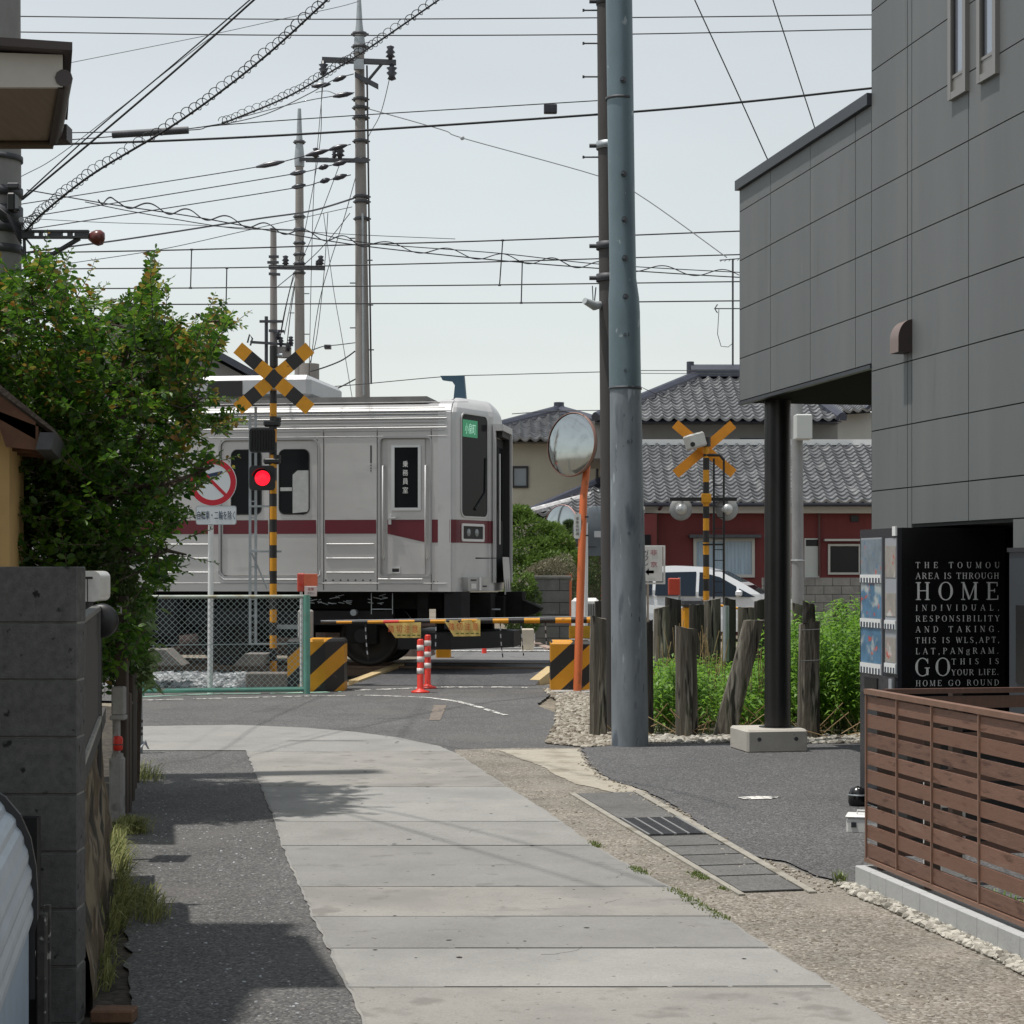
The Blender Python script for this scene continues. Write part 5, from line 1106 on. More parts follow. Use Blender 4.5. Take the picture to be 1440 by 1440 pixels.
for q, off in ((((541, 876.5), (592, 875), (592, 897), (556, 897)), 0), (((624, 872.5), (675.5, 871), (675.5, 894.5), (638, 895)), 1)):
    mb = MB(); P4 = [W(x, y, Yb-.03) for x, y in q]; k = 10; vs = []
    for i in range(k+1):
        for t in range(5):
            a = P4[0].lerp(P4[3], t/4); b = P4[1].lerp(P4[2], t/4); p = a.lerp(b, i/k); p = p+Vector((0, .014*math.sin(i*1.7+t)*(1-i/k*.5), 0)); vs.append(p)
    mb.add(vs, [(i*5+t, i*5+t+1, (i+1)*5+t+1, (i+1)*5+t) for i in range(k) for t in range(4)], M_film, True); fl = mb.build('warning_film', bm)
    mb = MB()
    for i, ch in enumerate('踏切注意'):
        x = q[0][0]+9+i*11.2+(2 if off else 0); put_text(mb, ch, 0, 0, .075, .095, M_filmt, W(x, (q[0][1]+q[2][1])/2-2.5, Yb-.052), XR)
    for i in range(5): x = q[3][0]+3+i*7; mb.box(W(x, 0, Yb).x, W(x+4.5, 0, Yb).x, Yb-.056, Yb-.054, W(0, q[2][1]-3, Yb).z, W(0, q[2][1]-4.6, Yb).z, mat('ink_green', (.12, .16, .03), .6))
    mb.build('lettering', fl)
xm = W(846, 0, Yb).x
mb = MB(); mb.cbox(xm, xm+.42, Yb-.18, Yb+.22, 0, .98, M_orange, .02, None); mb.build('machine', bm)
mb = MB(); mb.cbox(W(800, 0, Yb).x, W(842, 0, Yb).x, Yb-.02, Yb+.03, H-(898-HY)/F*Yb, H-(880-HY)/F*Yb, mat('amber_dull', (.45, .28, .02), .6, var=(9, .2)), .01); mb.build('counterweight', bm)

# red plastic delineator posts
def delineator(px, yt, yb, lab, bands=True, rad=.041):
    g = G(px, yb); Y = g.y; zt = H-(yt-HY)/F*Y; o = thing('delineator_post', g, lab, 'delineator post', 'red delineator posts at the crossing')
    Tm = Matrix.Translation(g); mb = MB(); mb.lathe([(0, .0), (.12, 0), (.115, .02), (.06, .035), (rad, .06), (rad, zt-.02), (rad*.7, zt), (0, zt)], M_red, 20, Tm); mb.build('tube', o)
    if bands:
        for k in range(3): z = zt-.075-k*.145; mb = MB(); mb.lathe([(rad+.001, z-.07), (rad+.0035, z-.07), (rad+.0035, z), (rad+.001, z)], mat('reflective_band', (.66, .6, .58), .4, var=(14, .12)), 20, Tm); mb.build('reflective_band', o)
    return o
delineator(591.2, 898.5, 974, 'nearer and shorter looking of the two banded red posts in front of the crossing')
delineator(601.5, 892.5, 968, 'second banded red post, just right of and behind the nearer one at the crossing')
o = delineator(681, 905, 928, 'plain small red post beyond the track under the barrier pole', False)

# round traffic mirrors
M_mirror = mat('mirror_face', (.40, .43, .43), .10, metal=1.0, spots=(6, .55, (.30, .33, .33), .2)); M_mback = mat('mirror_back_grey', (.14, .165, .185), .6, .2, var=(5, .12))
def road_mirror(root, c, r, yaw, roll, rim, back=None, pitch=0.0):
    Tm = Matrix.Translation(c) @ Matrix.Rotation(yaw, 4, 'Z') @ Matrix.Rotation(roll, 4, 'Y') @ Matrix.Rotation(R(90)+pitch, 4, 'X')   # local z -> -y
    mb = MB(); pr = [(r*math.sin(t)/math.sin(R(24)), .0+(math.cos(t)-math.cos(R(24)))*r/math.sin(R(24))*.6) for t in [R(24)*(1-i/10) for i in range(11)]]
    mb.lathe([(r*.97, .0)]+pr[1:], M_mirror, 48, Tm); mb.build('mirror_face', root)
    mb = MB(); mb.lathe([(r*.975, .008), (r*.99, .012), (r*1.01, .0), (r*1.01, -.03), (r*.97, -.05)], rim, 48, Tm); mb.build('rim', root)
    mb = MB(); mb.lathe([(r*1.0, -.045), (r*.7, -.09), (0, -.10)], back or rim, 40, Tm); mb.build('back_shell', root)
Ym = 23.9; m1 = thing('traffic_mirror', W(812.5, 974, Ym).xyz, 'large round traffic mirror on a leaning orange pole in front of the right striped block', 'traffic mirror')
road_mirror(m1, W(803, 625, Ym-.08), .405, R(-44), R(-6), mat('mirror_rim', (.24, .13, .10), .5), pitch=R(-4))
mb = MB(); mb.tube([W(811.8, 975, 23.55), W(820.5, 700, 23.75), W(825.5, 655, 23.85), W(824, 610, 23.9)], [.052, .048, .044, .04], M_mirpole, 16); mb.build('pole', m1)
mb = MB(); mb.tube([W(824, 640, 23.9), W(812, 632, 23.87)], .02, M_mirpole, 8); mb.tube([W(824, 615, 23.9), W(812, 615, 23.87)], .02, M_mirpole, 8); mb.build('bracket', m1)
mb = MB(); c = W(812, 740, 23.68); plate(mb, rrect(-.045, .045, -.155, .155, .02, 3), c, XR, UP, .008, M_off); pl_ = mb.build('name_plate', m1)
mb = MB(); 
for i, ch in enumerate('道路反射鏡'): put_text(mb, ch, 0, 0, .035, .038, M_blk2, W(811.9, 729+i*5.4, 23.67), XR)
mb.build('lettering', pl_)
mb = MB(); 
for py in (727, 753): mb.box(c.x-.0, c.x+.14, 23.69, 23.70, W(0, py+1, 23.7).z, W(0, py-1, 23.7).z, M_blk2)
mb.build('strap', m1)
Y2 = 39.0; m2 = thing('traffic_mirror', W(800, 893, Y2), 'smaller round traffic mirror on an orange pole beyond the track, blue reflection', 'traffic mirror')
road_mirror(m2, W(789, 737, Y2-.15), .40, R(-38), R(-4), mat('mirror_rim2', (.5, .3, .28), .5), pitch=R(-3))
mb = MB(); mb.tube([W(799.5, 893, Y2), W(801.5, 718, Y2)], .055, M_mirpole, 12); mb.build('pole', m2)
mb = MB(); mb.cyl(W(801, 745, Y2), W(801, 738, Y2), .075, M_steel, 12); mb.cyl(W(800, 792, Y2), W(800, 790, Y2), .06, M_galv2, 12); mb.build('clamp', m2)
Y3 = 30.0; m3 = thing('traffic_mirror', W(823, 905, Y3), 'traffic mirror seen from its grey back on a white pole', 'traffic mirror')
road_mirror(m3, W(838, 745, Y3+.1), .37, R(188), 0, M_mback, pitch=R(0))
mb = MB(); mb.tube([W(823.3, 905, Y3), W(824, 735, Y3)], .036, M_white, 12); mb.build('pole', m3)
mb = MB(); c = W(838, 775, Y3+.03); plate(mb, rrect(-.16, .16, -.075, .085, .01, 2), c, XR, UP, .01, M_mback); mb.box(c.x-.17, c.x+.0, Y3, Y3+.02, c.z+.06, c.z+.075, M_steel); mb.build('plate_back', m3)
mb = MB(); c = W(841, 752, Y3-.12); plate(mb, [(-.06, -.04), (.07, -.04), (.07, .06), (-.06, .06)], c, XR, UP, .004, mat('label_grey', (.5, .52, .53), .6)); mb.build('sticker', m3)

# ------------------------------------------------ right crossing signal (seen from behind)
Yr = 31.0; pr_ = W(993, 0, Yr); pr_.z = 0; sr = thing('crossing_signal', pr_, 'right crossing signal seen from behind, plain amber crossbuck and two round lamp backs', 'crossing signal')
mb = MB(); pit = 17.0/F*Yr; zt = W(0, 622, Yr).z; zi = W(0, 661, Yr).z; k0 = int(zi/pit)+1; z = zi-k0*pit; i = -k0
while z < zt:
    a, b = max(z, 0), min(z+pit, zt)
    if b > a: mb.tube([(pr_.x, Yr, a), (pr_.x, Yr, b)], 4.4/F*Yr, M_blk2 if (i % 2 == 0) else M_orange, 14, caps=b >= zt)
    z += pit; i += 1
mb.build('pole', sr)
crossbuck(sr, None, ((949.2, 596), (1031.7, 666)), ((1031, 596.6), (950, 666.7)), 13.5/F*Yr, False, Yr+.1)
mb = MB(); c = W(978, 620, Yr-.12); mb.cbox(-.17, .15, -.1, .1, -.12, .12, mat('speaker_pale', (.45, .45, .42), .5, var=(6, .1)), .025, Matrix.Translation(c) @ Matrix.Rotation(R(-16), 4, 'Y') @ Matrix.Rotation(R(25), 4, 'Z')); mb.build('speaker', sr)
mb = MB(); c = W(974, 625, Yr-.25); mb.cyl(c, c+Vector((0, -.03, 0)), .04, M_black, 12); mb.cyl(W(993, 615, Yr-.02), W(993, 628, Yr-.02), .075, M_black, 14); mb.build('bell', sr)
for px in (957.5, 1022):
    c = W(px, 716, Yr+.05); Tm = Matrix.Translation(c) @ Matrix.Rotation(R(90), 4, 'X')
    mb = MB(); mb.lathe([(0, .14), (.04, .14), (.075, .11), (.095, .06), (.10, .02), (.11, .0)], mat('lamp_silver', (.50, .51, .50), .35, .4, var=(7, .1)), 24, Tm); lb = mb.build('signal_lamp', sr)
    mb = MB(); mb.lathe([(.10, .012), (.188, .0), (.188, -.008), (.1, .0)], mat('lamp_disc_grey', (.30, .31, .31), .6, var=(7, .15)), 32, Tm); mb.build('backing_disc', lb)
mb = MB(); a, b = W(942, 702, Yr), W(1036, 702, Yr); mb.box(a.x, b.x, Yr-.03, Yr+.02, a.z-.03, a.z+.03, M_black); mb.cbox(pr_.x-.08, pr_.x+.08, Yr-.08, Yr+.08, W(0, 708, Yr).z, W(0, 694, Yr).z, M_orange, .02); mb.build('crossbar', sr)
mb = MB()
for px in (1003.5, 1017.5): mb.box(W(px, 0, Yr).x-.016, W(px, 0, Yr).x+.016, Yr-.05, Yr-.02, .25, W(0, 645, Yr).z, M_black)
for py in range(668, 850, 15): mb.box(W(1003, 0, Yr).x, W(1018, 0, Yr).x, Yr-.045, Yr-.03, W(0, py+.6, Yr).z, W(0, py-.6, Yr).z, M_black)
mb.tube([W(989, 640, Yr-.03), W(1012, 640, Yr-.03), W(1017.5, 646, Yr-.03)], .025, M_black, 8); mb.box(W(988, 0, Yr).x, W(1018, 0, Yr).x, Yr-.06, Yr-.04, W(0, 767, Yr).z, W(0, 764.5, Yr).z, M_black); mb.build('ladder', sr)
Yg = 30.6; gm = thing('barrier_machine', W(980, 905, Yg), 'amber barrier machine with a dark lid behind the wooden posts', 'barrier machine')
mb = MB(); mb.cbox(W(959, 0, Yg).x, W(998, 0, Yg).x, Yg-.2, Yg+.2, .05, W(0, 854, Yg).z, M_orange, .03); mb.build('case', gm)
mb = MB(); mb.cbox(W(957, 0, Yg).x, W(988, 0, Yg).x, Yg-.22, Yg+.22, W(0, 853.5, Yg).z, W(0, 841, Yg).z, M_steel, .04); mb.cyl(W(996, 862, Yg-.25), W(996, 862, Yg+.2), .1, M_black, 16); mb.build('lid', gm)
mb = MB(); mb.tube([W(1004, 850, Yg), W(1040, 856, Yg), W(1072, 858, Yg)], .02, M_orange, 8); mb.build('arm', gm)
rbx = thing('red_button_box', W(948, 905, 29), 'small red box on a post seen in front of the white van', 'button box')
mb = MB(); mb.cbox(W(940, 0, 29).x, W(956, 0, 29).x, 28.95, 29.1, W(0, 837, 29).z, W(0, 813, 29).z, mat('faded_red2', (.42, .045, .02), .55, var=(6, .2)), .012); mb.build('case', rbx)
mb = MB(); mb.box(W(955, 0, 29).x, W(958, 0, 29).x, 29.11, 29.15, .0, W(0, 812, 29).z, M_galv2); mb.build('pole', rbx)

# ------------------------------------------------ no entry sign with supplementary plate
Ys = 23.5; ns = thing('road_sign', W(296.8, 974, Ys), 'round red ringed prohibition sign with a white plate, on a white pole among the leaves', 'road sign')
ns.location.z = 0; MINV[ns.name] = Matrix.Translation(-Vector(ns.location))
mb = MB(); xq = W(297, 0, Ys).x; mb.tube([(W(295.5, 0, Ys).x, Ys, 0), (xq, Ys, W(0, 645, Ys).z)], .034, M_white, 14); mb.build('pole', ns)
M_sr = mat('sign_red', (.50, .012, .03), .4); M_sw = mat('sign_white', (.66, .7, .72), .4); M_sb = mat('sign_blue_black', (.02, .04, .09), .4)
c = W(299, 678, Ys-.05); circ = [(math.cos(R(7.5*i)), math.sin(R(7.5*i))) for i in range(48)]
mb = MB(); plate(mb, [(x*.298, y*.298) for x, y in circ], c, XR, UP, .004, M_sw); sf = mb.build('disc', ns)
mb = MB(); ringplate(mb, [(x*.29, y*.29) for x, y in circ], [(x*.222, y*.222) for x, y in circ], c+Vector((0, -.0041, 0)), XR, UP, .0015, M_sr)
a = R(-45); d = Vector((math.cos(a), math.sin(a))); n = Vector((-d.y, d.x))*.02; plate(mb, [tuple(-d*.225-n), tuple(d*.225-n), tuple(d*.225+n), tuple(-d*.225+n)], c+Vector((0, -.0041, 0)), XR, UP, .0014, M_sr)
mb.build('prohibition_ring', sf)
# small vehicle pictogram in the upper left
mb = MB(); plate(mb, [(x*.024+.0-.155, y*.024+.065) for x, y in circ], c+Vector((0, -.0041, 0)), XR, UP, .001, M_sb); plate(mb, [(-.11, .09), (.12, .14), (.13, .11), (.02, .07), (-.09, .055)], c+Vector((0, -.0041, 0)), XR, UP, .001, M_sb); mb.build('pictogram', sf)
cp = W(304, 724.5, Ys-.05); hw = 28.5/F*Ys; mb = MB(); plate(mb, rrect(-hw, hw, -.118, .118, .03, 4), cp, XR, UP, .004, M_sw); sp_ = mb.build('supplementary_plate', ns)
mb = MB(); ringplate(mb, rrect(-hw, hw, -.118, .118, .03, 4), rrect(-hw+.008, hw-.008, -.11, .11, .025, 4), cp+Vector((0, -.0041, 0)), XR, UP, .001, mat('plate_edge', (.35, .38, .4), .5)); put_text(mb, '自転車・二輪を除く', 0, 0, hw*1.86, .11, M_sb, cp+Vector((0, -.004, 0)), XR, out=.002); mb.build('lettering', sp_)
for k, py in enumerate((650, 700, 718)):
    mb = MB(); mb.box(xq-.05, xq+.05, Ys-.049, Ys-.03, W(0, py+1.5, Ys).z, W(0, py-1.5, Ys).z, M_galv2); mb.build('bracket', ns)

# ------------------------------------------------ chain link fence
fA, fB = Vector((W(199, 0, 23.1).x, 23.15, 0)), Vector((W(430.5, 0, 23.45).x, 23.5, 0)); fd = (fB-fA); fL = fd.length; fd.normalize(); ftop = H-(839-HY)/F*23.4
M_fgreen = mat('fence_green', (.13, .32, .25), .5, var=(6, .15), spots=(9, .62, (.25, .24, .2), .06)); M_link = mat('link_wire', (.36, .43, .42), .45, .4)
cf = thing('chain_link_fence', fA, 'green chain link fence with posts beside the track at left', 'fence')
for t, r_ in ((0, .026), (fL, .045)):
    mb = MB(); p = fA+fd*t; mb.cyl(p, p+UP*(ftop+.02), r_, M_fgreen, 12); mb.build('post', cf)
for z, m, r_ in ((ftop, mat('rail_grey_green', (.36, .4, .35), .5, var=(6, .2), spots=(5, .5, (.3, .28, .2), .1)), .022), (.06, M_fgreen, .03)):
    mb = MB(); mb.tube([fA+UP*z, fB+UP*z], r_, m, 8); mb.build('rail', cf)
mb = MB(); mb.tube([fA+UP*(H-(907-HY)/F*23.3)+fd*.1, fB+UP*(H-(905-HY)/F*23.4)], .005, M_link, 5); mb.build('tension_wire', cf)
mb = MB(); sp = .075; zl0, zl1 = .07, ftop; hh = zl1-zl0; nrm = Vector((-fd.y, fd.x, 0))
k = -int(hh/sp)-1
def clipdiag(s0, dirn):
    # segment s = s0 + dirn*(z-zl0), clip to [0,fL]
    za, zb2 = 0.0, hh
    if dirn > 0: za = max(za, -s0); zb2 = min(zb2, fL-s0)
    else: za = max(za, s0-fL); zb2 = min(zb2, s0)
    return (za, zb2) if zb2 > za+.01 else None
s = -hh
while s < fL+hh:
    for dn, y in ((1, .002), (-1, -.002)):
        q = clipdiag(s if dn > 0 else s, dn)
        if q:
            za, zb2 = q; a = fA+fd*(s+dn*za)+UP*(zl0+za)+nrm*y; b = fA+fd*(s+dn*zb2)+UP*(zl0+zb2)+nrm*y; mb.tube([a, b], .0026, M_link, 4, caps=False)
    s += sp
mb.build('mesh', cf)
# concrete footings and boards behind the fence
for k, (x0, x1, x2, x3, y0, y1, lb) in enumerate(((196, 200, 232, 256, 914, 936, 'worn concrete mound behind the left end of the chain link fence'), (328, 343, 374, 370, 920, 936, 'small sloped concrete footing behind the chain link fence'))):
    Yq = 24.6; mb = MB(); fr_ = [W(x0, y1, Yq), W(x3, y1, Yq), W(x2, y0, Yq), W(x1, y0, Yq)]; mb.prism(fr_, (0, .6, 0), mat('footing_dark', (.17, .155, .14), .9, var=(6, .2), bump=(40, .3))); solo(mb, 'concrete_footing', lb, 'footing')
mb = MB(); a, b = W(345, 946, 24.2), W(408, 944, 24.2); mb.cbox(a.x, b.x, 24.2, 24.5, 0, .22, mat('old_concrete', (.16, .145, .13), .9, var=(6, .2), bump=(40, .4)), .015); solo(mb, 'concrete_trough', 'low dark concrete trough by the signal behind the fence', 'trough')
# ================================================================ STREET POLES
def sp_pole(): pass
Yp = 16.6; pole = thing('steel_utility_pole', G(886, 1052), 'thick blue grey galvanised steel pole standing at the corner of the car park', 'utility pole')
def PP(px, py): return W(px, py, Yp)
mb = MB(); ctr = [(886, 1050, 26), (884.5, 900, 25.2), (882, 720, 23.7), (879.5, 547, 22)]
mb.tube([PP(x, y) for x, y, _ in ctr], [w_/F*Yp for _, _, w_ in ctr], M_galv, 40); mb.build('lower_section', pole)
ctr = [(879.3, 549, 22.6), (878.6, 505, 22.4), (878, 440, 22), (877.2, 420, 21.6), (876, 392, 18.8), (874.5, 300, 18.6), (870.5, 0, 18.6), (868.5, -160, 18.2)]
mb = MB(); mb.tube([PP(x, y) for x, y, _ in ctr], [w_/F*Yp for _, _, w_ in ctr], mat('galvanised_upper', (.145, .20, .225), .5, .3, var=(5, .12, 6), spots=[(16, .66, (.33, .38, .4), .04)], stretch=(1, 1, .5)), 40); mb.build('upper_section', pole)
for px, py in ((875, 117), (876, 248), (877, 312), (877.5, 366), (878.5, 420), (879.5, 473), (880, 523), (884, 622), (885, 750)):
    c = PP(px, py); r0 = 20/F*Yp; mb = MB(); mb.cyl(c+Vector((0, -r0+.03, 0)), c+Vector((0, -r0-.012, 0)), .026, M_steel, 12); mb.cyl(c+Vector((-.012, -r0, 0)), c+Vector((-.012, -r0-.03, 0)), .014, mat('bolt_grey', (.1, .12, .14), .5, .5), 8); mb.build('step_bolt', pole)
mb = MB(); c = PP(871, 139.5); mb.lathe([(19.0/F*Yp, -.012), (19.6/F*Yp, -.012), (19.6/F*Yp, .012), (19.0/F*Yp, .012)], M_steel, 32, Matrix.Translation(c)); mb.build('strap', pole)
for py, w_ in ((546.5, 22.6),): mb = MB(); mb.lathe([(w_/F*Yp, -.01), (w_/F*Yp+.004, -.01), (w_/F*Yp+.004, .012), (w_/F*Yp, .012)], M_steel, 40, Matrix.Translation(PP(879.4, py))); mb.build('joint_ring', pole)
Yd = 17.9; dp = thing('dark_utility_pole', Vector((W(861, 0, Yd).x, Yd, 0)), 'slim dark concrete pole with step pegs close behind the steel pole', 'utility pole')
mb = MB(); mb.tube([(W(864, 0, Yd).x, Yd, 0), W(855, 0, Yd), W(854, -200, Yd)], [.115, .105, .10], M_brownpole, 20); mb.build('shaft', dp)
for py in (14.5, 61, 108, 221): c = W(839, py, Yd); mb = MB(); mb.tube([c+Vector((.03, 0, 0)), c+Vector((-.125, 0, 0))], .008, M_steel, 6); mb.tube([c+Vector((-.125, 0, -.012)), c+Vector((-.125, 0, .012))], .011, M_steel, 6); mb.build('step_peg', dp)
for py in (2, 205, 346, 391): mb = MB(); c = W(855.5, py, Yd); mb.lathe([(.108, -.035), (.116, -.035), (.116, .035), (.108, .035)], M_galv2 if py == 205 else M_steel, 20, Matrix.Translation(c)); mb.tube([c+Vector((-.11, 0, 0)), c+Vector((-.18, 0, 0))], .02, M_steel, 8); mb.build('clamp', dp)
lp = W(835, 424, Yd); mb = MB(); mb.tube([W(848, 428, Yd), W(836, 430, Yd-.1), W(822, 423, Yd-.2)], [.03, .045, .03], mat('lamp_pale', (.42, .45, .46), .4), 10); mb.tube([W(838, 404, Yd), W(836, 424, Yd), W(842, 426, Yd)], .006, M_steel, 5); mb.tube([W(833, 402, Yd), W(834, 424, Yd)], .005, M_steel, 5); mb.build('street_light', dp)

def conc_pole(px0, py0, px1, py1, Y, w0, w1, lab, capfrac=.12, zb=0.0):
    """pixel top/bottom of axis, widths in px"""
    o = thing('concrete_pole', Vector((W(px1, 0, Y).x, Y, 0)), lab, 'utility pole', 'concrete utility poles beyond the track')
    t, b = W(px0, py0, Y), W(px1, py1, Y); t2 = t.lerp(b, capfrac); base = b+(b-t)*(b.z/(t.z-b.z)); base.z = 0
    mb = MB(); mb.tube([base, b, t2], [w1/F*Y/2*1.03, w1/F*Y/2, w0/F*Y/2], M_polec, 18); mb.build('shaft', o)
    mb = MB(); mb.tube([t2, t2.lerp(t, .12), t2.lerp(t, .3), t2.lerp(t, .55), t], [w0/F*Y*.62, w0/F*Y*.66, w0/F*Y*.55, w0/F*Y*.36, w0/F*Y*.22], M_galv2, 14); mb.build('steel_top', o)
    return o
def pegs(o, pts, Y, L=6):
    for px, py, s in pts: mb = MB(); a = W(px, py, Y); mb.tube([a, a+Vector((s*L/F*Y, 0, 0))], .013, M_steel, 5); mb.build('step_peg', o)
def arm(o, x0, x1, y0, y1, Y, nm='crossarm', r=.05):
    a, b = W(x0, y0, Y-.2), W(x1, y1, Y-.2); mb = MB(); d = (b-a).normalized(); u = Vector((0, 0, 1)); n = d.cross(u)
    vs = [p+n*sx*r*.8+u*sz*r for p in (a, b) for sx, sz in ((-1, -1), (1, -1), (1, 1), (-1, 1))]; mb.add(vs, [(0, 1, 2, 3), (7, 6, 5, 4), (0, 4, 5, 1), (1, 5, 6, 2), (2, 6, 7, 3), (3, 7, 4, 0)], M_steel); return mb.build(nm, o)
def insul(o, px, py, Y, up=1, s=1.0):
    c = W(px, py, Y-.2); mb = MB(); Tm = Matrix.Translation(c); pr = [(0, 0), (.05*s, 0), (.05*s, .06*s), (.11*s, .08*s), (.06*s, .14*s), (.11*s, .18*s), (.06*s, .24*s), (.09*s, .3*s), (0, .34*s)]
    mb.lathe([(r, z*up) for r, z in pr], M_insul, 12, Tm); mb.build('insulator', o)
Y1 = 38.0
pa = conc_pole(505, 0, 510, 556, Y1, 13, 20.5, 'tall concrete pole beyond the train, the one reaching the top edge of the sky', .135)
t = W(505, -20, Y1); mb = MB(); mb.tube([W(505.5, 4, Y1), t], .03, M_galv2, 8); mb.build('lightning_rod', pa)
a1 = arm(pa, 453, 557, 84, 88, Y1); arm(pa, 499, 532, 105, 122, Y1, 'strut'); 
mb = MB(); mb.box(W(499, 0, Y1).x, W(513, 0, Y1).x, Y1-.27, Y1-.16, W(0, 102, Y1).z, W(0, 88, Y1).z, M_galv2); mb.build('clamp', pa)
insul(pa, 549, 85, Y1, 1, .9); insul(pa, 551, 90, Y1, -1, 1.0); insul(pa, 455, 86, Y1, -1, .9)
mb = MB(); mb.tube([W(537, 90, Y1-.2), W(522, 108, Y1-.2), W(514, 118, Y1-.1)], .03, M_steel, 6); mb.build('brace', pa)
arm(pa, 430, 519, 225, 226, Y1, r=.04); insul(pa, 444, 224, Y1, 1, .7); insul(pa, 478, 224, Y1, 1, .9); insul(pa, 470, 224, Y1, 1, .5)
for py in (48, 66, 140, 152, 166, 199, 225, 277, 284, 308): mb = MB(); mb.lathe([(9.2/F*Y1, -.03), (10.3/F*Y1, -.03), (10.3/F*Y1, .03), (9.2/F*Y1, .03)], M_steel, 16, Matrix.Translation(W(505+py*.012, py, Y1))); mb.tube([W(493+py*.012, py, Y1), W(518+py*.012, py, Y1)], .018, M_steel, 5); mb.build('clamp', pa)
pegs(pa, [(516, 366, 1), (500, 398, -1), (517, 429, 1), (500, 461, -1), (518, 492, 1), (500, 335, -1)], Y1, 8)
mb = MB(); mb.tube([W(510, 300, Y1-.21), W(511.5, 556, Y1-.23)], .022, M_galv2, 6); mb.tube([W(516, 92, Y1-.2), W(522, 540, Y1-.05)], .02, M_brownpole, 6); mb.build('conduit', pa)
Y5 = 50.0
pbb = conc_pole(421, 153, 421.5, 560, Y5, 11, 15, 'middle concrete pole beyond the train, with a pointed steel top', .20)
arm(pbb, 378, 457, 375.5, 377, Y5, r=.055); insul(pbb, 401.5, 375, Y5, 1, .9); insul(pbb, 451, 375, Y5, 1, .9); insul(pbb, 446, 375, Y5, 1, .5); arm(pbb, 421, 462, 224, 224, Y5, r=.04)
for py in (200, 305, 323, 342, 358, 371, 384): mb = MB(); mb.lathe([(6.3/F*Y5, -.04), (7.6/F*Y5, -.04), (7.6/F*Y5, .04), (6.3/F*Y5, .04)], M_steel, 14, Matrix.Translation(W(421, py, Y5))); mb.tube([W(412, py, Y5), W(430, py, Y5)], .02, M_steel, 5); mb.build('clamp', pbb)
mb = MB(); mb.cyl(W(435, 553, Y5-.3), W(435, 512, Y5-.3), .26, M_polec, 18); mb.build('transformer', pbb)
pegs(pbb, [(428, 413, 1), (414, 440, -1), (428, 470, 1)], Y5, 7)
Y6 = 60.0
pcc = conc_pole(384.5, 322, 385, 520, Y6, 8.5, 11, 'short farthest pole with cluttered fittings above the crossbuck', .0)
mb = MB(); mb.tube([W(384, 322, Y6), W(384.5, 365, Y6)], .04, M_galv2, 8); mb.build('mast', pcc)
for a in ((378, 392, 361, 361), (376, 392, 369, 369), (378, 394, 385, 386), (365, 397, 452, 452), (352, 412, 481, 485), (378, 400, 465, 466)): arm(pcc, *a, Y6, r=.04)
mb = MB(); mb.tube([W(374.5, 445, Y6), W(374.5, 520, Y6)], .06, M_steel, 6); mb.tube([W(348, 482, Y6), W(351, 470, Y6), W(355, 476, Y6), W(352, 486, Y6)], .03, M_steel, 6); mb.cyl(W(400, 503, Y6), W(400, 488, Y6), .22, M_polec, 14); mb.build('fittings', pcc)
for x, y in ((395, 487), (409, 486), (406, 494), (391, 478)): insul(pcc, x, y, Y6, 1, .9)
Y7 = 34; gp_ = thing('concrete_pole', Vector((W(1121, 0, Y7).x, Y7, 0)), 'grey concrete pole with a pale box, seen right of the black pillar', 'utility pole', 'concrete utility poles beyond the track')
mb = MB(); mb.tube([W(1122, 880, Y7), W(1120, 400, Y7)], [8.8/F*Y7, 7.6/F*Y7], mat('pole_grey_rough', (.24, .245, .245), .85, var=(4, .2, 7), stretch=(1, 1, .4)), 16); mb.build('shaft', gp_)
mb = MB(); mb.cbox(W(1114, 0, Y7).x, W(1137, 0, Y7).x, Y7-.45, Y7-.12, W(0, 620, Y7).z, W(0, 585, Y7).z, mat('meter_pale', (.5, .52, .5), .5), .02); mb.build('meter_box', gp_)
mb = MB(); mb.lathe([(9/F*Y7, -.01), (9.6/F*Y7, -.01), (9.6/F*Y7, .01), (9/F*Y7, .01)], M_insulw, 16, Matrix.Translation(W(1121.5, 788, Y7))); mb.build('strap', gp_)

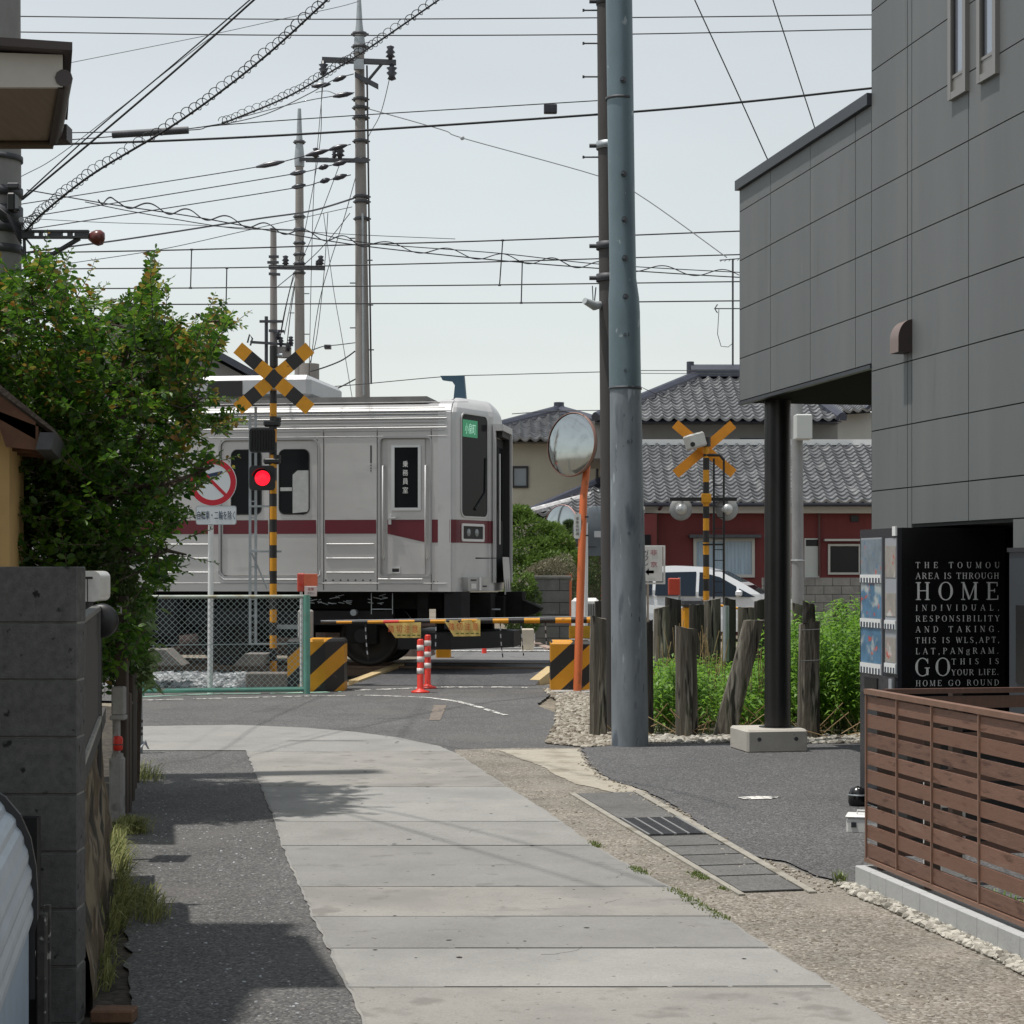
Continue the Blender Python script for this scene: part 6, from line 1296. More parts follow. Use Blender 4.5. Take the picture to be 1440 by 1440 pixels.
# ================================================================ OLD WOODEN POSTS (sleepers set upright)
M_wood = mat('weathered_wood', (.14, .125, .10), .9, var=(9, .55, 8), bump=(35, 1.0), spots=[(8, .53, (.30, .285, .24), .1), (10, .56, (.02, .018, .015), .06), (5, .62, (.06, .07, .035), .1)], stretch=(1.6, 1.6, .16))
M_wood2 = mat('weathered_wood_dark', (.04, .036, .03), .9, var=(9, .5, 8), bump=(35, 1.0), spots=[(8, .58, (.12, .11, .09), .1), (10, .56, (.012, .011, .01), .06), (5, .6, (.045, .05, .03), .1)], stretch=(1.6, 1.6, .16))
def wood_post(xt, yt, xb, yb, w_, Y, lab, dark=False, seed=1, zb=None, split=False):
    rd = random.Random(seed); t, b = W(xt, yt, Y), W(xb, yb, Y)
    if zb is not None: b = Vector((b.x, Y, zb))
    hw = w_/F*Y/2; hd = hw*rd.uniform(.7, 1.0); mb = MB(); N_ = 14; L_ = 12; vs = []
    for i in range(L_+1):
        k = i/L_; c = b.lerp(t, k)
        for j in range(N_):
            a = 2*math.pi*j/N_+.2; cx, cy = math.cos(a), math.sin(a); m_ = max(abs(cx), abs(cy))**.75
            q = 1+.10*noise.noise(Vector((cx*2+seed*3.1, cy*2, k*2.2)))+.09*noise.noise(Vector((cx*6+seed, cy*6, k*1.1+9)))
            wob = (1.06-.1*k); vs.append(c+Vector((cx/m_*hw*q*wob, cy/m_*hd*q*wob, ((.012*noise.noise(Vector((cx*2, cy*2, seed*7.7)))+.02*cx*((seed%3)-1)) if i == L_ else 0))))
    mb.add(vs, [(i*N_+j, i*N_+(j+1) % N_, (i+1)*N_+(j+1) % N_, (i+1)*N_+j) for i in range(L_) for j in range(N_)], M_wood2 if dark else M_wood, False)
    mb.add(vs[L_*N_:]+[t+Vector((.01, 0, -.02))], [(j, (j+1) % N_, N_) for j in range(N_)], M_wood2 if dark else M_wood)
    return solo(mb, 'wooden_post', lab, 'wooden post', 'old timber posts along the railway', origin=tuple(b))
Yw = 17.45
wood_post(841, 868, 841, 1038, 23, Yw, 'weathered square timber post just left of the dark utility pole', seed=3)
wood_post(843, 845, 845, 930, 14, 19.2, 'dark narrow timber post showing behind the top of the left post', True, 4, zb=0)
wood_post(912, 874, 912, 1036, 13, Yw, 'narrow dark timber post touching the right side of the steel pole', True, 5)
wood_post(961, 882, 962, 1040, 23, 17.3, 'split grey timber post with a pale right edge, standing in the weeds', seed=6)
wood_post(975, 884, 977, 1038, 9, 17.35, 'thin pale splinter of timber leaning on the split grey post', seed=16)
wood_post(1061, 872, 1018, 1036, 30, 17.4, 'broad timber post leaning strongly to the right above the pebbles', seed=7)
wood_post(1138, 876, 1137, 1042, 29, 17.3, 'mossy timber post right of the black pillar with a wire round it', seed=8)
wood_post(1137, 848, 1137, 876, 17, 17.32, 'short timber stub on top of the mossy post, topped with wire', True, 9, zb=1.06)
for i, (x, yt, w_, dk, lb) in enumerate(((930, 854, 22, 0, 'mossy brown timber post next to the steel pole in the rear row'), (947, 842, 22, 1, 'dark timber post below the red button box'), (979, 850, 22, 1, 'dark wide timber post below the amber machine'), (1001, 843, 24, 0, 'pale cracked timber post at the foot of the right signal'),
        (1026, 842, 17, 1, 'very dark timber post right of the signal ladder'), (1049, 854, 24, 0, 'grey timber post behind the leaning one'), (1068, 844, 15, 1, 'dark timber post half hidden by the black pillar'), (1121, 849, 16, 0, 'grey timber post left of the mossy one, behind it'), (1181, 848, 22, 0, 'greenish timber post amid the tall weeds near the vending machine'))):
    wood_post(x, yt, x+(i % 3-1)*2, 930, w_, 21.5+(i % 2)*.35, lb, bool(dk), 20+i, zb=0)
mb = MB(); 
for z in (1.0, .72): mb.tube([W(906, 0, 17.5)*0+Vector((W(1125, 0, 17.2).x+.0, 17.15, z)), Vector((W(1152, 0, 17.2).x, 17.15, z+.01))], .004, M_wiregrey, 5)
mb.tube([Vector((W(1125, 0, 17.2).x, 17.15, 1.0)), Vector((W(1181, 0, 21.4).x, 21.3, .95))], .003, M_wiregrey, 5)
solo(mb, 'fence_wire', 'thin wire tied round the mossy timber post', 'wire')
mb = MB(); mb.cyl(W(1021, 930, 21), W(1021, 852, 21), .035, M_galv2, 10); solo(mb, 'metal_pipe', 'slim galvanised pipe standing between the timber posts', 'pipe')

# ================================================================ WEEDS
M_wd = leafmat('weed_leaf', (.085, .20, .015), (.20, .36, .045), .5, .45); M_stem = mat('weed_stem', (.12, .18, .04), .7); M_dry = leafmat('dry_stalk', (.22, .14, .06), (.45, .33, .18), .8, .1)
def leaf(mb, p, d, L, w_, m, droop=.3, nrm=None):
    s = d.cross(Vector((0, 0, 1)));
    if s.length < .05: s = Vector((1, 0, 0))
    s.normalize(); s = (s+Vector((0, 0, random.uniform(-.5, .5)))).normalized()*w_/2
    mid = p+d*L*.45+Vector((0, 0, L*.05)); tip = p+d*L-Vector((0, 0, L*droop)); mb.add([p, mid-s, tip, mid+s], [(0, 1, 2, 3)], m)
random.seed(44); mb = MB()
for i in range(1500):
    x = random.uniform(1.1, 4.6); y = random.uniform(17.65, 22.5)
    px = x/y*F+720; hgt = .42+.14*random.random() if px < 1100 else .55+.45*random.random()
    if px > 1165: hgt = .7+.45*random.random()
    if 985 < px < 1015 and random.random() < .6: continue
    if px < 905: continue
    hgt *= .75+.5*(noise.noise(Vector((x*2, y*2, 0)))+.5)
    ln = Vector((random.gauss(0, .16), random.gauss(0, .12), 0)); b = Vector((x, y, 0)); t = b+ln*hgt+UP*hgt; mb.tube([b, b.lerp(t, .5)+ln*.1, t], [.005, .004, .002], M_stem, 4, caps=False); nl = int(hgt*50)
    for j in range(nl):
        k = .18+.82*j/nl; a = j*2.4+i; el = random.uniform(.1, .8); d = Vector((math.cos(a)*math.cos(el), math.sin(a)*math.cos(el), math.sin(el))); leaf(mb, b.lerp(t, k), d, random.uniform(.10, .17)*(1.15-.4*k), .030, M_wd, .35)
o = mb.build('weeds'); tag(o, 'tall bright green weeds growing among the timber posts', 'weeds', kind='stuff')
mb = MB()
for i in range(80):
    c = random.choice(((940, 21), (990, 20.5), (930, 19.5), (1000, 19), (1060, 18.2))); x = W(c[0]+random.gauss(0, 10), 0, c[1]).x; b = Vector((x, c[1]+random.uniform(-.2, .2), 0)); h_ = random.uniform(.4, 1.0); t = b+Vector((random.gauss(0, .15), random.gauss(0, .1), h_)); mb.tube([b, b.lerp(t, .6)+Vector((random.gauss(0, .02), 0, 0)), t], .004, M_dry, 4, caps=False)
for i in range(60): b = Vector((random.uniform(.9, 3.4), random.uniform(17.2, 17.7), .03)); a = random.uniform(0, 6.28); mb.tube([b, b+Vector((math.cos(a)*.3, math.sin(a)*.12, random.uniform(.02, .3)))], .004, M_dry, 4, caps=False)
o = mb.build('dry_stalks'); tag(o, 'dry brown stalks between the timber posts', 'dry grass', kind='stuff')

# ================================================================ HOUSES
M_tile = mat('roof_tile', (.24, .245, .255), .3, .35, var=(5, .4, 4), spec=.8, spots=(2.5, .55, (.42, .42, .42), .2)); M_tiled = mat('roof_tile_dark', (.05, .055, .075), .35, .2, var=(4, .2))
M_cream = mat('cream_wall', (.50, .47, .385), .85, var=(2, .06), spots=(1.2, .6, (.42, .4, .33), .2)); M_redw = mat('red_wall', (.155, .028, .027), .75, var=(6, .1), stretch=(1, 1, .1)); M_pale = mat('pale_wall', (.42, .42, .40), .8, var=(2, .06))
def tiles(mb, E0, E1, T0, T1, pitch=.27, row=.235, m=None):
    """kawara roof between eave E0-E1 and ridge T0-T1 (E0,T0 left). pans waved across, stepped down the slope"""
    m = m or M_tile; ex = (E1-E0).normalized(); up = ((T0+T1)/2-(E0+E1)/2); up = (up-ex*up.dot(ex)); S = up.length; up.normalize(); n = ex.cross(up).normalized(); n = n if n.z > 0 else -n
    rows = max(1, int(S/row)); le = 0.0; ll = (T0-E0).dot(ex); re = (E1-E0).length; rl = (T1-E0).dot(ex); per = 8; PF = (.018, -.004, -.022, -.03, -.022, -.002, .036, .046); rd = random.Random(int(abs(E0.x*10))+5)
    for r_ in range(rows):
        k0, k1 = r_/rows, (r_+1)/rows; kk = (k0+k1)/2; a = le+(ll-le)*kk; b = re+(rl-re)*kk
        c0 = int(math.ceil(a/pitch*per)); c1 = int(b/pitch*per)
        if c1-c0 < 2: continue
        vs = []; fs = []; K = c1-c0+1
        for s, lift in ((k0*S-.0, .06), (k0*S-.001, .012), (k1*S+.012, .012)):
            for c in range(c0, c1+1):
                wv_ = PF[c % per]*1.15; tl = .003*math.sin((c//per)*12.9+r_*7.1)
                vs.append(E0+ex*(c*pitch/per)+up*s+n*(wv_+(lift if s != k0*S-.001 or lift == .06 else .0)+tl))
        # front lip: rows 0 (top of lip) -> drop, then slope
        vs2 = []
        for c in range(K): vs2.append(vs[c])                    # lip top
        for c in range(K): vs2.append(vs[c]-n*.075)             # lip bottom
        for c in range(K): vs2.append(vs[2*K+c]-n*.0)
        for c in range(K-1): fs.append((c, c+1, 2*K+c+1, 2*K+c)); fs.append((K+c, K+c+1, c+1, c))
        mb.add(vs2, fs, m, False)
def ridge(mb, a, b, r=.13, m=None):
    m = m or M_tiled; d = (b-a).normalized(); s = d.cross(UP).normalized(); u = s.cross(d)
    if u.z < 0: u = -u
    pr = [(-r*1.1, -r*.6), (-r*1.1, .3*r), (-r*.5, r*.9), (0, r*1.1), (r*.5, r*.9), (r*1.1, .3*r), (r*1.1, -r*.6)]; k = len(pr)
    A_ = [a+s*x+u*y for x, y in pr]; B_ = [b+s*x+u*y for x, y in pr]; mb.add(A_+B_, [(i, i+k, i+k+1, i+1) for i in range(k-1)]+[tuple(range(k))[::-1], tuple(range(k, 2*k))], m)
def window(root, px0, px1, py0, py1, Y, frame, pane, fw_=.05, div=0, m_int=None):
    a, b = W(px0, py1, Y), W(px1, py0, Y); mb = MB(); o = [(a.x, a.z), (b.x, a.z), (b.x, b.z), (a.x, b.z)]; i_ = [(a.x+fw_, a.z+fw_), (b.x-fw_, a.z+fw_), (b.x-fw_, b.z-fw_), (a.x+fw_, b.z-fw_)]
    P = Vector((0, Y, 0)); ringplate(mb, o, i_, P, XR, UP, .06, frame)
    for k in range(div): x = a.x+(b.x-a.x)*(k+1)/(div+1); mb.box(x-.025, x+.025, Y-.05, Y, a.z+fw_, b.z-fw_, frame)
    w_ = mb.build('window', root); mb = MB(); plate(mb, i_, P, XR, UP, .015, pane); mb.build('pane', w_); return w_
M_curt = mat('curtained_glass', (.33, .42, .50), .25, var=(7, .22, 3), stretch=(3, 1, .15), spec=.8); M_alu = mat('aluminium', (.40, .40, .38), .4, .5); M_dark = mat('dark_glass', (.015, .015, .017), .2, spec=.25); M_blue = mat('bluish_glass', (.2, .235, .27), .15, spec=.8)
Yh = 45.0
rh = thing('red_house', Vector((W(1060, 0, Yh).x, Yh, 0)), 'dark red walled house with a wide grey tiled roof and a cream upper storey', 'house')
xl_, xr_ = W(880, 0, Yh).x, W(1330, 0, Yh).x; ze = W(0, 709, Yh).z
mb = MB(); mb.box(W(921, 0, Yh).x, xr_, Yh, Yh+7, -.05, ze-.02, M_redw); mb.box(xl_, W(921, 0, Yh).x, Yh-.6, Yh+5, -.05, ze-.25, M_redw); mb.build('wall', rh)
mb = MB(); mb.box(W(906, 0, Yh).x, xr_, Yh-.35, Yh-.001, W(0, 722, Yh).z, W(0, 711, Yh).z, mat('eave_white', (.55, .53, .49), .7)); mb.build('eave_board', rh)
mb = MB(); mb.tube([Vector((xl_, Yh-.75, ze-.02)), Vector((xr_, Yh-.75, ze-.02))], .06, M_tiled, 8); mb.tube([Vector((W(928, 0, Yh).x, Yh-.6, ze-.05)), W(924, 722, Yh-.1), W(924, 860, Yh-.1)], .04, mat('pipe_brown', (.09, .04, .035), .5), 8); mb.tube([W(1152, 712, Yh-.1), W(1152, 810, Yh-.1)], .03, MATS['pipe_brown'], 8); mb.build('gutter', rh)
mb = MB(); E0 = Vector((W(870, 0, Yh).x, Yh-.8, ze)); E1 = Vector((xr_, Yh-.8, ze)); zr = W(0, 626, Yh+2.4).z; T0 = Vector((W(860, 0, Yh).x, Yh+2.4, zr)); T1 = Vector((xr_, Yh+2.4, zr)); tiles(mb, E0, E1, T0, T1, .285, .20); mb.build('lower_roof', rh)
mb = MB(); mb.quad(E0-UP*.06, E1-UP*.06, T1-UP*.06, T0-UP*.06, M_tiled); mb.build('roof_deck', rh)
mb = MB(); mb.box(T0.x, T1.x, Yh+2.35, Yh+2.5, zr-.0, W(0, 618, Yh+2.4).z, mat('flashing_white', (.78, .78, .76), .5)); mb.build('flashing', rh)
Yu = Yh+2.9; mb = MB(); x0u, x1u = W(830, 0, Yu).x, W(1178, 0, Yu).x; zu = W(0, 592, Yu).z; mb.box(x0u, x1u, Yu, Yu+5, zr-.3, zu, mat('upper_wall', (.27, .265, .25), .8, var=(2, .08))); mb.build('upper_wall', rh)
mb = MB(); mb.box(W(1040, 0, Yu).x, W(1080, 0, Yu).x, Yu-.04, Yu-.001, W(0, 622, Yu).z, W(0, 616, Yu).z, M_tiled); mb.build('shutter_box', rh)
zu2 = W(0, 590, Yu-.7).z; E0 = Vector((W(838, 0, Yu-.7).x, Yu-.7, zu2)); E1 = Vector((W(1184, 0, Yu-.7).x, Yu-.7, zu2)); zr2 = W(0, 531, Yu+2.3).z; T0 = Vector((W(984, 0, Yu+2.3).x, Yu+2.3, zr2)); T1 = Vector((W(1100, 0, Yu+2.3).x, Yu+2.3, zr2))
mb = MB(); tiles(mb, E0, E1, T0, T1, .285, .225); mb.build('upper_roof', rh)
mb = MB(); mb.quad(E0-UP*.06, E1-UP*.06, T1-UP*.08, T0-UP*.08, M_tiled); B0, B1 = E0+Vector((0, 6.4, 0)), E1+Vector((0, 6.4, 0)); mb.add([E0, T0, B0], [(0, 1, 2)], M_tile); mb.add([E1, B1, T1], [(0, 1, 2)], M_tile); mb.quad(B0, T0, T1, B1, M_tile); mb.quad(E0-UP*.07, B0-UP*.07, B1-UP*.07, E1-UP*.07, M_tiled); mb.build('roof_deck', rh)
mb = MB(); ridge(mb, E0+UP*.05, T0+UP*.08, .13); ridge(mb, E1+UP*.05, T1+UP*.08, .13); ridge(mb, T0-Vector((.25, 0, 0))+UP*.13, T1+UP*.13, .2); mb.cyl(T0+Vector((-.25, 0, .1)), T0+Vector((-.25, 0, .42)), .1, M_tiled, 8); mb.build('ridge', rh)
window(rh, 975, 1061, 757, 812, Yh, mat('frame_pale', (.5, .49, .45), .5), M_curt, .07, 1); mb = MB(); mb.box(W(968, 0, Yh).x, W(1068, 0, Yh).x, Yh-.35, Yh, W(0, 756.5, Yh).z, W(0, 752, Yh).z, M_steel); mb.build('window_hood', rh)
window(rh, 1164, 1210, 765, 808, Yh, MATS['frame_pale'], M_dark, .05, 0); mb = MB(); mb.box(W(1158, 0, Yh).x, W(1212, 0, Yh).x, Yh-.2, Yh, W(0, 761, Yh).z, W(0, 758, Yh).z, MATS['frame_pale']); mb.build('window_hood', rh)
mb = MB(); mb.box(W(1131, 0, Yh).x, W(1152, 0, Yh).x, Yh-.03, Yh, W(0, 812, Yh).z, W(0, 757, Yh).z, mat('door_pale', (.5, .52, .49), .5)); dr = mb.build('door', rh); mb = MB(); mb.box(W(1133, 0, Yh).x, W(1150, 0, Yh).x, Yh-.035, Yh-.031, W(0, 768, Yh).z, W(0, 759, Yh).z, M_dark); mb.build('pane', dr)
mb = MB(); mb.box(W(1196, 0, Yh).x, W(1207, 0, Yh).x, Yh-.05, Yh, W(0, 734, Yh).z, W(0, 725, Yh).z, M_dark); mb.build('vent', rh)
mb = MB(); mb.box(W(905, 0, Yh-.6).x, W(915, 0, Yh-.6).x, Yh-.63, Yh-.601, W(0, 850, Yh-.6).z, W(0, 752, Yh-.6).z, M_dark); mb.build('doorway', rh)
# tv aerial
ae = thing('tv_aerial', Vector((W(1030, 0, Yu+2.3).x, Yu+2.3, zr2+.2)), 'thin television aerial mast with two small yagis on the red house roof', 'aerial'); Ya = Yu+2.3
mb = MB(); mb.tube([W(1030.5, 526, Ya), W(1030.5, 364, Ya)], .028, M_steel, 6); mb.tube([W(1026, 520, Ya), W(1030.5, 512, Ya), W(1035, 520, Ya)], .015, M_steel, 5); mb.build('mast', ae)
mb = MB(); mb.tube([W(1012, 366, Ya), W(1060, 362, Ya)], .016, M_steel, 5)
for i in range(7): x = 1013+i*6; mb.tube([W(x, 368-i*.4, Ya-.25), W(x+3, 365-i*.4, Ya+.25)], .01, M_steel, 4)
mb.tube([W(1006, 434, Ya), W(1060, 434, Ya)], .016, M_steel, 5); mb.tube([W(1009, 428, Ya), W(1005, 434, Ya), W(1009, 440, Ya)], .016, M_steel, 5)
mb.tube([W(1011, 435, Ya), W(1009, 470, Ya), W(1014, 487, Ya), W(1024, 488, Ya), W(1030, 483, Ya)], .01, M_steel, 5); mb.build('yagi', ae)
# white house at the left
Yk = 54.0; wh = thing('cream_house', Vector((W(790, 0, Yk).x, Yk, 0)), 'cream two storey house with a hipped tiled roof, right of the train nose', 'house')
mb = MB(); mb.box(W(655, 0, Yk).x, W(905, 0, Yk).x, Yk, Yk+7, 0, W(0, 616, Yk).z, M_cream); mb.build('wall', wh)
ez = W(0, 619, Yk-.7).z; E0, E1 = Vector((W(634, 0, Yk-.7).x, Yk-.7, ez)), Vector((W(925, 0, Yk-.7).x, Yk-.7, ez)); ap = Vector((W(786, 0, Yk+2.8).x, Yk+2.8, W(0, 580, Yk+2.8).z)); ap2 = ap+Vector((0, 2.5, 0))
mb = MB(); tiles(mb, E0, E1, ap-XR*.1, ap+XR*.1, .285, .22); mb.build('roof', wh)
mb = MB(); B0, B1 = E0+Vector((0, 8.4, 0)), E1+Vector((0, 8.4, 0)); mb.add([E0, ap, ap2, B0], [(0, 1, 2, 3)], M_tile); mb.add([E1, B1, ap2, ap], [(0, 1, 2, 3)], M_tile); mb.quad(E0-UP*.05, E1-UP*.05, B1-UP*.05, B0-UP*.05, M_tiled); mb.build('roof_deck', wh)
mb = MB(); ridge(mb, E0+UP*.05, ap+UP*.08, .13); ridge(mb, E1+UP*.05, ap+UP*.08, .13); ridge(mb, ap+UP*.1, ap2+UP*.1, .18); mb.cyl(ap+UP*.0, ap+UP*.3, .16, M_tiled, 10); mb.build('ridge', wh)
window(wh, 720, 743, 655.5, 686, Yk, M_frd, M_blue, .06, 0)
mb = MB(); mb.tube([W(706, 606, Yk-.1), W(840, 640, Yk-.3)]*0 or [W(840, 640, Yk-.2), W(839, 700, Yk-.2), W(835, 706, Yk-.2)], .04, M_steel, 8); mb.build('downpipe', wh)
# lower tiled porch roof of a second small building
Yo = 47.0; ph = thing('shed', Vector((W(830, 0, Yo).x, Yo, 0)), 'low dark walled shed with a sloping tiled roof behind the hedge', 'shed')
mb = MB(); mb.box(W(762, 0, Yo).x, W(900, 0, Yo).x, Yo, Yo+3, 0, W(0, 722, Yo).z, mat('shed_wall', (.07, .055, .045), .85, var=(4, .2), stretch=(4, 1, .3))); mb.build('wall', ph)
E0, E1, T0, T1 = W(742, 724, Yo-.6), W(905, 724, Yo-.6), W(846, 680, Yo+1.6), W(905, 680, Yo+1.6); mb = MB(); tiles(mb, E0, E1, T0, T1, .285, .22); mb.build('roof', ph)
mb = MB(); mb.quad(E0-UP*.07, E1-UP*.07, T1-UP*.07, T0-UP*.07, M_tiled); ridge(mb, E0+UP*.03, T0+UP*.06, .12); ridge(mb, E0+UP*.03+Vector((-.05, -.25, -.0)), T0+Vector((0, -.4, -.25)), .09, mat('ridge_pale', (.5, .5, .5), .5, var=(8, .4))); mb.build('ridge', ph)
# far right small house
Yf = 62.0; fh = thing('far_house', Vector((W(1200, 0, Yf).x, Yf, 0)), 'far pale house with a dark tiled roof seen under the grey overhang', 'house')
mb = MB(); mb.box(W(1165, 0, Yf).x, W(1290, 0, Yf).x, Yf, Yf+6, 0, W(0, 580, Yf).z, M_pale); mb.build('wall', fh)
mb = MB(); E0, E1, T0, T1 = W(1150, 582, Yf-.8), W(1225, 577, Yf-.8), W(1150, 540, Yf+3), W(1215, 566, Yf+3); tiles(mb, E0, E1, T0, T1, .3, .25); mb.quad(E0-UP*.08, E1-UP*.08, T1-UP*.08, T0-UP*.08, M_tiled); mb.build('roof', fh); mb = MB(); ridge(mb, E1+UP*.05, T1+UP*.1, .14); ridge(mb, T0+UP*.1, T1+UP*.1, .14); mb.build('ridge', fh)
# far left gable behind the train
Yq = 52.0; lh = thing('gabled_house', Vector((W(150, 0, Yq).x, Yq, 0)), 'grey gabled house whose dark roof edge slopes down behind the crossbuck', 'house')
mb = MB(); rg = W(190, 440, Yq); er = W(372, 540, Yq); el = W(8, 540, Yq); mb.prism([W(20, 798, Yq), W(352, 798, Yq), W(352, 533, Yq), W(190, 446, Yq), W(20, 533, Yq)], (0, 9, 0), mat('grey_gable', (.22, .22, .22), .85, var=(3, .1))); mb.build('wall', lh)
mb = MB(); dv = Vector((0, 10, 0)); o1 = Vector((0, -.5, 0))
for e in (er, el): mb.add([rg+o1, e+o1, e+dv, rg+dv, rg+o1+UP*.22, e+o1+UP*.2, e+dv+UP*.2, rg+dv+UP*.22], [(0, 1, 2, 3), (4, 5, 6, 7), (0, 1, 5, 4), (1, 2, 6, 5)], M_tiled)
mb.build('roof', lh)

# block walls
def block_wall(nm, x0, x1, Y, zt, m, lab, rows, bw=.4, cap=None):
    o = thing(nm, Vector((x0, Y, 0)), lab, 'wall'); mb = MB(); h = (zt+.0)/rows; g = .006; mb.box(x0+.01, x1-.01, Y+.01, Y+.12, -.03, zt-.005, M_seam)
    for r_ in range(rows):
        x = x0-(.5*bw if r_ % 2 else 0)
        while x < x1: a, b = max(x, x0)+g, min(x+bw, x1)-g; (b-a > .03) and mb.box(a, b, Y, Y+.13, r_*h+g, (r_+1)*h-g, m); x += bw
    mb.build('blocks', o)
    if cap: mb = MB(); mb.cbox(x0-.03, x1+.03, Y-.03, Y+.16, zt, zt+.06, cap, .01); mb.build('coping', o)
    return o
M_cmu = mat('cmu_grey', (.185, .18, .17), .9, var=(3, .25, 6), bump=(40, .4), spots=(2, .55, (.11, .105, .1), .2)); M_cmud = mat('cmu_stained', (.13, .13, .12), .9, var=(2.5, .3, 6), bump=(40, .4), spots=(1.8, .55, (.2, .195, .185), .2))
block_wall('block_wall', W(1072, 0, 43).x, W(1300, 0, 43).x, 43.0, W(0, 812, 43).z, M_cmu, 'long grey concrete block wall in front of the red house', 7)
block_wall('block_wall', W(752, 0, 36).x, W(801, 0, 36).x, 36.0, W(0, 814, 36).z, M_cmud, 'short stained block wall with a coping below the hedge', 6, .95, M_cmud)
# kerbs and pale yard beyond the crossing
mb = MB(); P = [G(722, 905, .0), G(775, 920, 0), G(850, 920, 0), G(850, 884, 0), G(775, 884, 0), G(735, 888, 0)]; mb.add([p+UP*.02 for p in P], [tuple(range(6))], mat('yard_concrete', (.3, .285, .26), .9, var=(4, .15))); o = mb.build('yard'); tag(o, kind='structure')
mb = MB(); a, b = G(722, 900, .02), G(776, 921, .02); d = (b-a).normalized(); s = Vector((-d.y, d.x, 0))*.07; mb.add([a-s, b-s, b+s, a+s, a-s+UP*.12, b-s+UP*.12, b+s+UP*.12, a+s+UP*.12], [(4, 5, 6, 7), (0, 1, 5, 4), (1, 2, 6, 5), (2, 3, 7, 6), (3, 0, 4, 7)], mat('pinkish_kerb', (.32, .24, .2), .85, var=(6, .2))); solo(mb, 'kerb_stone', 'pinkish kerb stone curving beyond the crossing', 'kerb')
mb = MB(); mb.cbox(W(733, 0, 33).x, W(751, 0, 33).x, 33.0, 33.25, 0, .5, mat('pale_block', (.5, .45, .36), .8, var=(5, .15)), .02); solo(mb, 'pale_planter', 'small pale square planter beside the road beyond the crossing', 'planter')
for px, lb in ((750, 'thin dark stake left of the pale planter'), (768.5, 'thin dark stake right of the pale planter')):
    mb = MB(); mb.cyl(G(px, 905), G(px, 905)+UP*.55, .02, M_steel, 8); solo(mb, 'stake', lb, 'stake')
# white condenser unit
ac_ = thing('outdoor_unit', W(822, 886, 35), 'white air conditioner outdoor unit behind the orange mirror pole', 'outdoor unit')
mb = MB(); mb.cbox(W(804, 0, 35).x, W(843, 0, 35).x, 35, 35.3, .15, W(0, 841, 35).z, M_off, .06); mb.build('case', ac_); mb = MB()
for i in range(10): x = W(816+i*2.6, 0, 35).x; mb.box(x, x+.018, 34.985, 34.999, .25, W(0, 849, 35).z, M_frd)
mb.build('grille', ac_)
# advert sign with an arrow
Yz = 33.0; asg = thing('arrow_signboard', W(908, 905, Yz), 'white signboard with red characters and a red arrow pointing left', 'signboard')
mb = MB(); c = W(908, 793, Yz); hw = 22/F*Yz; hh_ = 24.5/F*Yz; plate(mb, [(-hw, -hh_), (hw, -hh_), (hw, hh_), (-hw, hh_)], c+Vector((.02, 0, 0)), XR, UP, .012, mat('sign_board', (.60, .60, .58), .6, var=(5, .06))); bo = mb.build('board', asg)
mb = MB(); ringplate(mb, [(-hw-.05, -hh_-.05), (hw+.05, -hh_-.05), (hw+.05, hh_+.02), (-hw-.05, hh_+.02)], [(-hw-.02, -hh_-.02), (hw+.015, -hh_-.02), (hw+.015, hh_), (-hw-.02, hh_)], c+Vector((.02, .02, 0)), XR, UP, .01, M_off); mb.build('frame', asg)
mb = MB(); mr_ = mat('ink_crimson', (.30, .02, .06), .6); mk = mat('ink_dark', (.05, .04, .06), .6)
for ch, x, y, s, m in (('非', 919.5, 777, 9.5, mr_), ('京', 919.5, 793.5, 9, mr_), ('ガ', 908, 777.5, 8.5, mk), ('ワ', 908, 785.5, 7, mk), ('ン', 908, 793.5, 6.5, mk)): put_text(mb, ch, 0, 0, s/F*Yz, s*.85/F*Yz, m, W(x, y, Yz-.012), XR)
q = [W(x, y, Yz-.018) for x, y in ((907.5, 804.2), (912.5, 799.5), (912.5, 802.3), (919.5, 802.3), (919.5, 806.3), (912.5, 806.3), (912.5, 809.2))]; mb.add(q, [tuple(range(7))[::-1], tuple(range(7))], mr_); mb.build('lettering', bo)
mb = MB(); 
for px in (894, 911): mb.cyl(W(px, 905, Yz+.05), W(px, 816, Yz+.05), .02, mat('sign_leg', (.32, .27, .22), .6), 8)
mb.build('leg', asg)
# ================================================================ VAN
vx = W(992, 0, 41.6).x; van = thing('white_van', Vector((vx, 41.6, -.03)), 'white minivan with dark windows parked in front of the red house', 'van', rz=R(-14))
VM = Matrix.Translation(Vector((vx, 41.6, -.03))) @ Matrix.Rotation(R(-14), 4, 'Z'); M_vw = mat('van_white', (.66, .68, .70), .25, coat=.5); M_vg = mat('van_glass', (.012, .02, .032), .1, spec=.25)
pf = [(-2.15, .28), (-2.17, .8), (-2.1, 1.15), (-1.95, 1.50), (-1.6, 1.60), (-.6, 1.64), (.0, 1.61), (.45, 1.50), (.95, 1.24), (1.32, 1.02), (1.75, .92), (2.05, .78), (2.16, .58), (2.14, .3), (1.75, .22), (1.72, .45), (1.5, .62), (1.25, .62), (1.03, .45), (1.0, .22), (-1.05, .22), (-1.08, .45), (-1.3, .62), (-1.55, .62), (-1.77, .45), (-1.8, .22)]
def yw(z, x=0): return .83 if z < .95 else .83-(z-.95)*.30
mb = MB(); n = len(pf); L_ = [VM @ Vector((x, -yw(z), z)) for x, z in pf]; R_ = [VM @ Vector((x, yw(z), z)) for x, z in pf]
mb.add(L_+R_, [(i, (i+1) % n, (i+1) % n+n, i+n) for i in range(n)], M_vw)
def fan(pts, P2): pass
body_lo = [0, 1, 2]; mb.add(L_, [tuple(range(n))[::-1]], M_vw); mb.add(R_, [tuple(range(n))], M_vw); mb.build('body', van)
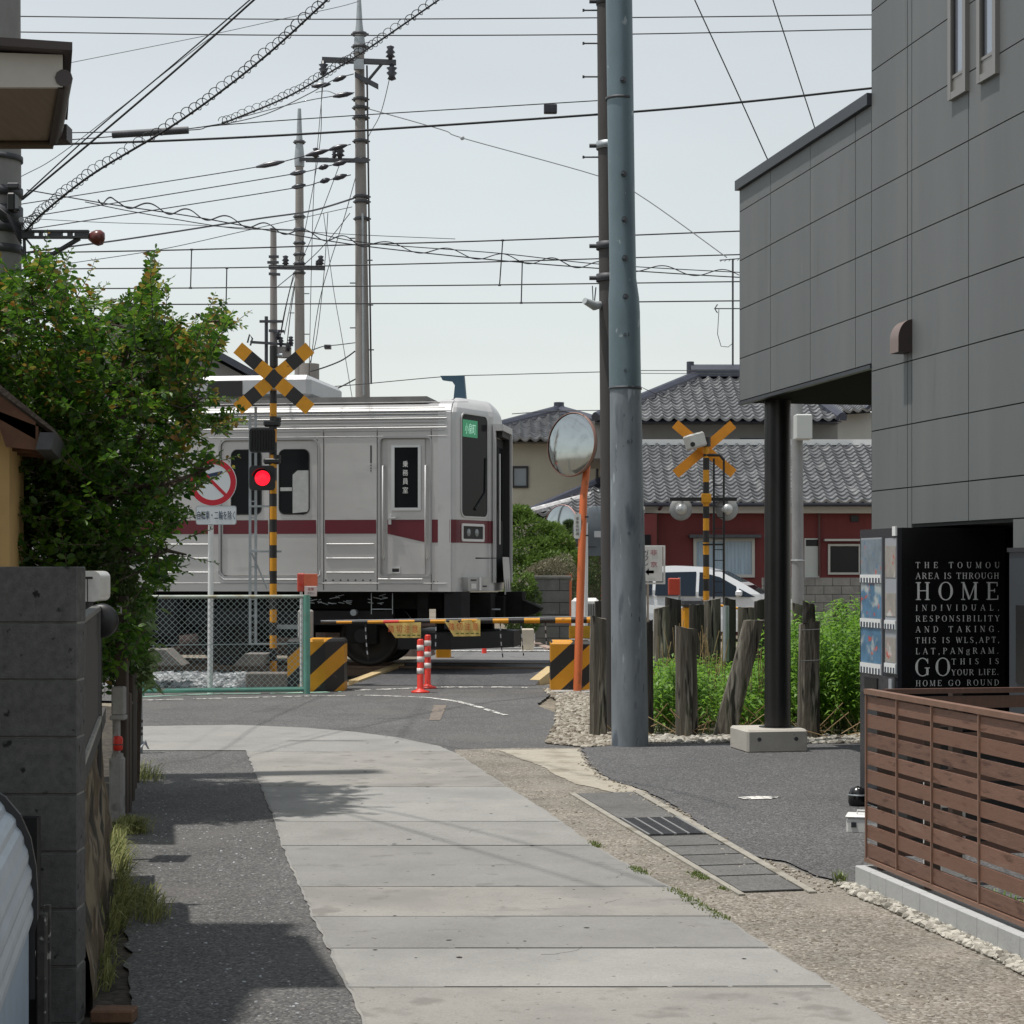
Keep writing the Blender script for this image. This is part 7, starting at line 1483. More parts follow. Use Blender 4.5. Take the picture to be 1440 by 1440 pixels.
def vpl(pts, m, nm, y=-1, off=.012, par=van):
    mb = MB(); P = [VM @ Vector((x, y*(yw(z)+off), z)) for x, z in pts]; mb.add(P, [tuple(range(len(P)))[::-1] if y > 0 else tuple(range(len(P)))], m); return mb.build(nm, par)
for s in (-1, 1):
    vpl([(-1.95, 1.0), (-1.05, .99), (-1.05, 1.48), (-1.75, 1.46)], M_vg, 'window', s); vpl([(-.98, .99), (-.1, .98), (-.1, 1.51), (-.98, 1.49)], M_vg, 'window', s); vpl([(-.03, .98), (.78, .97), (.78, 1.19), (.42, 1.39), (.05, 1.49), (-.03, 1.50)], M_vg, 'window', s); vpl([(.84, .97), (1.2, .965), (.84, 1.15)], M_vg, 'window', s)
mb = MB(); q = [VM @ Vector((x, y*(yw(z)-.05), z+.012)) for x, z, y in ((.42, 1.515, -1), (.42, 1.515, 1), (1.30, 1.035, 1), (1.30, 1.035, -1))]; mb.add(q, [(0, 1, 2, 3), (3, 2, 1, 0)], M_vg); mb.build('windscreen', van)
for s in (-1, 1):
    mb = MB(); mb.cbox(.78, .92, s*.88-.09, s*.88+.09, .98, 1.11, M_vw, .03, VM); mb.build('mirror', van)
    for x in (-1.43, 1.38):
        mb = MB(); Tm = VM @ Matrix.Translation((x, s*.74, .31)) @ Matrix.Rotation(R(90), 4, 'X'); mb.lathe([(0, -.1), (.2, -.1), (.3, -.09), (.31, 0), (.3, .09), (.2, .1), (0, .1)], M_rubber, 24, Tm); wl = mb.build('wheel', van); mb = MB(); mb.lathe([(0, -.112), (.18, -.105), (.19, -.098)], M_galv2, 16, Tm); mb.lathe([(0, .112), (.18, .105), (.19, .098)], M_galv2, 16, Tm); mb.build('rim', wl)
    mb = MB(); mb.cbox(1.85, 2.13, s*.66-.14, s*.66+.14, .60, .76, mat('headlamp', (.4, .42, .44), .1), .03, VM); mb.build('headlight', van)
    mb = MB(); mb.box(-2.175, -2.12, s*.74-.08, s*.74+.08, .85, 1.2, M_red, VM); mb.build('tail_light', van)

# ================================================================ HEDGES beyond the crossing
def foliage(mb, c, rad, n, L, w_, m, seed, flat=.0):
    rd = random.Random(seed)
    for i in range(n):
        while True:
            v = Vector((rd.uniform(-1, 1), rd.uniform(-1, 1), rd.uniform(-1, 1)))
            if .2 < v.length < 1: break
        v = v.normalized()*(rd.uniform(.55, 1.0)**.5); p = Vector((c.x+v.x*rad[0], c.y+v.y*rad[1], c.z+v.z*rad[2])); q = noise.noise(p*3.1+Vector((seed, 0, 0)))
        if q < -.28: continue
        p += v*q*.12; d = (v*.7+Vector((rd.gauss(0, .5), rd.gauss(0, .5), rd.gauss(0, .5)))).normalized(); s = d.cross(Vector((rd.random(), rd.random(), rd.random()))).normalized()*w_/2; l = L*rd.uniform(.6, 1.3)
        mb.add([p, p+d*l*.5-s, p+d*l, p+d*l*.5+s], [(0, 1, 2, 3)], m)
M_hg = leafmat('garden_leaf', (.07, .13, .02), (.15, .23, .05), .6, .3); M_hb = leafmat('clipped_shrub', (.17, .16, .10), (.3, .28, .2), .8, .15); M_hd = leafmat('dark_leaf', (.03, .055, .015), (.08, .12, .03), .6, .25)
t = thing('garden_pine', Vector((W(745, 0, 37.5).x, 37.5, 0)), 'layered bright green garden tree right of the train nose', 'tree'); mb = MB()
for i, (x, y, rx, rz_, Y) in enumerate(((740, 745, .48, .3, 37.8), (768, 752, .35, .2, 38), (748, 775, .55, .28, 37.5), (785, 765, .35, .2, 37.8), (735, 800, .4, .25, 37.4), (765, 790, .5, .2, 37.3), (793, 785, .3, .25, 37.6), (730, 725, .25, .15, 38))): foliage(mb, W(x, y, Y), (rx, .4, rz_), 2300, .09, .035, M_hg, i)
mb.build('crown', t); mb = MB(); mb.tube([(W(745, 0, 37.5).x, 37.6, 0), W(752, 800, 37.6), W(745, 740, 37.7)], [.07, .05, .03], M_wood2, 8); mb.build('trunk', t)
t = thing('clipped_shrub', Vector((W(776, 0, 36.4).x, 36.4, 0)), 'rounded greyish clipped shrub on top of the short block wall', 'shrub'); mb = MB(); foliage(mb, W(772, 806, 36.5), (.42, .4, .25), 3600, .06, .025, M_hb, 50); foliage(mb, W(790, 800, 36.6), (.3, .3, .25), 1200, .05, .016, M_hb, 51); mb.build('crown', t); mb = MB(); mb.tube([(W(776, 0, 36.5).x, 36.5, 0), W(775, 810, 36.5)], .05, M_wood2, 8); mb.build('stem', t)
t = thing('hedge', Vector((W(732, 0, 35).x, 35, 0)), 'leafy hedge column between the train coupler and the block wall', 'hedge'); mb = MB()
for i, (x, y) in enumerate(((732, 845), (742, 870), (728, 875), (735, 825), (745, 850), (722, 850))): foliage(mb, W(x, y, 35.2), (.22, .3, .28), 1300, .08, .03, M_hg if i % 2 else M_hd, 60+i)
mb.build('crown', t); mb = MB(); mb.tube([(W(734, 0, 35.2).x, 35.2, 0), W(734, 830, 35.2)], .04, M_wood2, 8); mb.build('stem', t)
# distant greenery closing gaps
t = thing('distant_shrubs', Vector((W(830, 0, 50).x, 50, 0)), 'dark shrubs between the mirror poles', 'shrubs', kind='stuff'); mb = MB()
for i, (x, y) in enumerate(((812, 800), (845, 800), (838, 830), (815, 840))): foliage(mb, W(x, y, 40), (.5, .4, .5), 900, .08, .03, M_hd, 80+i)
mb.build('crown', t)

# dark stone bank beyond the track, seen under the train
bk = thing('stone_bank', W(400, 930, 31), 'dark brown stone bank beyond the track, glimpsed under the train', 'stone bank')
mb = MB(); vs = []; nI, nJ = 90, 8; xa, xb = -14.0, W(611, 0, 31).x
for i in range(nI+1):
    for j in range(nJ+1):
        x = xa+(xb-xa)*i/nI; z = .1+1.15*j/nJ*(.75+.25*math.sin(x*1.3)); q = .12*noise.noise(Vector((x*3, z*4, 1))); vs.append(Vector((x, 31.2+q+.15*j/nJ-(x-xb)*.14, z)))
mb.add(vs, [(i*(nJ+1)+j, (i+1)*(nJ+1)+j, (i+1)*(nJ+1)+j+1, i*(nJ+1)+j+1) for i in range(nI) for j in range(nJ)], mat('dark_stone', (.06, .042, .036), .9, var=(3, .5, 6), bump=(12, 1.0), spots=(4, .56, (.12, .085, .07), .1)), True)
k = nJ+1; mb.add([vs[i*k+nJ] for i in range(nI+1)]+[vs[i*k+nJ]+Vector((0, 1.5, -.6)) for i in range(nI+1)], [(i, i+1, i+nI+2, i+nI+1) for i in range(nI)], MATS['dark_stone']); mb.build('stones', bk)
# ================================================================ LEFT EDGE
lv = Vector((-.1846, .983, 0)).normalized(); lp_ = Vector((-.983, -.1846, 0)).normalized()   # along the lane away / away from the lane
LW0 = Vector((-1.49, 6.5, 0))
def LW(t, p, z): return LW0+lv*t+lp_*p+UP*z
def lbox(mb, t0, t1, p0, p1, z0, z1, m):
    vs = [LW(t, p, z) for z in (z0, z1) for t, p in ((t0, p0), (t1, p0), (t1, p1), (t0, p1))]
    mb.add(vs, [(0, 1, 2, 3), (7, 6, 5, 4), (0, 4, 5, 1), (1, 5, 6, 2), (2, 6, 7, 3), (3, 7, 4, 0)], m)
M_cmk = mat('dark_cmu', (.10, .099, .097), .95, var=(30, .32, 8), bump=(160, .25), spec=.2, spots=[(18, .63, (.02, .02, .02), .06), (2.2, .6, (.04, .04, .038), .15)])
M_mor = mat('mortar_edge', (.2, .2, .19), .9, var=(20, .3))
bw = thing('block_wall', LW0, 'dark weathered concrete block wall at the near left, its end facing us', 'wall')
mb = MB(); mb.box(-3.4, -1.497, 6.512, 6.62, -.03, 1.56, M_mor); mb.build('mortar', bw)
mb = MB()
for r_ in range(8):
    z0, z1 = .0+r_*.197+.003, (r_+1)*.197-.003; xr0 = -1.494; Yb0 = 6.5
    x = xr0-(.39 if r_ % 2 == 0 else .585)
    mb.cbox(x+.003, xr0, 6.5, 6.63, z0, z1, M_cmk, .004)
    while x > -3.4: mb.cbox(x-.39+.003, x-.003, 6.5, 6.63, z0, z1, M_cmk, .004); x -= .39
mb.build('blocks', bw)
# lane-side wall: rough stone base, dark coping, dark board fence above
M_rubble = mat('rubble_stone', (.10, .075, .045), .95, var=(12, .5, 8), bump=(22, 1.0), spots=[(9, .52, (.20, .165, .11), .06), (7, .58, (.03, .026, .018), .08)], stretch=(1, 1, .35))
sw = thing('stone_wall', LW(.15, 0, 0), 'rough brown stone retaining wall with a dark coping along the left of the lane', 'wall')
mb = MB(); nI, nJ = 70, 16; vs = []
for i in range(nI+1):
    for j in range(nJ+1):
        t = .14+3.0*i/nI; z = .80*j/nJ-.02; q = .035*noise.noise(Vector((t*7, z*4, 2)))+.018*noise.noise(Vector((t*22, z*12, 5))); vs.append(LW(t, .015-q-.05*(1-j/nJ), z))
mb.add(vs, [(i*(nJ+1)+j, (i+1)*(nJ+1)+j, (i+1)*(nJ+1)+j+1, i*(nJ+1)+j+1) for i in range(nI) for j in range(nJ)], M_rubble, True); lbox(mb, .14, 3.14, .03, .25, 0, .78, M_rubble); mb.build('stonework', sw)
mb = MB(); lbox(mb, .14, 3.16, -.01, .26, .785, .86, mat('dark_coping', (.045, .044, .042), .8, var=(6, .3, 6), bump=(40, .4))); mb.build('coping', sw)
bf = thing('board_fence', LW(.15, 0, .86), 'dark boarded fence panel on top of the left stone wall, with a pale lower edge', 'fence')
mb = MB(); lbox(mb, .15, 2.25, .0, .022, .875, 1.372, mat('dark_board', (.028, .024, .022), .7, var=(5, .2), stretch=(1, 8, 1))); mb.build('panel', bf)
mb = MB(); lbox(mb, .14, 2.27, -.012, .03, 1.372, 1.392, mat('board_cap', (.11, .11, .105), .5)); lbox(mb, .14, 2.27, -.014, -.001, .862, .885, mat('pale_edge', (.3, .29, .26), .7, var=(9, .3))); lbox(mb, 2.25, 2.27, -.01, .03, .87, 1.38, MATS['board_cap']); mb.build('edging', bf)
# mailbox and black disc beyond
Ym2 = 10.0; mx_ = thing('mailbox', W(126, 900, Ym2), 'polished rounded steel mailbox above the left fence', 'mailbox')
M_chr = mat('polished_steel', (.68, .68, .66), .35, metal=.3, var=(9, .15)); mb = MB()
xa, xb = W(96, 0, Ym2).x, W(141, 0, Ym2).x; za, zc = W(0, 846, Ym2).z, W(0, 803, Ym2).z
plate(mb, rrect(xa, xb, za, zc, .035, 5), Vector((0, Ym2+.25, 0)), XR, UP, .25, M_chr); mb.build('box', mx_)
mb = MB(); plate(mb, [(xa+.01, zc-.03), (xb-.04, zc-.03), (xb-.04, zc-.042), (xa+.01, zc-.042)], Vector((0, Ym2, 0)), XR, UP, .004, M_frd); plate(mb, [(xb-.07, za+.0), (xb-.065, za+.0), (xb-.065, zc-.04), (xb-.07, zc-.04)], Vector((0, Ym2, 0)), XR, UP, .003, M_frd); mb.build('flap', mx_)
mb = MB(); mb.cyl(W(118, 0, Ym2)*0+Vector((xa+.08, Ym2+.12, .0)), Vector((xa+.08, Ym2+.12, za+.01)), .025, M_steel, 10); mb.build('post', mx_)
dc = thing('round_mirror', W(143, 905, 8.75), 'black backed round mirror just in front of the steel mailbox', 'mirror'); Tm = Matrix.Translation(W(143, 873, 8.75)) @ Matrix.Rotation(R(90), 4, 'X')
mb = MB(); mb.lathe([(0, .03), (.05, .026), (.072, .015), (.080, 0), (.072, -.01), (0, -.012)], M_black, 36, Tm); mb.build('shell', dc); c = W(138, 876, 8.78); mb = MB(); mb.cyl(Vector((c.x, c.y, 0)), c, .018, M_black, 8); mb.build('post', dc)
# brown timber post with a sticker
tp = thing('timber_post', W(170, 1100, 11.9), 'brown timber post with a small white sticker behind the gate pillar', 'post'); tp.location.z = 0; MINV[tp.name] = Matrix.Translation(-Vector(tp.location))
mb = MB(); xq = W(170, 0, 11.9).x; mb.cbox(xq-.035, xq+.035, 11.9, 11.98, 0, W(0, 838, 11.9).z, mat('brown_timber', (.06, .045, .035), .85, var=(6, .3), stretch=(1, 1, .2)), .006); mb.build('shaft', tp)
mb = MB(); c = W(167.5, 858, 11.89); mb.box(c.x-.015, c.x+.016, 11.893, 11.899, c.z-.03, c.z+.03, M_off); mb.box(c.x-.006, c.x+.006, 11.89, 11.8925, c.z-.01, c.z+.008, M_black); mb.build('sticker', tp)
# pale gate pillar with a red lamp
Yg2 = 11.75; gpil = thing('gate_pillar', G(162, 1158), 'pale tapered concrete gate pillar with a blocky head at the left kerb', 'pillar'); M_gp = mat('pillar_concrete', (.30, .295, .28), .9, var=(8, .2, 7), bump=(50, .4), spots=(6, .6, (.18, .175, .16), .1))
def gx(px): return W(px, 0, Yg2).x
def gz(py): return W(0, py, Yg2).z
mb = MB(); mb.tube([(gx(162.5), Yg2+.05, -.02), (gx(162.5), Yg2+.05, gz(1090)), (gx(163), Yg2+.05, gz(1060))], [.048, .045, .036], M_gp, 4, smooth=False); mb.cbox(gx(153), gx(172), Yg2, Yg2+.1, -.02, gz(1065), M_gp, .012); mb.build('shaft', gpil)
mb = MB(); mb.cbox(gx(157), gx(166), Yg2+.02, Yg2+.08, gz(1066), gz(1010), M_gp, .005); mb.cbox(gx(154), gx(175), Yg2, Yg2+.1, gz(1013), gz(1006), M_gp, .006); mb.cbox(gx(156), gx(174), Yg2+.005, Yg2+.09, gz(1006), gz(966), M_gp, .008); mb.build('head', gpil)
rl = thing('red_ornament', W(166, 1056, Yg2), 'small red lantern shaped ornament resting on the gate pillar', 'ornament')
mb = MB(); Tm = Matrix.Translation(W(166, 1055.5, Yg2-.02)); mb.lathe([(0, 0), (.022, 0), (.03, .01), (.031, .07), (.024, .088), (0, .092)], M_red, 16, Tm); mb.build('body', rl); mb = MB(); mb.lathe([(.0315, .035), (.034, .038), (.0315, .042)], M_steel, 16, Tm); mb.build('band', rl)
# dark timber gate leaf following the lane
gl_ = thing('timber_gate', W(182, 1130, 12.3), 'dark brown upright timbers beside the gate pillar at the left road edge', 'gate')
for k, (px, yt, Y) in enumerate(((178, 975, 12.1), (183, 950, 12.7), (186, 935, 13.4), (188, 930, 14.2))): mb = MB(); xq = W(px, 0, Y).x; mb.cbox(xq-.04, xq+.02, Y, Y+.08, -.02, W(0, yt, Y).z, mat('gate_timber', (.055, .042, .032), .85, var=(7, .4), stretch=(1, 1, .2)), .008); mb.build('board', gl_)
mb = MB(); a = W(182, 990, 12.2); b = W(187, 985, 14.2); mb.tube([a, b], .02, MATS['gate_timber'], 6); mb.build('rail', gl_)
# white downpipe bundle with a hose
Yv = 16.0; dpz = thing('water_standpipe', G(198, 1048), 'grey standpipe with black bands and a white hose hanging at the left road edge', 'standpipe')
def vx_(px): return W(px, 0, Yv).x
def vz_(py): return W(0, py, Yv).z
mb = MB(); mb.tube([(vx_(196), Yv, 0), W(196, 1040, Yv), W(195.5, 975, Yv)], .03, M_galv2, 12); mb.tube([W(195, 975, Yv), W(193, 935, Yv)], .024, mat('pipe_grey_light', (.4, .42, .43), .5), 10); mb.build('pipe', dpz)
mb = MB()
for py in (955, 962, 1012, 1022, 1030): mb.tube([W(195.5, py, Yv), W(195.5, py+4, Yv)], .034, M_black, 12)
mb.build('band', dpz)
mb = MB(); mb.tube([W(196, 1042, Yv), W(204, 1045, Yv), W(208.5, 1053, Yv), (W(205, 0, Yv).x, Yv, .10), (W(197, 0, Yv).x, Yv-.05, .03), (W(193, 0, Yv).x, Yv, .06)], .011, M_insulw, 8); mb.build('hose', dpz)
# storage bin with a ribbed rounded lid at the very near left
M_rib = mat('ribbed_lid', (.42, .48, .54), .4, .3, var=(4, .12)); M_binb = mat('bin_blue_grey', (.30, .38, .48), .45, .2, var=(5, .15, 6)); sb = thing('storage_bin', Vector((-1.5, 5.2, 0)), 'pale blue grey bin with a ribbed rounded lid at the bottom left corner', 'bin')
BX0 = Vector(((33-720)/F*5.15, 5.15, 0)); 
def SB(t, x, z): return BX0+lv*t-Vector((lp_.x, lp_.y, 0))*(x)+UP*z   # x negative: away from the lane
prf = [(-.0, .52), (-.0, .60), (-.005, .68), (-.02, .76), (-.05, .83), (-.095, .885), (-.16, .925), (-.24, .945), (-.40, .955), (-.6, .95)]
t0_, t1_ = -1.2, .42; mb = MB(); nr = 46
# ribs as small steps round the profile
pts = []
for a, b in zip(prf, prf[1:]):
    for k in range(4): pts.append((a[0]+(b[0]-a[0])*k/4, a[1]+(b[1]-a[1])*k/4))
pts.append(prf[-1]); out = []
for i, (x, z) in enumerate(pts):
    j = min(i+1, len(pts)-1); j0 = max(i-1, 0); d = Vector((pts[j][0]-pts[j0][0], pts[j][1]-pts[j0][1])).normalized(); n = Vector((d.y, -d.x)); o = (.0 if i % 3 else -.006); out.append((x+n.x*o, z+n.y*o))
k = len(out); A_ = [SB(t0_, x, z) for x, z in out]; B_ = [SB(t1_, x, z) for x, z in out]; mb.add(A_+B_, [(i, i+1, i+1+k, i+k) for i in range(k-1)], M_rib); mb.build('lid', sb)
mb = MB(); pr2 = [(.004, .50)]+[(x*.98+.012, z+.012) for x, z in prf]; inn = [(x-.03 if x > -.05 else x, z-.025) for x, z in pr2]; k = len(pr2)
for ta, tb in ((t1_, t1_+.03),):
    P4 = [SB(ta, x, z) for x, z in pr2]+[SB(tb, x, z) for x, z in pr2]+[SB(ta, -.6, .3), SB(tb, -.6, .3), SB(ta, 0.004, .3), SB(tb, .004, .3)]
    mb.add(P4, [(i, i+1, i+1+k, i+k) for i in range(k-1)]+[tuple(range(k))+(2*k, 2*k+2), tuple(range(k, 2*k))[::-1]+(2*k+3, 2*k+1)], M_black)
mb.build('lid_edge', sb)
mb = MB(); vs = [SB(t, x, z) for z in (.0, .53) for t, x in ((t0_, -.6), (t0_, -.012), (t1_-.02, -.012), (t1_-.02, -.6))]; mb.add(vs, [(0, 3, 2, 1), (4, 5, 6, 7), (0, 1, 5, 4), (1, 2, 6, 5), (2, 3, 7, 6), (3, 0, 4, 7)], M_binb); mb.build('body', sb)
mb = MB(); mb.box(W(0, 0, 6.3).x, W(52, 0, 6.3).x, 6.3, 6.35, 0, W(0, 1150, 6.3).z, M_black); solo(mb, 'black_screen', 'narrow black screen between the ribbed bin and the block wall', 'panel')
mb = MB(); Y = 6.2; rd = random.Random(2); xa, xb = W(51, 0, Y).x, W(64, 0, Y).x; mb.cbox(xa, xb, Y, Y+.04, 0, W(0, 1285, Y).z, mat('old_dark_board', (.05, .048, .045), .85, var=(20, .5, 6), spots=(30, .6, (.3, .3, .28), .05)), .004); mb.cbox(xa+.012, xb+.005, Y+.041, Y+.06, 0, W(0, 1276, Y).z, MATS['old_dark_board'], .003); solo(mb, 'old_board', 'chipped dark upright board in front of the left block wall', 'board')
mb = MB(); a = W(35, 1403, 6.0); mb.prism([W(35, 1403, 6.0), W(43, 1400, 6.0), W(47, 1340, 6.0), W(44, 1338, 6.0)], (0, .03, 0), mat('crumpled_white', (.55, .54, .5), .7, var=(20, .2))); solo(mb, 'crumpled_sack', 'crumpled white sack wedged beside the ribbed bin', 'sack')
mb = MB(); g = G(160, 1436); mb.cbox(g.x-.075, g.x+.075, g.y-.04, g.y+.05, 0, .045, mat('old_brick', (.13, .07, .04), .9, var=(12, .3), bump=(40, .4)), .006); solo(mb, 'brick', 'single brown brick lying by the wall at the bottom left', 'brick')
# houses at left: tiled eave over an ochre wall, and the big eave at the top left
so = thing('ochre_house', Vector((W(0, 0, 9).x, 9, 0)), 'ochre walled outbuilding with a low eave of brown timber at the left edge', 'outbuilding')
Y = 10.6; M_oc = mat('ochre_wall', (.52, .34, .14), .85, var=(3, .1, 6)); M_bt = mat('eave_timber', (.12, .055, .03), .75, var=(8, .3), stretch=(1, 1, 1)); M_rt = mat('old_roofing', (.07, .055, .045), .9, var=(12, .4, 6), bump=(50, .6))
def ex(mb, pp, L, m, Y=Y): mb.prism([W(x, y, Y) for x, y in pp], lv*L, m)
mb = MB(); ex(mb, [(-160, 1000), (-.5, 1000), (13, 1000), (13, 600), (-160, 560)], 1.2, M_oc, 10.8); mb.build('wall', so)
mb = MB(); mb.prism([W(-160, 412, Y), W(0, 541, Y), W(76, 603, Y), W(76, 608, Y), W(0, 552, Y), W(-160, 424, Y)], lv*1.5, M_rt); mb.build('roof', so)
mb = MB(); mb.prism([W(-160, 430, Y+.02), W(0, 556, Y+.02), W(50, 593, Y+.02), W(50, 618, Y+.02), W(0, 590, Y+.02), W(-160, 470, Y+.02)], lv*.05, M_bt)
mb.build('verge_board', so)
for t in (0, .4, .8, 1.2): mb = MB(); mb.prism([W(-10, 575, Y+.02)+lv*t, W(54, 600, Y+.02)+lv*t, W(54, 633, Y+.02)+lv*t, W(8, 628, Y+.02)+lv*t], lv*.05, M_bt); mb.build('rafter', so)
mb = MB(); mb.prism([W(56, 608, Y), W(77, 608, Y), W(72, 632, Y), W(50, 632, Y)], lv*1.5, M_steel); mb.build('gutter', so)
be = thing('pale_house', Vector((-3.2, 7.6, 0)), 'house whose deep brown soffited eave juts in at the top left', 'house')
Yn = 6.95; zs_ = W(0, 121, Yn).z; Yf_ = 7.85
def EV(px, Y, z): return Vector(((px-720)/F*Y, Y, z))
M_so = mat('soffit_board', (.22, .17, .12), .8, var=(3, .12), stretch=(12, 1, 1)); M_fa = mat('fascia_pale', (.52, .50, .46), .6, var=(4, .08)); M_ft = mat('fascia_dark', (.045, .035, .035), .5)
x1n = EV(88, Yn, 0).x; x1f = EV(74, Yf_, 0).x; zt_n = W(0, 72, Yn).z
mb = MB(); mb.add([Vector((-4.2, Yn+.01, zs_)), Vector((x1n-.01, Yn+.01, zs_)), Vector((x1f-.01, Yf_, zs_)), Vector((-4.2, Yf_, zs_))], [(0, 3, 2, 1)], M_so); mb.add([Vector((-4.2, Yn+.01, zs_+.2)), Vector((x1n-.01, Yn+.01, zs_+.06)), Vector((x1f-.01, Yf_, zs_+.06)), Vector((-4.2, Yf_, zs_+.2))], [(0, 1, 2, 3)], M_fa); mb.build('soffit', be)
mb = MB(); mb.prism([Vector((-4.2, Yn, zs_-.004)), Vector((x1n, Yn, zs_-.004)), Vector((x1n, Yn, zs_+.115)), Vector((-4.2, Yn, zs_+.20))], (0, .02, 0), M_fa); mb.build('fascia', be)
mb = MB(); r0 = Vector((x1n+.05, Yn-.06, zs_+.115)); rl_ = Vector((-4.2, Yn-.06, zs_+.29)); rf = Vector((x1f+.05, Yf_+.05, zs_+.10)); rb_ = Vector((-4.2, Yf_+.05, zs_+.29)); th = UP*.03
mb.add([rl_, r0, rf, rb_, rl_+th, r0+th, rf+th, rb_+th], [(0, 3, 2, 1), (4, 5, 6, 7), (0, 1, 5, 4), (1, 2, 6, 5), (2, 3, 7, 6)], M_ft)
mb.build('roof', be)
mb = MB(); a, b = Vector((x1n+.005, Yn, zs_+.03)), Vector((x1f+.005, Yf_, zs_+.02)); mb.tube([a, b], .032, M_ft, 10); mb.add([a-UP*.04, b-UP*.04, b+UP*.09, a+UP*.09, a-UP*.04-XR*.02, b-UP*.04-XR*.02, b+UP*.09-XR*.02, a+UP*.09-XR*.02], [(0, 1, 2, 3), (7, 6, 5, 4), (0, 4, 5, 1)], M_ft); mb.tube([Vector((-4.2, Yf_, zs_-.015)), Vector((x1f, Yf_, zs_-.015))], .018, mat('bead_wood', (.10, .075, .05), .7), 6); mb.box(x1f+.0, x1f+.07, Yf_-.05, Yf_+.05, zs_-.005, zs_+.06, M_ft); mb.build('gutter', be)
mb = MB(); mb.box(-8, -2.72, 3.0, 8.05, 0, 6.3, mat('shade_wall', (.4, .38, .34), .85, var=(2, .08))); mb.build('wall', be)  # unseen wall block, added so its shadow darkens the near left lane
# left utility pole with brackets
Yl = 14.0; xl0 = W(-4, 0, Yl).x; lpz = thing('concrete_utility_pole', Vector((xl0, Yl, 0)), 'thick concrete utility pole at the left edge carrying many cables and a bracket arm', 'utility pole')
mb = MB(); mb.tube([(xl0-.0, Yl, 0), (xl0, Yl, W(0, 350, Yl).z), (xl0-.0, Yl, 9.5)], [.20, .175, .155], mat('left_pole_concrete', (.25, .245, .235), .85, var=(5, .15, 7), bump=(30, .2), stretch=(1, 1, .4)), 28); mb.build('shaft', lpz)
mb = MB()
for py, h_ in ((272, .035), (305, .07), (322, .04), (352, .03), (224, .02)): Tm = Matrix.Translation(Vector((xl0, Yl, W(0, py, Yl).z))); mb.lathe([(.175, -h_), (.187, -h_), (.187, h_), (.175, h_)], M_steel, 24, Tm)
mb.build('clamp', lpz)
mb = MB(); a = W(10, 268, Yl-.2); mb.cbox(a.x, W(37, 0, Yl).x, Yl-.22, Yl-.14, W(0, 273, Yl).z, W(0, 265, Yl).z, M_steel, .008); mb.cbox(W(22, 0, Yl).x, W(33, 0, Yl).x, Yl-.25, Yl-.13, W(0, 305, Yl).z, W(0, 280, Yl).z, M_black, .01); mb.cbox(W(26, 0, Yl).x, W(37, 0, Yl).x, Yl-.2, Yl-.16, W(0, 303, Yl).z, W(0, 300, Yl).z, M_steel, .004); mb.cyl(W(30, 309, Yl-.2), W(30, 309, Yl-.14), .02, M_insulw, 10); mb.build('cable_clamp', lpz)
mb = MB(); 
for i in range(9): mb.tube([W(-2+i*3, 292+i*2.5, Yl-.2), W(8+i*2, 300+i*4, Yl-.26), W(30, 318+i*3, Yl-.2)], .008, M_wire, 5)
mb.build('cable_bundle', lpz)
mb = MB(); a, b = W(30, 330, Yl-.1), W(126, 331, Yl-.1); r_ = .025
# ladder-like bracket with slots: two flanges and webs
for dz in (-.022, .022): mb.box(a.x, b.x, Yl-.14, Yl-.08, a.z+dz-.007, a.z+dz+.007, M_steel)
for x0, x1 in ((30, 48), (56, 60), (68, 88), (96, 102), (106, 126)): mb.box(W(x0, 0, Yl-.1).x, W(x1, 0, Yl-.1).x, Yl-.135, Yl-.085, a.z-.02, a.z+.02, M_steel)
mb.tube([W(30, 384, Yl-.1), W(112, 335, Yl-.1)], .018, M_steel, 6); mb.tube([W(34, 335, Yl-.1), W(36, 385, Yl-.1)], .012, M_steel, 6); mb.tube([W(36, 335, Yl-.1), W(66, 372, Yl-.1)], .008, M_steel, 6); mb.tube([W(30, 350, Yl-.1), W(60, 395, Yl-.1)], .008, M_steel, 6); mb.build('bracket_arm', lpz)
mb = MB(); c = W(136, 334, Yl-.1); Tm = Matrix.Translation(c) @ Matrix.Rotation(R(100), 4, 'Y'); mb.lathe([(0, -.06), (.03, -.055), (.055, -.01), (.06, .02), (.045, .05), (0, .062)], mat('insulator_red', (.13, .035, .03), .3, var=(14, .3)), 18, Tm); mb.cyl(W(124, 331, Yl-.1), W(131, 331, Yl-.1), .03, M_galv2, 12); mb.build('end_insulator', lpz)
# grass tufts at the foot of the left wall
M_gr = leafmat('verge_grass', (.09, .12, .03), (.34, .34, .13), .7, .4)
def verge(line, n, hh, spread, seed, lb):
    rd = random.Random(seed); mb = MB()
    for i in range(n):
        k = rd.random()*(len(line)-1); j = int(k); p = line[j].lerp(line[j+1], k-j)+Vector((rd.gauss(0, spread), rd.gauss(0, spread), 0)); h_ = hh*rd.uniform(.4, 1.25); a = rd.uniform(-1.2, 1.9); d = Vector((math.cos(a), math.sin(a)*.7, 0)); l = h_*rd.uniform(.3, 1.3); s = Vector((-d.y, d.x, 0))*.0035
        m1, m2, tp_ = p+d*l*.25+UP*h_*.55, p+d*l*.65+UP*h_*.85, p+d*l*1.1+UP*h_*rd.uniform(.55, .9); mb.add([p-s, p+s, m1+s, m1-s, m2+s*.7, m2-s*.7, tp_], [(0, 1, 2, 3), (3, 2, 4, 5), (5, 4, 6)], M_gr)
    o = mb.build('grass'); tag(o, lb, 'grass', kind='stuff')
verge([G(160, 1180), G(166, 1225), G(172, 1280), G(158, 1315)], 650, .12, .025, 71, 'long tufted grass along the foot of the left wall')
verge([G(176, 1170), G(185, 1172)], 350, .10, .05, 72, 'short pale grass by the gate pillar')
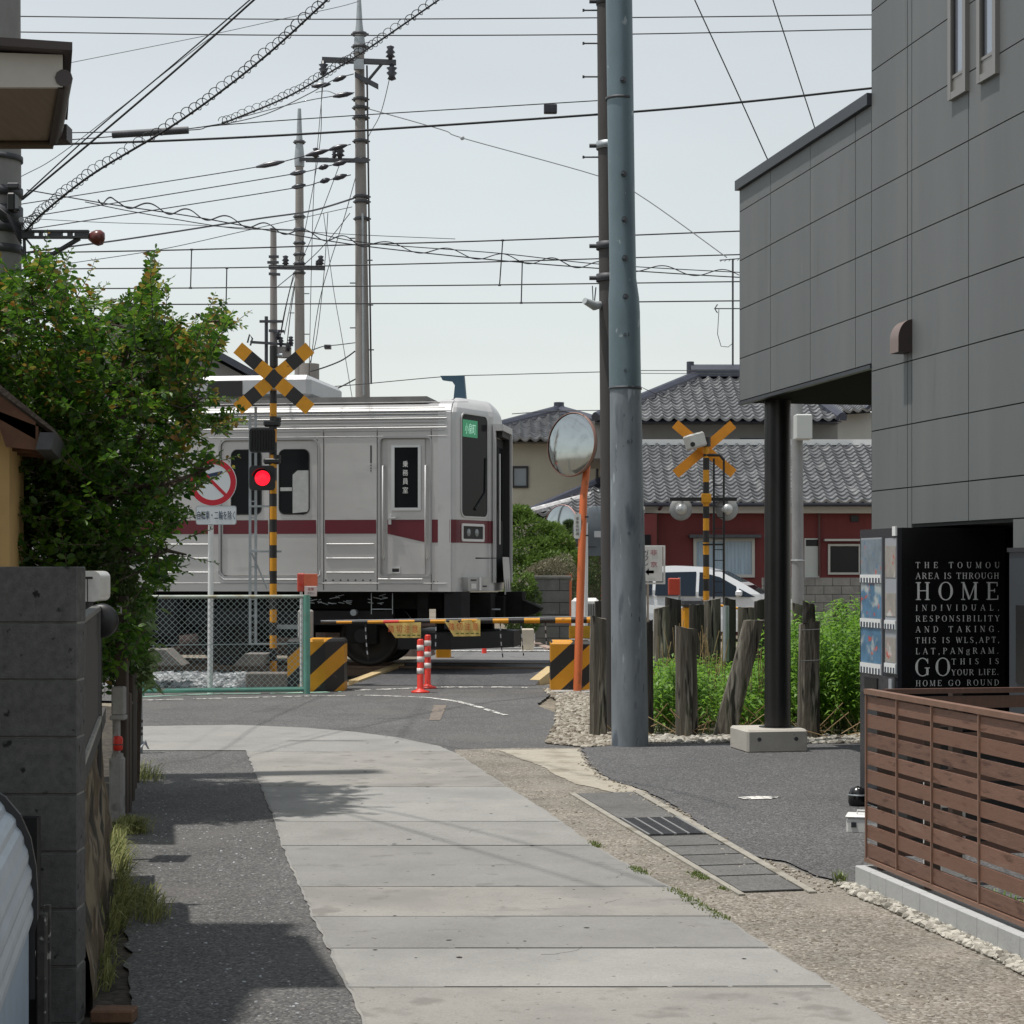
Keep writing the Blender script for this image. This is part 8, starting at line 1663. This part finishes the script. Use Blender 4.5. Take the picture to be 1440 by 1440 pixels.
verge([G(195, 1262), G(215, 1300)], 260, .09, .04, 73, 'low flattened grass spilling onto the asphalt')
verge([G(150, 1325), G(150, 1400)], 110, .08, .02, 74, 'thin grass at the bottom left wall foot')
verge([G(195, 1085), G(205, 1100)], 160, .10, .06, 75, 'small weeds near the standpipe')
# ================================================================ TREES
M_tl = leafmat('myrtle_leaf', (.018, .07, .008), (.11, .215, .02), .42, .4); M_tr = leafmat('myrtle_young', (.20, .10, .02), (.26, .26, .05), .45, .4); M_bark = mat('bark', (.085, .065, .05), .9, var=(14, .3, 6), bump=(40, .6), stretch=(1, 1, .25))
tree = thing('crape_myrtle', Vector((-3.0, 12.9, 0)), 'broad dark green tree with reddish young shoots leaning over the left of the lane', 'tree')
rd = random.Random(17); Yt = 12.6
trunk = MB()
def tp3(px, py, Y): return W(px, py, Y)
tb = Vector((-2.95, 12.8, 0)); fork = tp3(118, 720, 12.7)
trunk.tube([tb, tb.lerp(fork, .5)+Vector((.04, 0, 0)), fork], [.11, .09, .075], M_bark, 12)
limbs = [[(118, 720, 12.7), (95, 600, 12.6), (60, 480, 12.5), (40, 400, 12.4)], [(118, 720, 12.7), (140, 620, 12.5), (170, 520, 12.4), (200, 430, 12.4)], [(118, 722, 12.7), (165, 660, 12.4), (220, 590, 12.2), (285, 560, 12.1)], [(118, 715, 12.7), (60, 640, 12.9), (-20, 560, 13), (-90, 480, 13)], [(120, 715, 12.7), (175, 690, 12.2), (240, 680, 12.0), (300, 655, 11.9)], [(110, 730, 12.7), (160, 770, 12.3), (215, 770, 12.1), (262, 780, 12.0)], [(140, 620, 12.5), (200, 540, 12.7), (262, 470, 12.8), (315, 448, 12.8)], [(95, 600, 12.6), (110, 500, 12.9), (115, 420, 13.1)]]
for L_ in limbs: trunk.tube([tp3(*p) for p in L_], [.045*(1-i/(len(L_)-1))**1.2+.006 for i in range(len(L_))], M_bark, 8)
nodes = []
for L_ in limbs:
    P_ = [tp3(*p) for p in L_]
    for a, b in zip(P_, P_[1:]):
        for k in range(6): nodes.append(a.lerp(b, k/6))
crown = MB(); redc = 0
def sprig(base, d, L, nl, ll, lw, young=0.0, curl=.15):
    """a twig with leaves in pairs"""
    pts = []; p = base.copy(); dd = d.normalized(); st = L/6
    for i in range(7): pts.append(p.copy()); p += dd*st; dd = (dd+Vector((rd.gauss(0, .08), rd.gauss(0, .08), curl*rd.uniform(-.2, .6)))).normalized()
    trunk.tube(pts, [.004, .0037, .0034, .003, .0026, .002, .0015], M_bark, 3, caps=False)
    for i in range(nl):
        k = .12+.88*i/nl; f = k*6; j = min(5, int(f)); q = pts[j].lerp(pts[j+1], f-j); ax = (pts[j+1]-pts[j]).normalized(); side = ax.cross(Vector((rd.gauss(0, .5), rd.gauss(0, .5), 1))).normalized()
        for sg_ in (-1, 1):
            ld_ = (side*sg_+ax*rd.uniform(.1, .7)+Vector((0, 0, rd.uniform(-.3, .35)))).normalized(); l = ll*rd.uniform(.65, 1.2)*(1-.35*k); up = ld_.cross(ax); 
            if up.length < .1: up = Vector((0, 0, 1))
            wv2 = ld_.cross(up.normalized()+Vector((rd.gauss(0, .4), rd.gauss(0, .4), rd.gauss(0, .4)))).normalized()*lw/2*(l/ll)
            m = M_tr if rd.random() < young*(.3+k) else M_tl
            crown.add([q, q+ld_*l*.35-wv2, q+ld_*l*.75-wv2*.8, q+ld_*l-UP*l*.15, q+ld_*l*.75+wv2*.8, q+ld_*l*.35+wv2], [(0, 1, 2, 3), (0, 3, 4, 5)], m)
OUT = [(-280, 360), (-120, 345), (0, 385), (35, 372), (60, 358), (80, 378), (110, 412), (150, 425), (180, 432), (208, 372), (222, 372), (232, 445), (262, 462), (290, 446), (312, 432), (326, 448), (306, 500), (285, 528), (300, 548), (328, 580), (330, 600), (285, 612), (252, 628), (280, 640), (316, 655), (290, 680), (238, 700), (256, 735), (222, 752), (248, 780), (248, 812), (208, 838), (196, 880), (190, 925), (168, 958), (120, 960), (60, 900), (-100, 900), (-280, 850)]
cnt = 0; tries = 0
while cnt < 2300 and tries < 90000:
    tries += 1; px = rd.uniform(-230, 330); py = rd.uniform(350, 950)
    if not inpoly(px, py, OUT): continue
    half = 1.15*(1-max(0, (px-150)/330))**.6 if px > 150 else 1.15; Y = 12.6+rd.uniform(-half, half); p = W(px, py, Y)
    q = noise.noise(p*2.3)+.4*noise.noise(p*6)
    if q < -.20+(.05 if px > 200 else 0): continue
    nb = min(nodes, key=lambda n_: (n_-p).length_squared); d = (p-nb); d = d.normalized() if d.length > .02 else Vector((0, 0, 1)); d = (d*.9+Vector((.25 if px > 150 else 0, 0, .35))+Vector((rd.gauss(0, .35), rd.gauss(0, .35), rd.gauss(0, .25)))).normalized()
    L_ = rd.uniform(.22, .40); base = p-d*L_*.6
    yg = .01 if py > 600 else .13
    if px > 230 and py < 620: yg = .25
    sprig(base, d, L_, rd.randint(9, 13), .073, .036, yg); cnt += 1
    if rd.random() < .3 and (nb-base).length < .45: trunk.tube([nb, nb.lerp(base, .5)+Vector((0, 0, -.03)), base], [.008, .006, .004], M_bark, 4, caps=False)
# long upright shoots against the sky
for a, b, n_, yg, Y in (((200, 470), (217, 348), 17, .2, 12.2), ((228, 480), (240, 400), 12, .3, 12.3), ((205, 430), (232, 368), 12, .2, 12.5), ((268, 500), (302, 408), 14, .35, 12.4), ((280, 510), (322, 436), 13, .4, 12.2), ((290, 490), (350, 430), 12, .5, 12.2), ((60, 400), (68, 322), 11, .15, 12.4), ((75, 410), (92, 340), 10, .15, 12.6), ((25, 410), (18, 372), 8, .2, 12.3), ((100, 430), (142, 365), 10, .5, 12.6), ((120, 440), (150, 392), 9, .5, 12.8), ((150, 450), (178, 408), 9, .4, 12.4), ((290, 600), (348, 590), 12, .6, 11.9), ((285, 655), (338, 640), 12, .3, 11.9), ((270, 690), (330, 652), 11, .3, 11.8), ((255, 760), (300, 742), 9, .1, 12), ((240, 780), (310, 790), 8, .05, 12), ((285, 560), (338, 560), 11, .2, 12), ((230, 740), (290, 720), 9, .05, 12)):
    A_, B_ = W(*a, Y), W(*b, Y); sprig(A_, B_-A_, (B_-A_).length, n_, .058, .023, yg, 0.0)
trunk.build('trunk', tree); crown.build('crown', tree)
# clipped shrub with fine foliage in front, sunlit top
M_sh = leafmat('fine_leaf', (.05, .10, .012), (.15, .22, .04), .5, .35)
hs_ = thing('leafy_shrub', Vector((-3.3, 12.3, 0)), 'fine leaved shrub with a sunlit top between the low eave and the tree', 'shrub'); mb = MB()
for i, (x, y, Y, rx, rz_, n_) in enumerate(((-60, 560, 12.4, .55, .31, 4200), (20, 560, 12.3, .42, .27, 4200), (75, 592, 12.3, .33, .24, 3600), (105, 628, 12.2, .22, .2, 2000), (75, 650, 12.3, .36, .32, 2800))): foliage(mb, W(x, y, Y), (rx, .45, rz_), n_, .045, .016, M_sh, 90+i)
mb.build('crown', hs_)
mb = MB()
for i, (x, y, Y, rx, rz_, n_) in enumerate(((85, 700, 12.3, .24, .2, 2200), (95, 740, 12.3, .22, .22, 2000), (60, 700, 12.4, .4, .3, 1800), (130, 800, 12.0, .3, .3, 2200), (150, 880, 12.6, .2, .35, 2400), (120, 860, 12.2, .3, .4, 2200), (175, 930, 12.9, .13, .18, 900))): foliage(mb, W(x, y, Y), (rx, .35, rz_), n_, .05, .02, M_hd, 100+i)
o = mb.build('lower_crown', hs_); mb = MB(); mb.tube([(-3.3, 12.3, 0), (-3.25, 12.3, .9), W(60, 600, 12.3)], [.05, .04, .02], M_bark, 8); mb.tube([(-2.9, 12.2, 0), W(140, 850, 12.3)], .025, M_bark, 6); mb.build('stem', hs_)
bs = thing('roadside_shrub', Vector((W(196, 0, 13.8).x, 13.8, 0)), 'small shrub of pale green long leaves at the left end of the chain link fence', 'shrub'); mb = MB(); rd = random.Random(5)
M_pl = leafmat('pale_leaf', (.06, .12, .03), (.22, .30, .12), .35, .3)
for i in range(430):
    px = rd.gauss(196, 10); py = rd.uniform(838, 968); c = W(px, py, rd.uniform(13.4, 14.2)); a = rd.uniform(-.9, 3.9); d = Vector((math.cos(a), rd.gauss(0, .4), math.sin(a)*.6-.1)).normalized(); s = d.cross(Vector((rd.gauss(0, .3), 1, rd.gauss(0, .5)))).normalized()*.012; l = rd.uniform(.07, .12)
    mb.add([c, c+d*l*.45-s, c+d*l-UP*.02, c+d*l*.45+s], [(0, 1, 2, 3)], M_pl)
mb.build('crown', bs); mb = MB()
for x in (188, 196, 202): mb.tube([(W(194, 0, 13.8).x, 13.8, 0), W(x, 870, 13.8)], [.012, .006], M_bark, 6)
mb.build('stem', bs)
# ================================================================ OVERHEAD WIRES
def smooth_path(pts, n=10):
    out = []; P = [Vector(p) for p in pts]
    for i in range(len(P)-1):
        p0 = P[max(i-1, 0)]; p1 = P[i]; p2 = P[i+1]; p3 = P[min(i+2, len(P)-1)]
        for k in range(n):
            t = k/n; out.append(.5*((2*p1)+(p2-p0)*t+(2*p0-5*p1+4*p2-p3)*t*t+(3*p1-p0-3*p2+p3)*t**3))
    out.append(P[-1]); return out
def wire(lb, pts, pxw, m=None, extra=None, grp='overhead wires', cat='wire', nm='overhead_wire'):
    """pts: (px, py, Y); pxw: thickness in pixels of the photograph"""
    P = smooth_path([W(*p) for p in pts], 8); Ys = [p.y for p in P]; mb = MB(); mb.tube(P, [pxw/F*p.y/2 for p in P], m or M_wire, 6)
    o = solo(mb, nm, lb, cat, grp, origin=tuple(P[0])); o['axis'] = 0
    if extra:
        M_ = Matrix.Translation(-P[0])
        for en, emb in extra: emb.v = [tuple(M_ @ Vector(v)) for v in emb.v]; emb.build(en, o, world=False)
    return o
L = 'wire'
wire('topmost of the two level feeder wires crossing the top of the sky', [(-200, 22, 30), (28, 23, 30), (400, 27, 30), (840, 25, 29.6), (1226, 21, 29.2), (1500, 18, 29)], 1.7)
wire('second level feeder wire, just below the topmost one', [(-200, 44, 30.4), (28, 45, 30.4), (400, 49.5, 30.4), (840, 48.5, 30), (1226, 41, 29.6), (1500, 36, 29.4)], 1.7)
wire('thick black cable crossing the middle of the sky from eave to grey building', [(-200, 206, 19), (76, 203, 19), (400, 190, 19.5), (840, 161, 20), (1040, 144, 20.3), (1226, 124, 20.6), (1500, 95, 21)], 3.4)
bxm = MB(); c = W(774, 153, 20); bxm.cbox(c.x-.07, c.x+.07, c.y-.04, c.y+.04, c.z-.05, c.z+.045, M_insul, .008)
wire('thin messenger above the thick cable, with a small black box', [(78, 187, 17), (265, 183, 17.5), (310, 176, 18), (490, 163, 19), (700, 150, 19.6), (840, 141.5, 20)], 1.5, extra=[('junction_box', bxm)])
def sleeve(a, b, r, Y): mb = MB(); mb.tube([W(*a, Y), W(*b, Y)], r/F*Y, M_steel, 12); return mb
wire('thin cable at left with a long black splice sleeve', [(60, 199, 16.9), (158, 192, 16.9), (265, 181, 16.9), (312, 174, 17)], 1.6, extra=[('splice_sleeve', sleeve((158, 189.5), (265, 183), 5.2, 16.8))])
wire('straight black cable rising steeply to the right from the left pole', [(32, 280, 13.8), (140, 190, 12.5), (250, 96, 11.2), (357, 0, 10), (470, -100, 9)], 3.0)
wire('second black cable twisted beside the steep one from the left pole', [(32, 277, 13.8), (130, 187, 12.5), (245, 90, 11.2), (351, 0, 10), (462, -100, 9)], 2.0)
wire('faint thin line left of the steep cable pair', [(-60, 292, 18), (30, 248, 17.5), (90, 213, 17), (250, 88, 15), (300, 50, 14)], 1.0)
def spiral(pts, rpx, turns, wpx, off=(0, -5)):
    P = smooth_path([W(x+off[0], y+off[1], Y) for x, y, Y in pts], 30); n = len(P); mb = MB(); path = []; tot = turns*14
    for i in range(tot+1):
        f = i/tot*(n-1); j = min(n-2, int(f)); p = P[j].lerp(P[j+1], f-j); d = (P[j+1]-P[j]).normalized(); s = d.cross(UP).normalized(); u = s.cross(d).normalized(); a = 2*math.pi*i/14; r_ = rpx/F*p.y*(1+.18*math.sin(i*.37)); path.append(p+(s*math.cos(a)+u*math.sin(a))*r_)
    mb.tube(path, wpx/F*12/2, M_wire, 4, caps=False); return mb
c1 = [(36, 325, 13.8), (60, 300, 13.5), (130, 245, 12.8), (250, 172, 12), (360, 90, 11), (462, -2, 10), (560, -95, 9)]
c1c = MB()
for x, y in ((302, 130), (336, 108), (398, 62), (60, 300), (85, 282), (444, 16)): q = W(x, y, 11.3); c1c.tube([q, q+Vector((.02, 0, .018))], .014, M_black, 6)
wire('near cable wrapped in wide loose spiral loops, rising to the top of the sky', c1, 3.2, extra=[('spiral_wrap', spiral(c1, 6.6, 66, 1.3))])
c2 = [(312, 174, 17), (400, 138, 16), (470, 98, 15), (530, 60, 14), (628, -8, 13), (700, -60, 12)]
wire('second cable with tight spiral loops, running up from the splice sleeve', c2, 2.6, extra=[('spiral_wrap', spiral(c2, 5.6, 52, 1.4, (0, -3)))])
def dead(pts, Y): 
    mb = MB()
    for (x0, y0), (x1, y1) in pts: a, b = W(x0, y0, Y), W(x1, y1, Y); mb.tube([a, a.lerp(b, .3), a.lerp(b, .7), b], [.018, .05, .05, .018], M_insul, 8)
    return mb
wire('upper of three parallel service wires ending on the tall concrete pole', [(30, 287, 22), (120, 273, 24), (360, 235, 33), (430, 219, 36), (493, 203, 37.8)], 1.5, extra=[('strain_insulator', dead((((360, 235), (400, 227)), ((430, 219), (462, 211)), ((462, 211), (488, 204))), 36))])
wire('middle of three parallel service wires ending on the tall concrete pole', [(30, 306, 22), (90, 297, 24), (410, 245, 33), (450, 236, 36), (493, 226, 37.8)], 1.5, extra=[('strain_insulator', dead((((408, 245), (430, 241)), ((448, 237), (462, 233)), ((468, 232), (488, 227))), 36))])
wire('lowest of three parallel service wires ending on the tall concrete pole', [(30, 323, 22), (90, 315, 24), (410, 265, 33), (450, 256, 36), (493, 246, 37.8)], 1.5, extra=[('strain_insulator', dead((((410, 264), (430, 260)), ((450, 256), (464, 252)), ((468, 252), (488, 246))), 36))])
wire('thick cable passing below the bracket insulator up to the tall concrete pole', [(28, 356, 15), (105, 346, 16), (200, 333, 20), (360, 308, 28), (440, 296, 33), (497, 279, 37.8)], 2.6)
wire('thin wire from the two pointed pole tops down to the bushes', [(100, 370, 25), (230, 350, 30), (330, 328, 38), (400, 312, 44), (495, 291, 37.9)], 1.1)
hx = [(38, 267, 14), (100, 278, 15), (160, 288, 16), (280, 306, 18), (400, 328, 20), (520, 347, 22), (700, 366, 24), (850, 378, 25), (1040, 390, 27), (1200, 396, 28)]
wire('sagging cable from the left pole crossing behind the poles to the grey building', hx, 1.7)
hx2 = [(120, 284, 15.5), (200, 300, 17), (330, 321, 19), (420, 324, 20.5), (520, 342, 22), (700, 356, 24), (850, 372, 25), (1040, 383, 27), (1200, 390, 28)]
mbx = MB(); path = []
for i in range(420):
    k = i/419; f = 1.6+k*6.4; j = min(len(hx)-2, int(f)); a, b = W(*hx[j]), W(*hx[j+1]); p = a.lerp(b, f-j); r_ = 5.5/F*p.y; an = k*2*math.pi*14; path.append(p+Vector((0, math.cos(an)*r_, -math.sin(an)*r_+4/F*p.y)))
mbx.tube(path, .007, M_wire, 4, caps=False)
wire('companion cable twisted round the sagging cable in long waves', hx2, 1.4, extra=[('twisted_drop', mbx)])
wire('very thin line starting left of the bracket arm, crossing the poles', [(36, 307, 16), (150, 313, 20), (300, 318, 24), (500, 330, 28), (640, 336, 30)], 1.0)
YC = 28.2
def drop(x0, y0, x1, y1, Y): mb = MB(); mb.tube([W(x0, y0, Y), W(x1, y1, Y)], .9/F*Y, M_wire, 5); mb.tube([W(x1-2, y1, Y), W(x1+2, y1, Y)], 1.5/F*Y, M_wire, 5); mb.tube([W(x0-2, y0, Y), W(x0+2, y0, Y)], 1.5/F*Y, M_wire, 5); return mb
wire('upper catenary wire of the nearer track, with droppers', [(-200, 357, 29.6), (60, 355, 29), (270, 351, 28.7), (500, 344, 28.4), (706, 338, 28.2), (1040, 325, 27.7), (1300, 318, 27.4)], 2.1, extra=[('dropper', drop(269.5, 351, 268, 405, 28.7)), ('dropper', drop(707, 338, 702.5, 401, 28.2))])
wire('lower contact wire under the upper catenary wire', [(-200, 407, 29.6), (60, 406, 29), (270, 405, 28.7), (500, 402.5, 28.4), (706, 400.5, 28.2), (1040, 396, 27.7), (1300, 393, 27.4)], 1.9)
wire('second catenary wire, further back, with droppers', [(-200, 382, 32), (100, 378, 31.7), (320, 376.5, 31.4), (500, 373, 31.2), (734, 367, 31), (1040, 358, 30.5), (1300, 352, 30.2)], 1.9, extra=[('dropper', drop(319, 377, 318, 427, 31.4)), ('dropper', drop(734.5, 367.5, 733, 426, 31))])
wire('lowest contact wire crossing the whole sky above the train', [(-200, 429, 32), (240, 428, 31.6), (500, 427, 31.3), (734, 426, 31), (1040, 423, 30.5), (1300, 421, 30.2)], 2.0)
wire('thin wire sloping down right from the tall pole, with a round joint', [(518, 153, 37.8), (620, 182, 33), (650, 194, 31), (840, 247, 26), (900, 275, 25), (1022, 362, 23)], 1.4, M_wiregrey, extra=[('joint', (lambda m_: (m_.lathe([(0, -.04), (.035, -.02), (.035, .02), (0, .04)], M_insulw, 12, Matrix.Translation(W(650, 194, 31)) @ Matrix.Rotation(R(70), 4, 'Y')), m_)[1])(MB()))])
wire('faint line from the top left eave up to the tall pole top', [(100, 88, 20), (300, 48, 28), (400, 26, 33), (475, 10, 36), (504, 2, 37.8)], 1.0, M_wiregrey)
wire('left of two grey stay wires falling to the grey building roof', [(960, -40, 18), (977, 0, 18.2), (1030, 115, 18.8), (1082, 230, 19.4)], 2.0, M_wiregrey)
wire('right of two grey stay wires falling to the grey building roof', [(1077, -30, 18), (1087, 0, 18.2), (1110, 70, 18.6), (1149, 190, 19.4)], 1.8, M_wiregrey)
for lb, pts, w_ in (('thin wire over the train roof to the dark pole', [(448, 545, 38), (500, 541, 36), (620, 530, 30), (700, 527, 26), (845, 523, 18)], 1.3), ('thin wire right of the steel pole to the house ridge', [(900, 521, 30), (980, 521, 40), (1100, 521, 50)], 1.2), ('lower thin wire right of the steel pole to the house ridge', [(900, 525, 30), (980, 525.5, 40), (1100, 526, 50)], 1.0), ('short slack wire under the tall pole at the train roof', [(430, 562, 45), (470, 548, 42), (500, 533, 38)], 2.0), ('upper slack cable left of the tall pole above the train', [(437, 522, 48), (455, 517, 46), (480, 507, 42), (499, 494, 38)], 2.0), ('drop wire with a small black box left of the tall pole', [(440, 492, 48), (455, 487, 46), (475, 485, 42), (499, 482, 38)], 1.4), ('short wire from the hedge roof to the train top', [(720, 582, 40), (780, 578, 38), (845, 577, 18)], 1.2), ('thin diagonal wire right of the steel pole by the hip roof', [(903, 545, 30), (920, 553, 30), (945, 563, 30)], 1.0),
        ('fan wire, leftmost, dropping between the middle and tall poles', [(455, 110, 44), (447, 200, 44), (440, 300, 44), (434, 560, 50)], 1.0), ('fan wire dropping from the crossarm tip of the tall pole', [(549, 105, 38), (535, 160, 40), (513, 205, 42), (486, 300, 44), (450, 420, 48), (436, 520, 50)], 1.1), ('long thin wire from tall pole down behind the train roof', [(455, 300, 44), (468, 400, 42), (480, 470, 40), (495, 558, 38)], 1.0), ('thin wire slanting from the tall pole to the short far pole', [(492, 300, 38), (460, 340, 44), (430, 370, 50), (388, 405, 60)], 1.2), ('another thin wire slanting left from tall pole to far pole', [(480, 225, 38), (440, 330, 46), (410, 400, 54), (395, 470, 60)], 1.1),
        ('thin cord from the insulator under the tall pole crossarm', [(453, 103, 38), (452, 140, 40), (446, 230, 42), (410, 420, 54), (400, 470, 60)], 1.0), ('inner fan wire ending at the far transformer', [(419, 380, 50), (410, 430, 54), (404, 480, 58), (402, 495, 60)], 1.3), ('outer fan wire ending at the far transformer', [(413, 385, 50), (402, 430, 54), (396, 460, 58), (394, 478, 60)], 1.2), ('thin stay wire right of the middle pole', [(461, 300, 46), (456, 380, 48), (446, 470, 50), (436, 510, 50)], 1.0), ('slack loop wire just left of the tall pole crossarm', [(444, 130, 40), (460, 128, 39), (478, 134, 38.5), (497, 132, 38)], 1.0)):
    wire(lb, pts, w_)
wire('upper messenger with long insulators tied to the tall pole', [(310, 176, 17), (380, 158, 24), (438, 130, 32), (470, 112, 36), (497, 104, 37.8)], 1.4, extra=[('strain_insulator', dead((((438, 122), (465, 118)), ((468, 114), (487, 107))), 37))])
wire('lower messenger with a long insulator tied to the tall pole', [(312, 172, 17), (400, 149, 26), (440, 140, 32), (470, 135, 36), (498, 130, 37.8)], 1.3, extra=[('strain_insulator', dead((((468, 136), (496, 131)),), 37))])
sb2 = MB(); c = W(461, 488, 45); sb2.cbox(c.x-.08, c.x+.08, c.y-.1, c.y+.1, c.z-.05, c.z+.05, M_insul, .01); solo(sb2, 'cable_joint_box', 'small black cable joint box hanging left of the tall pole', 'joint box')
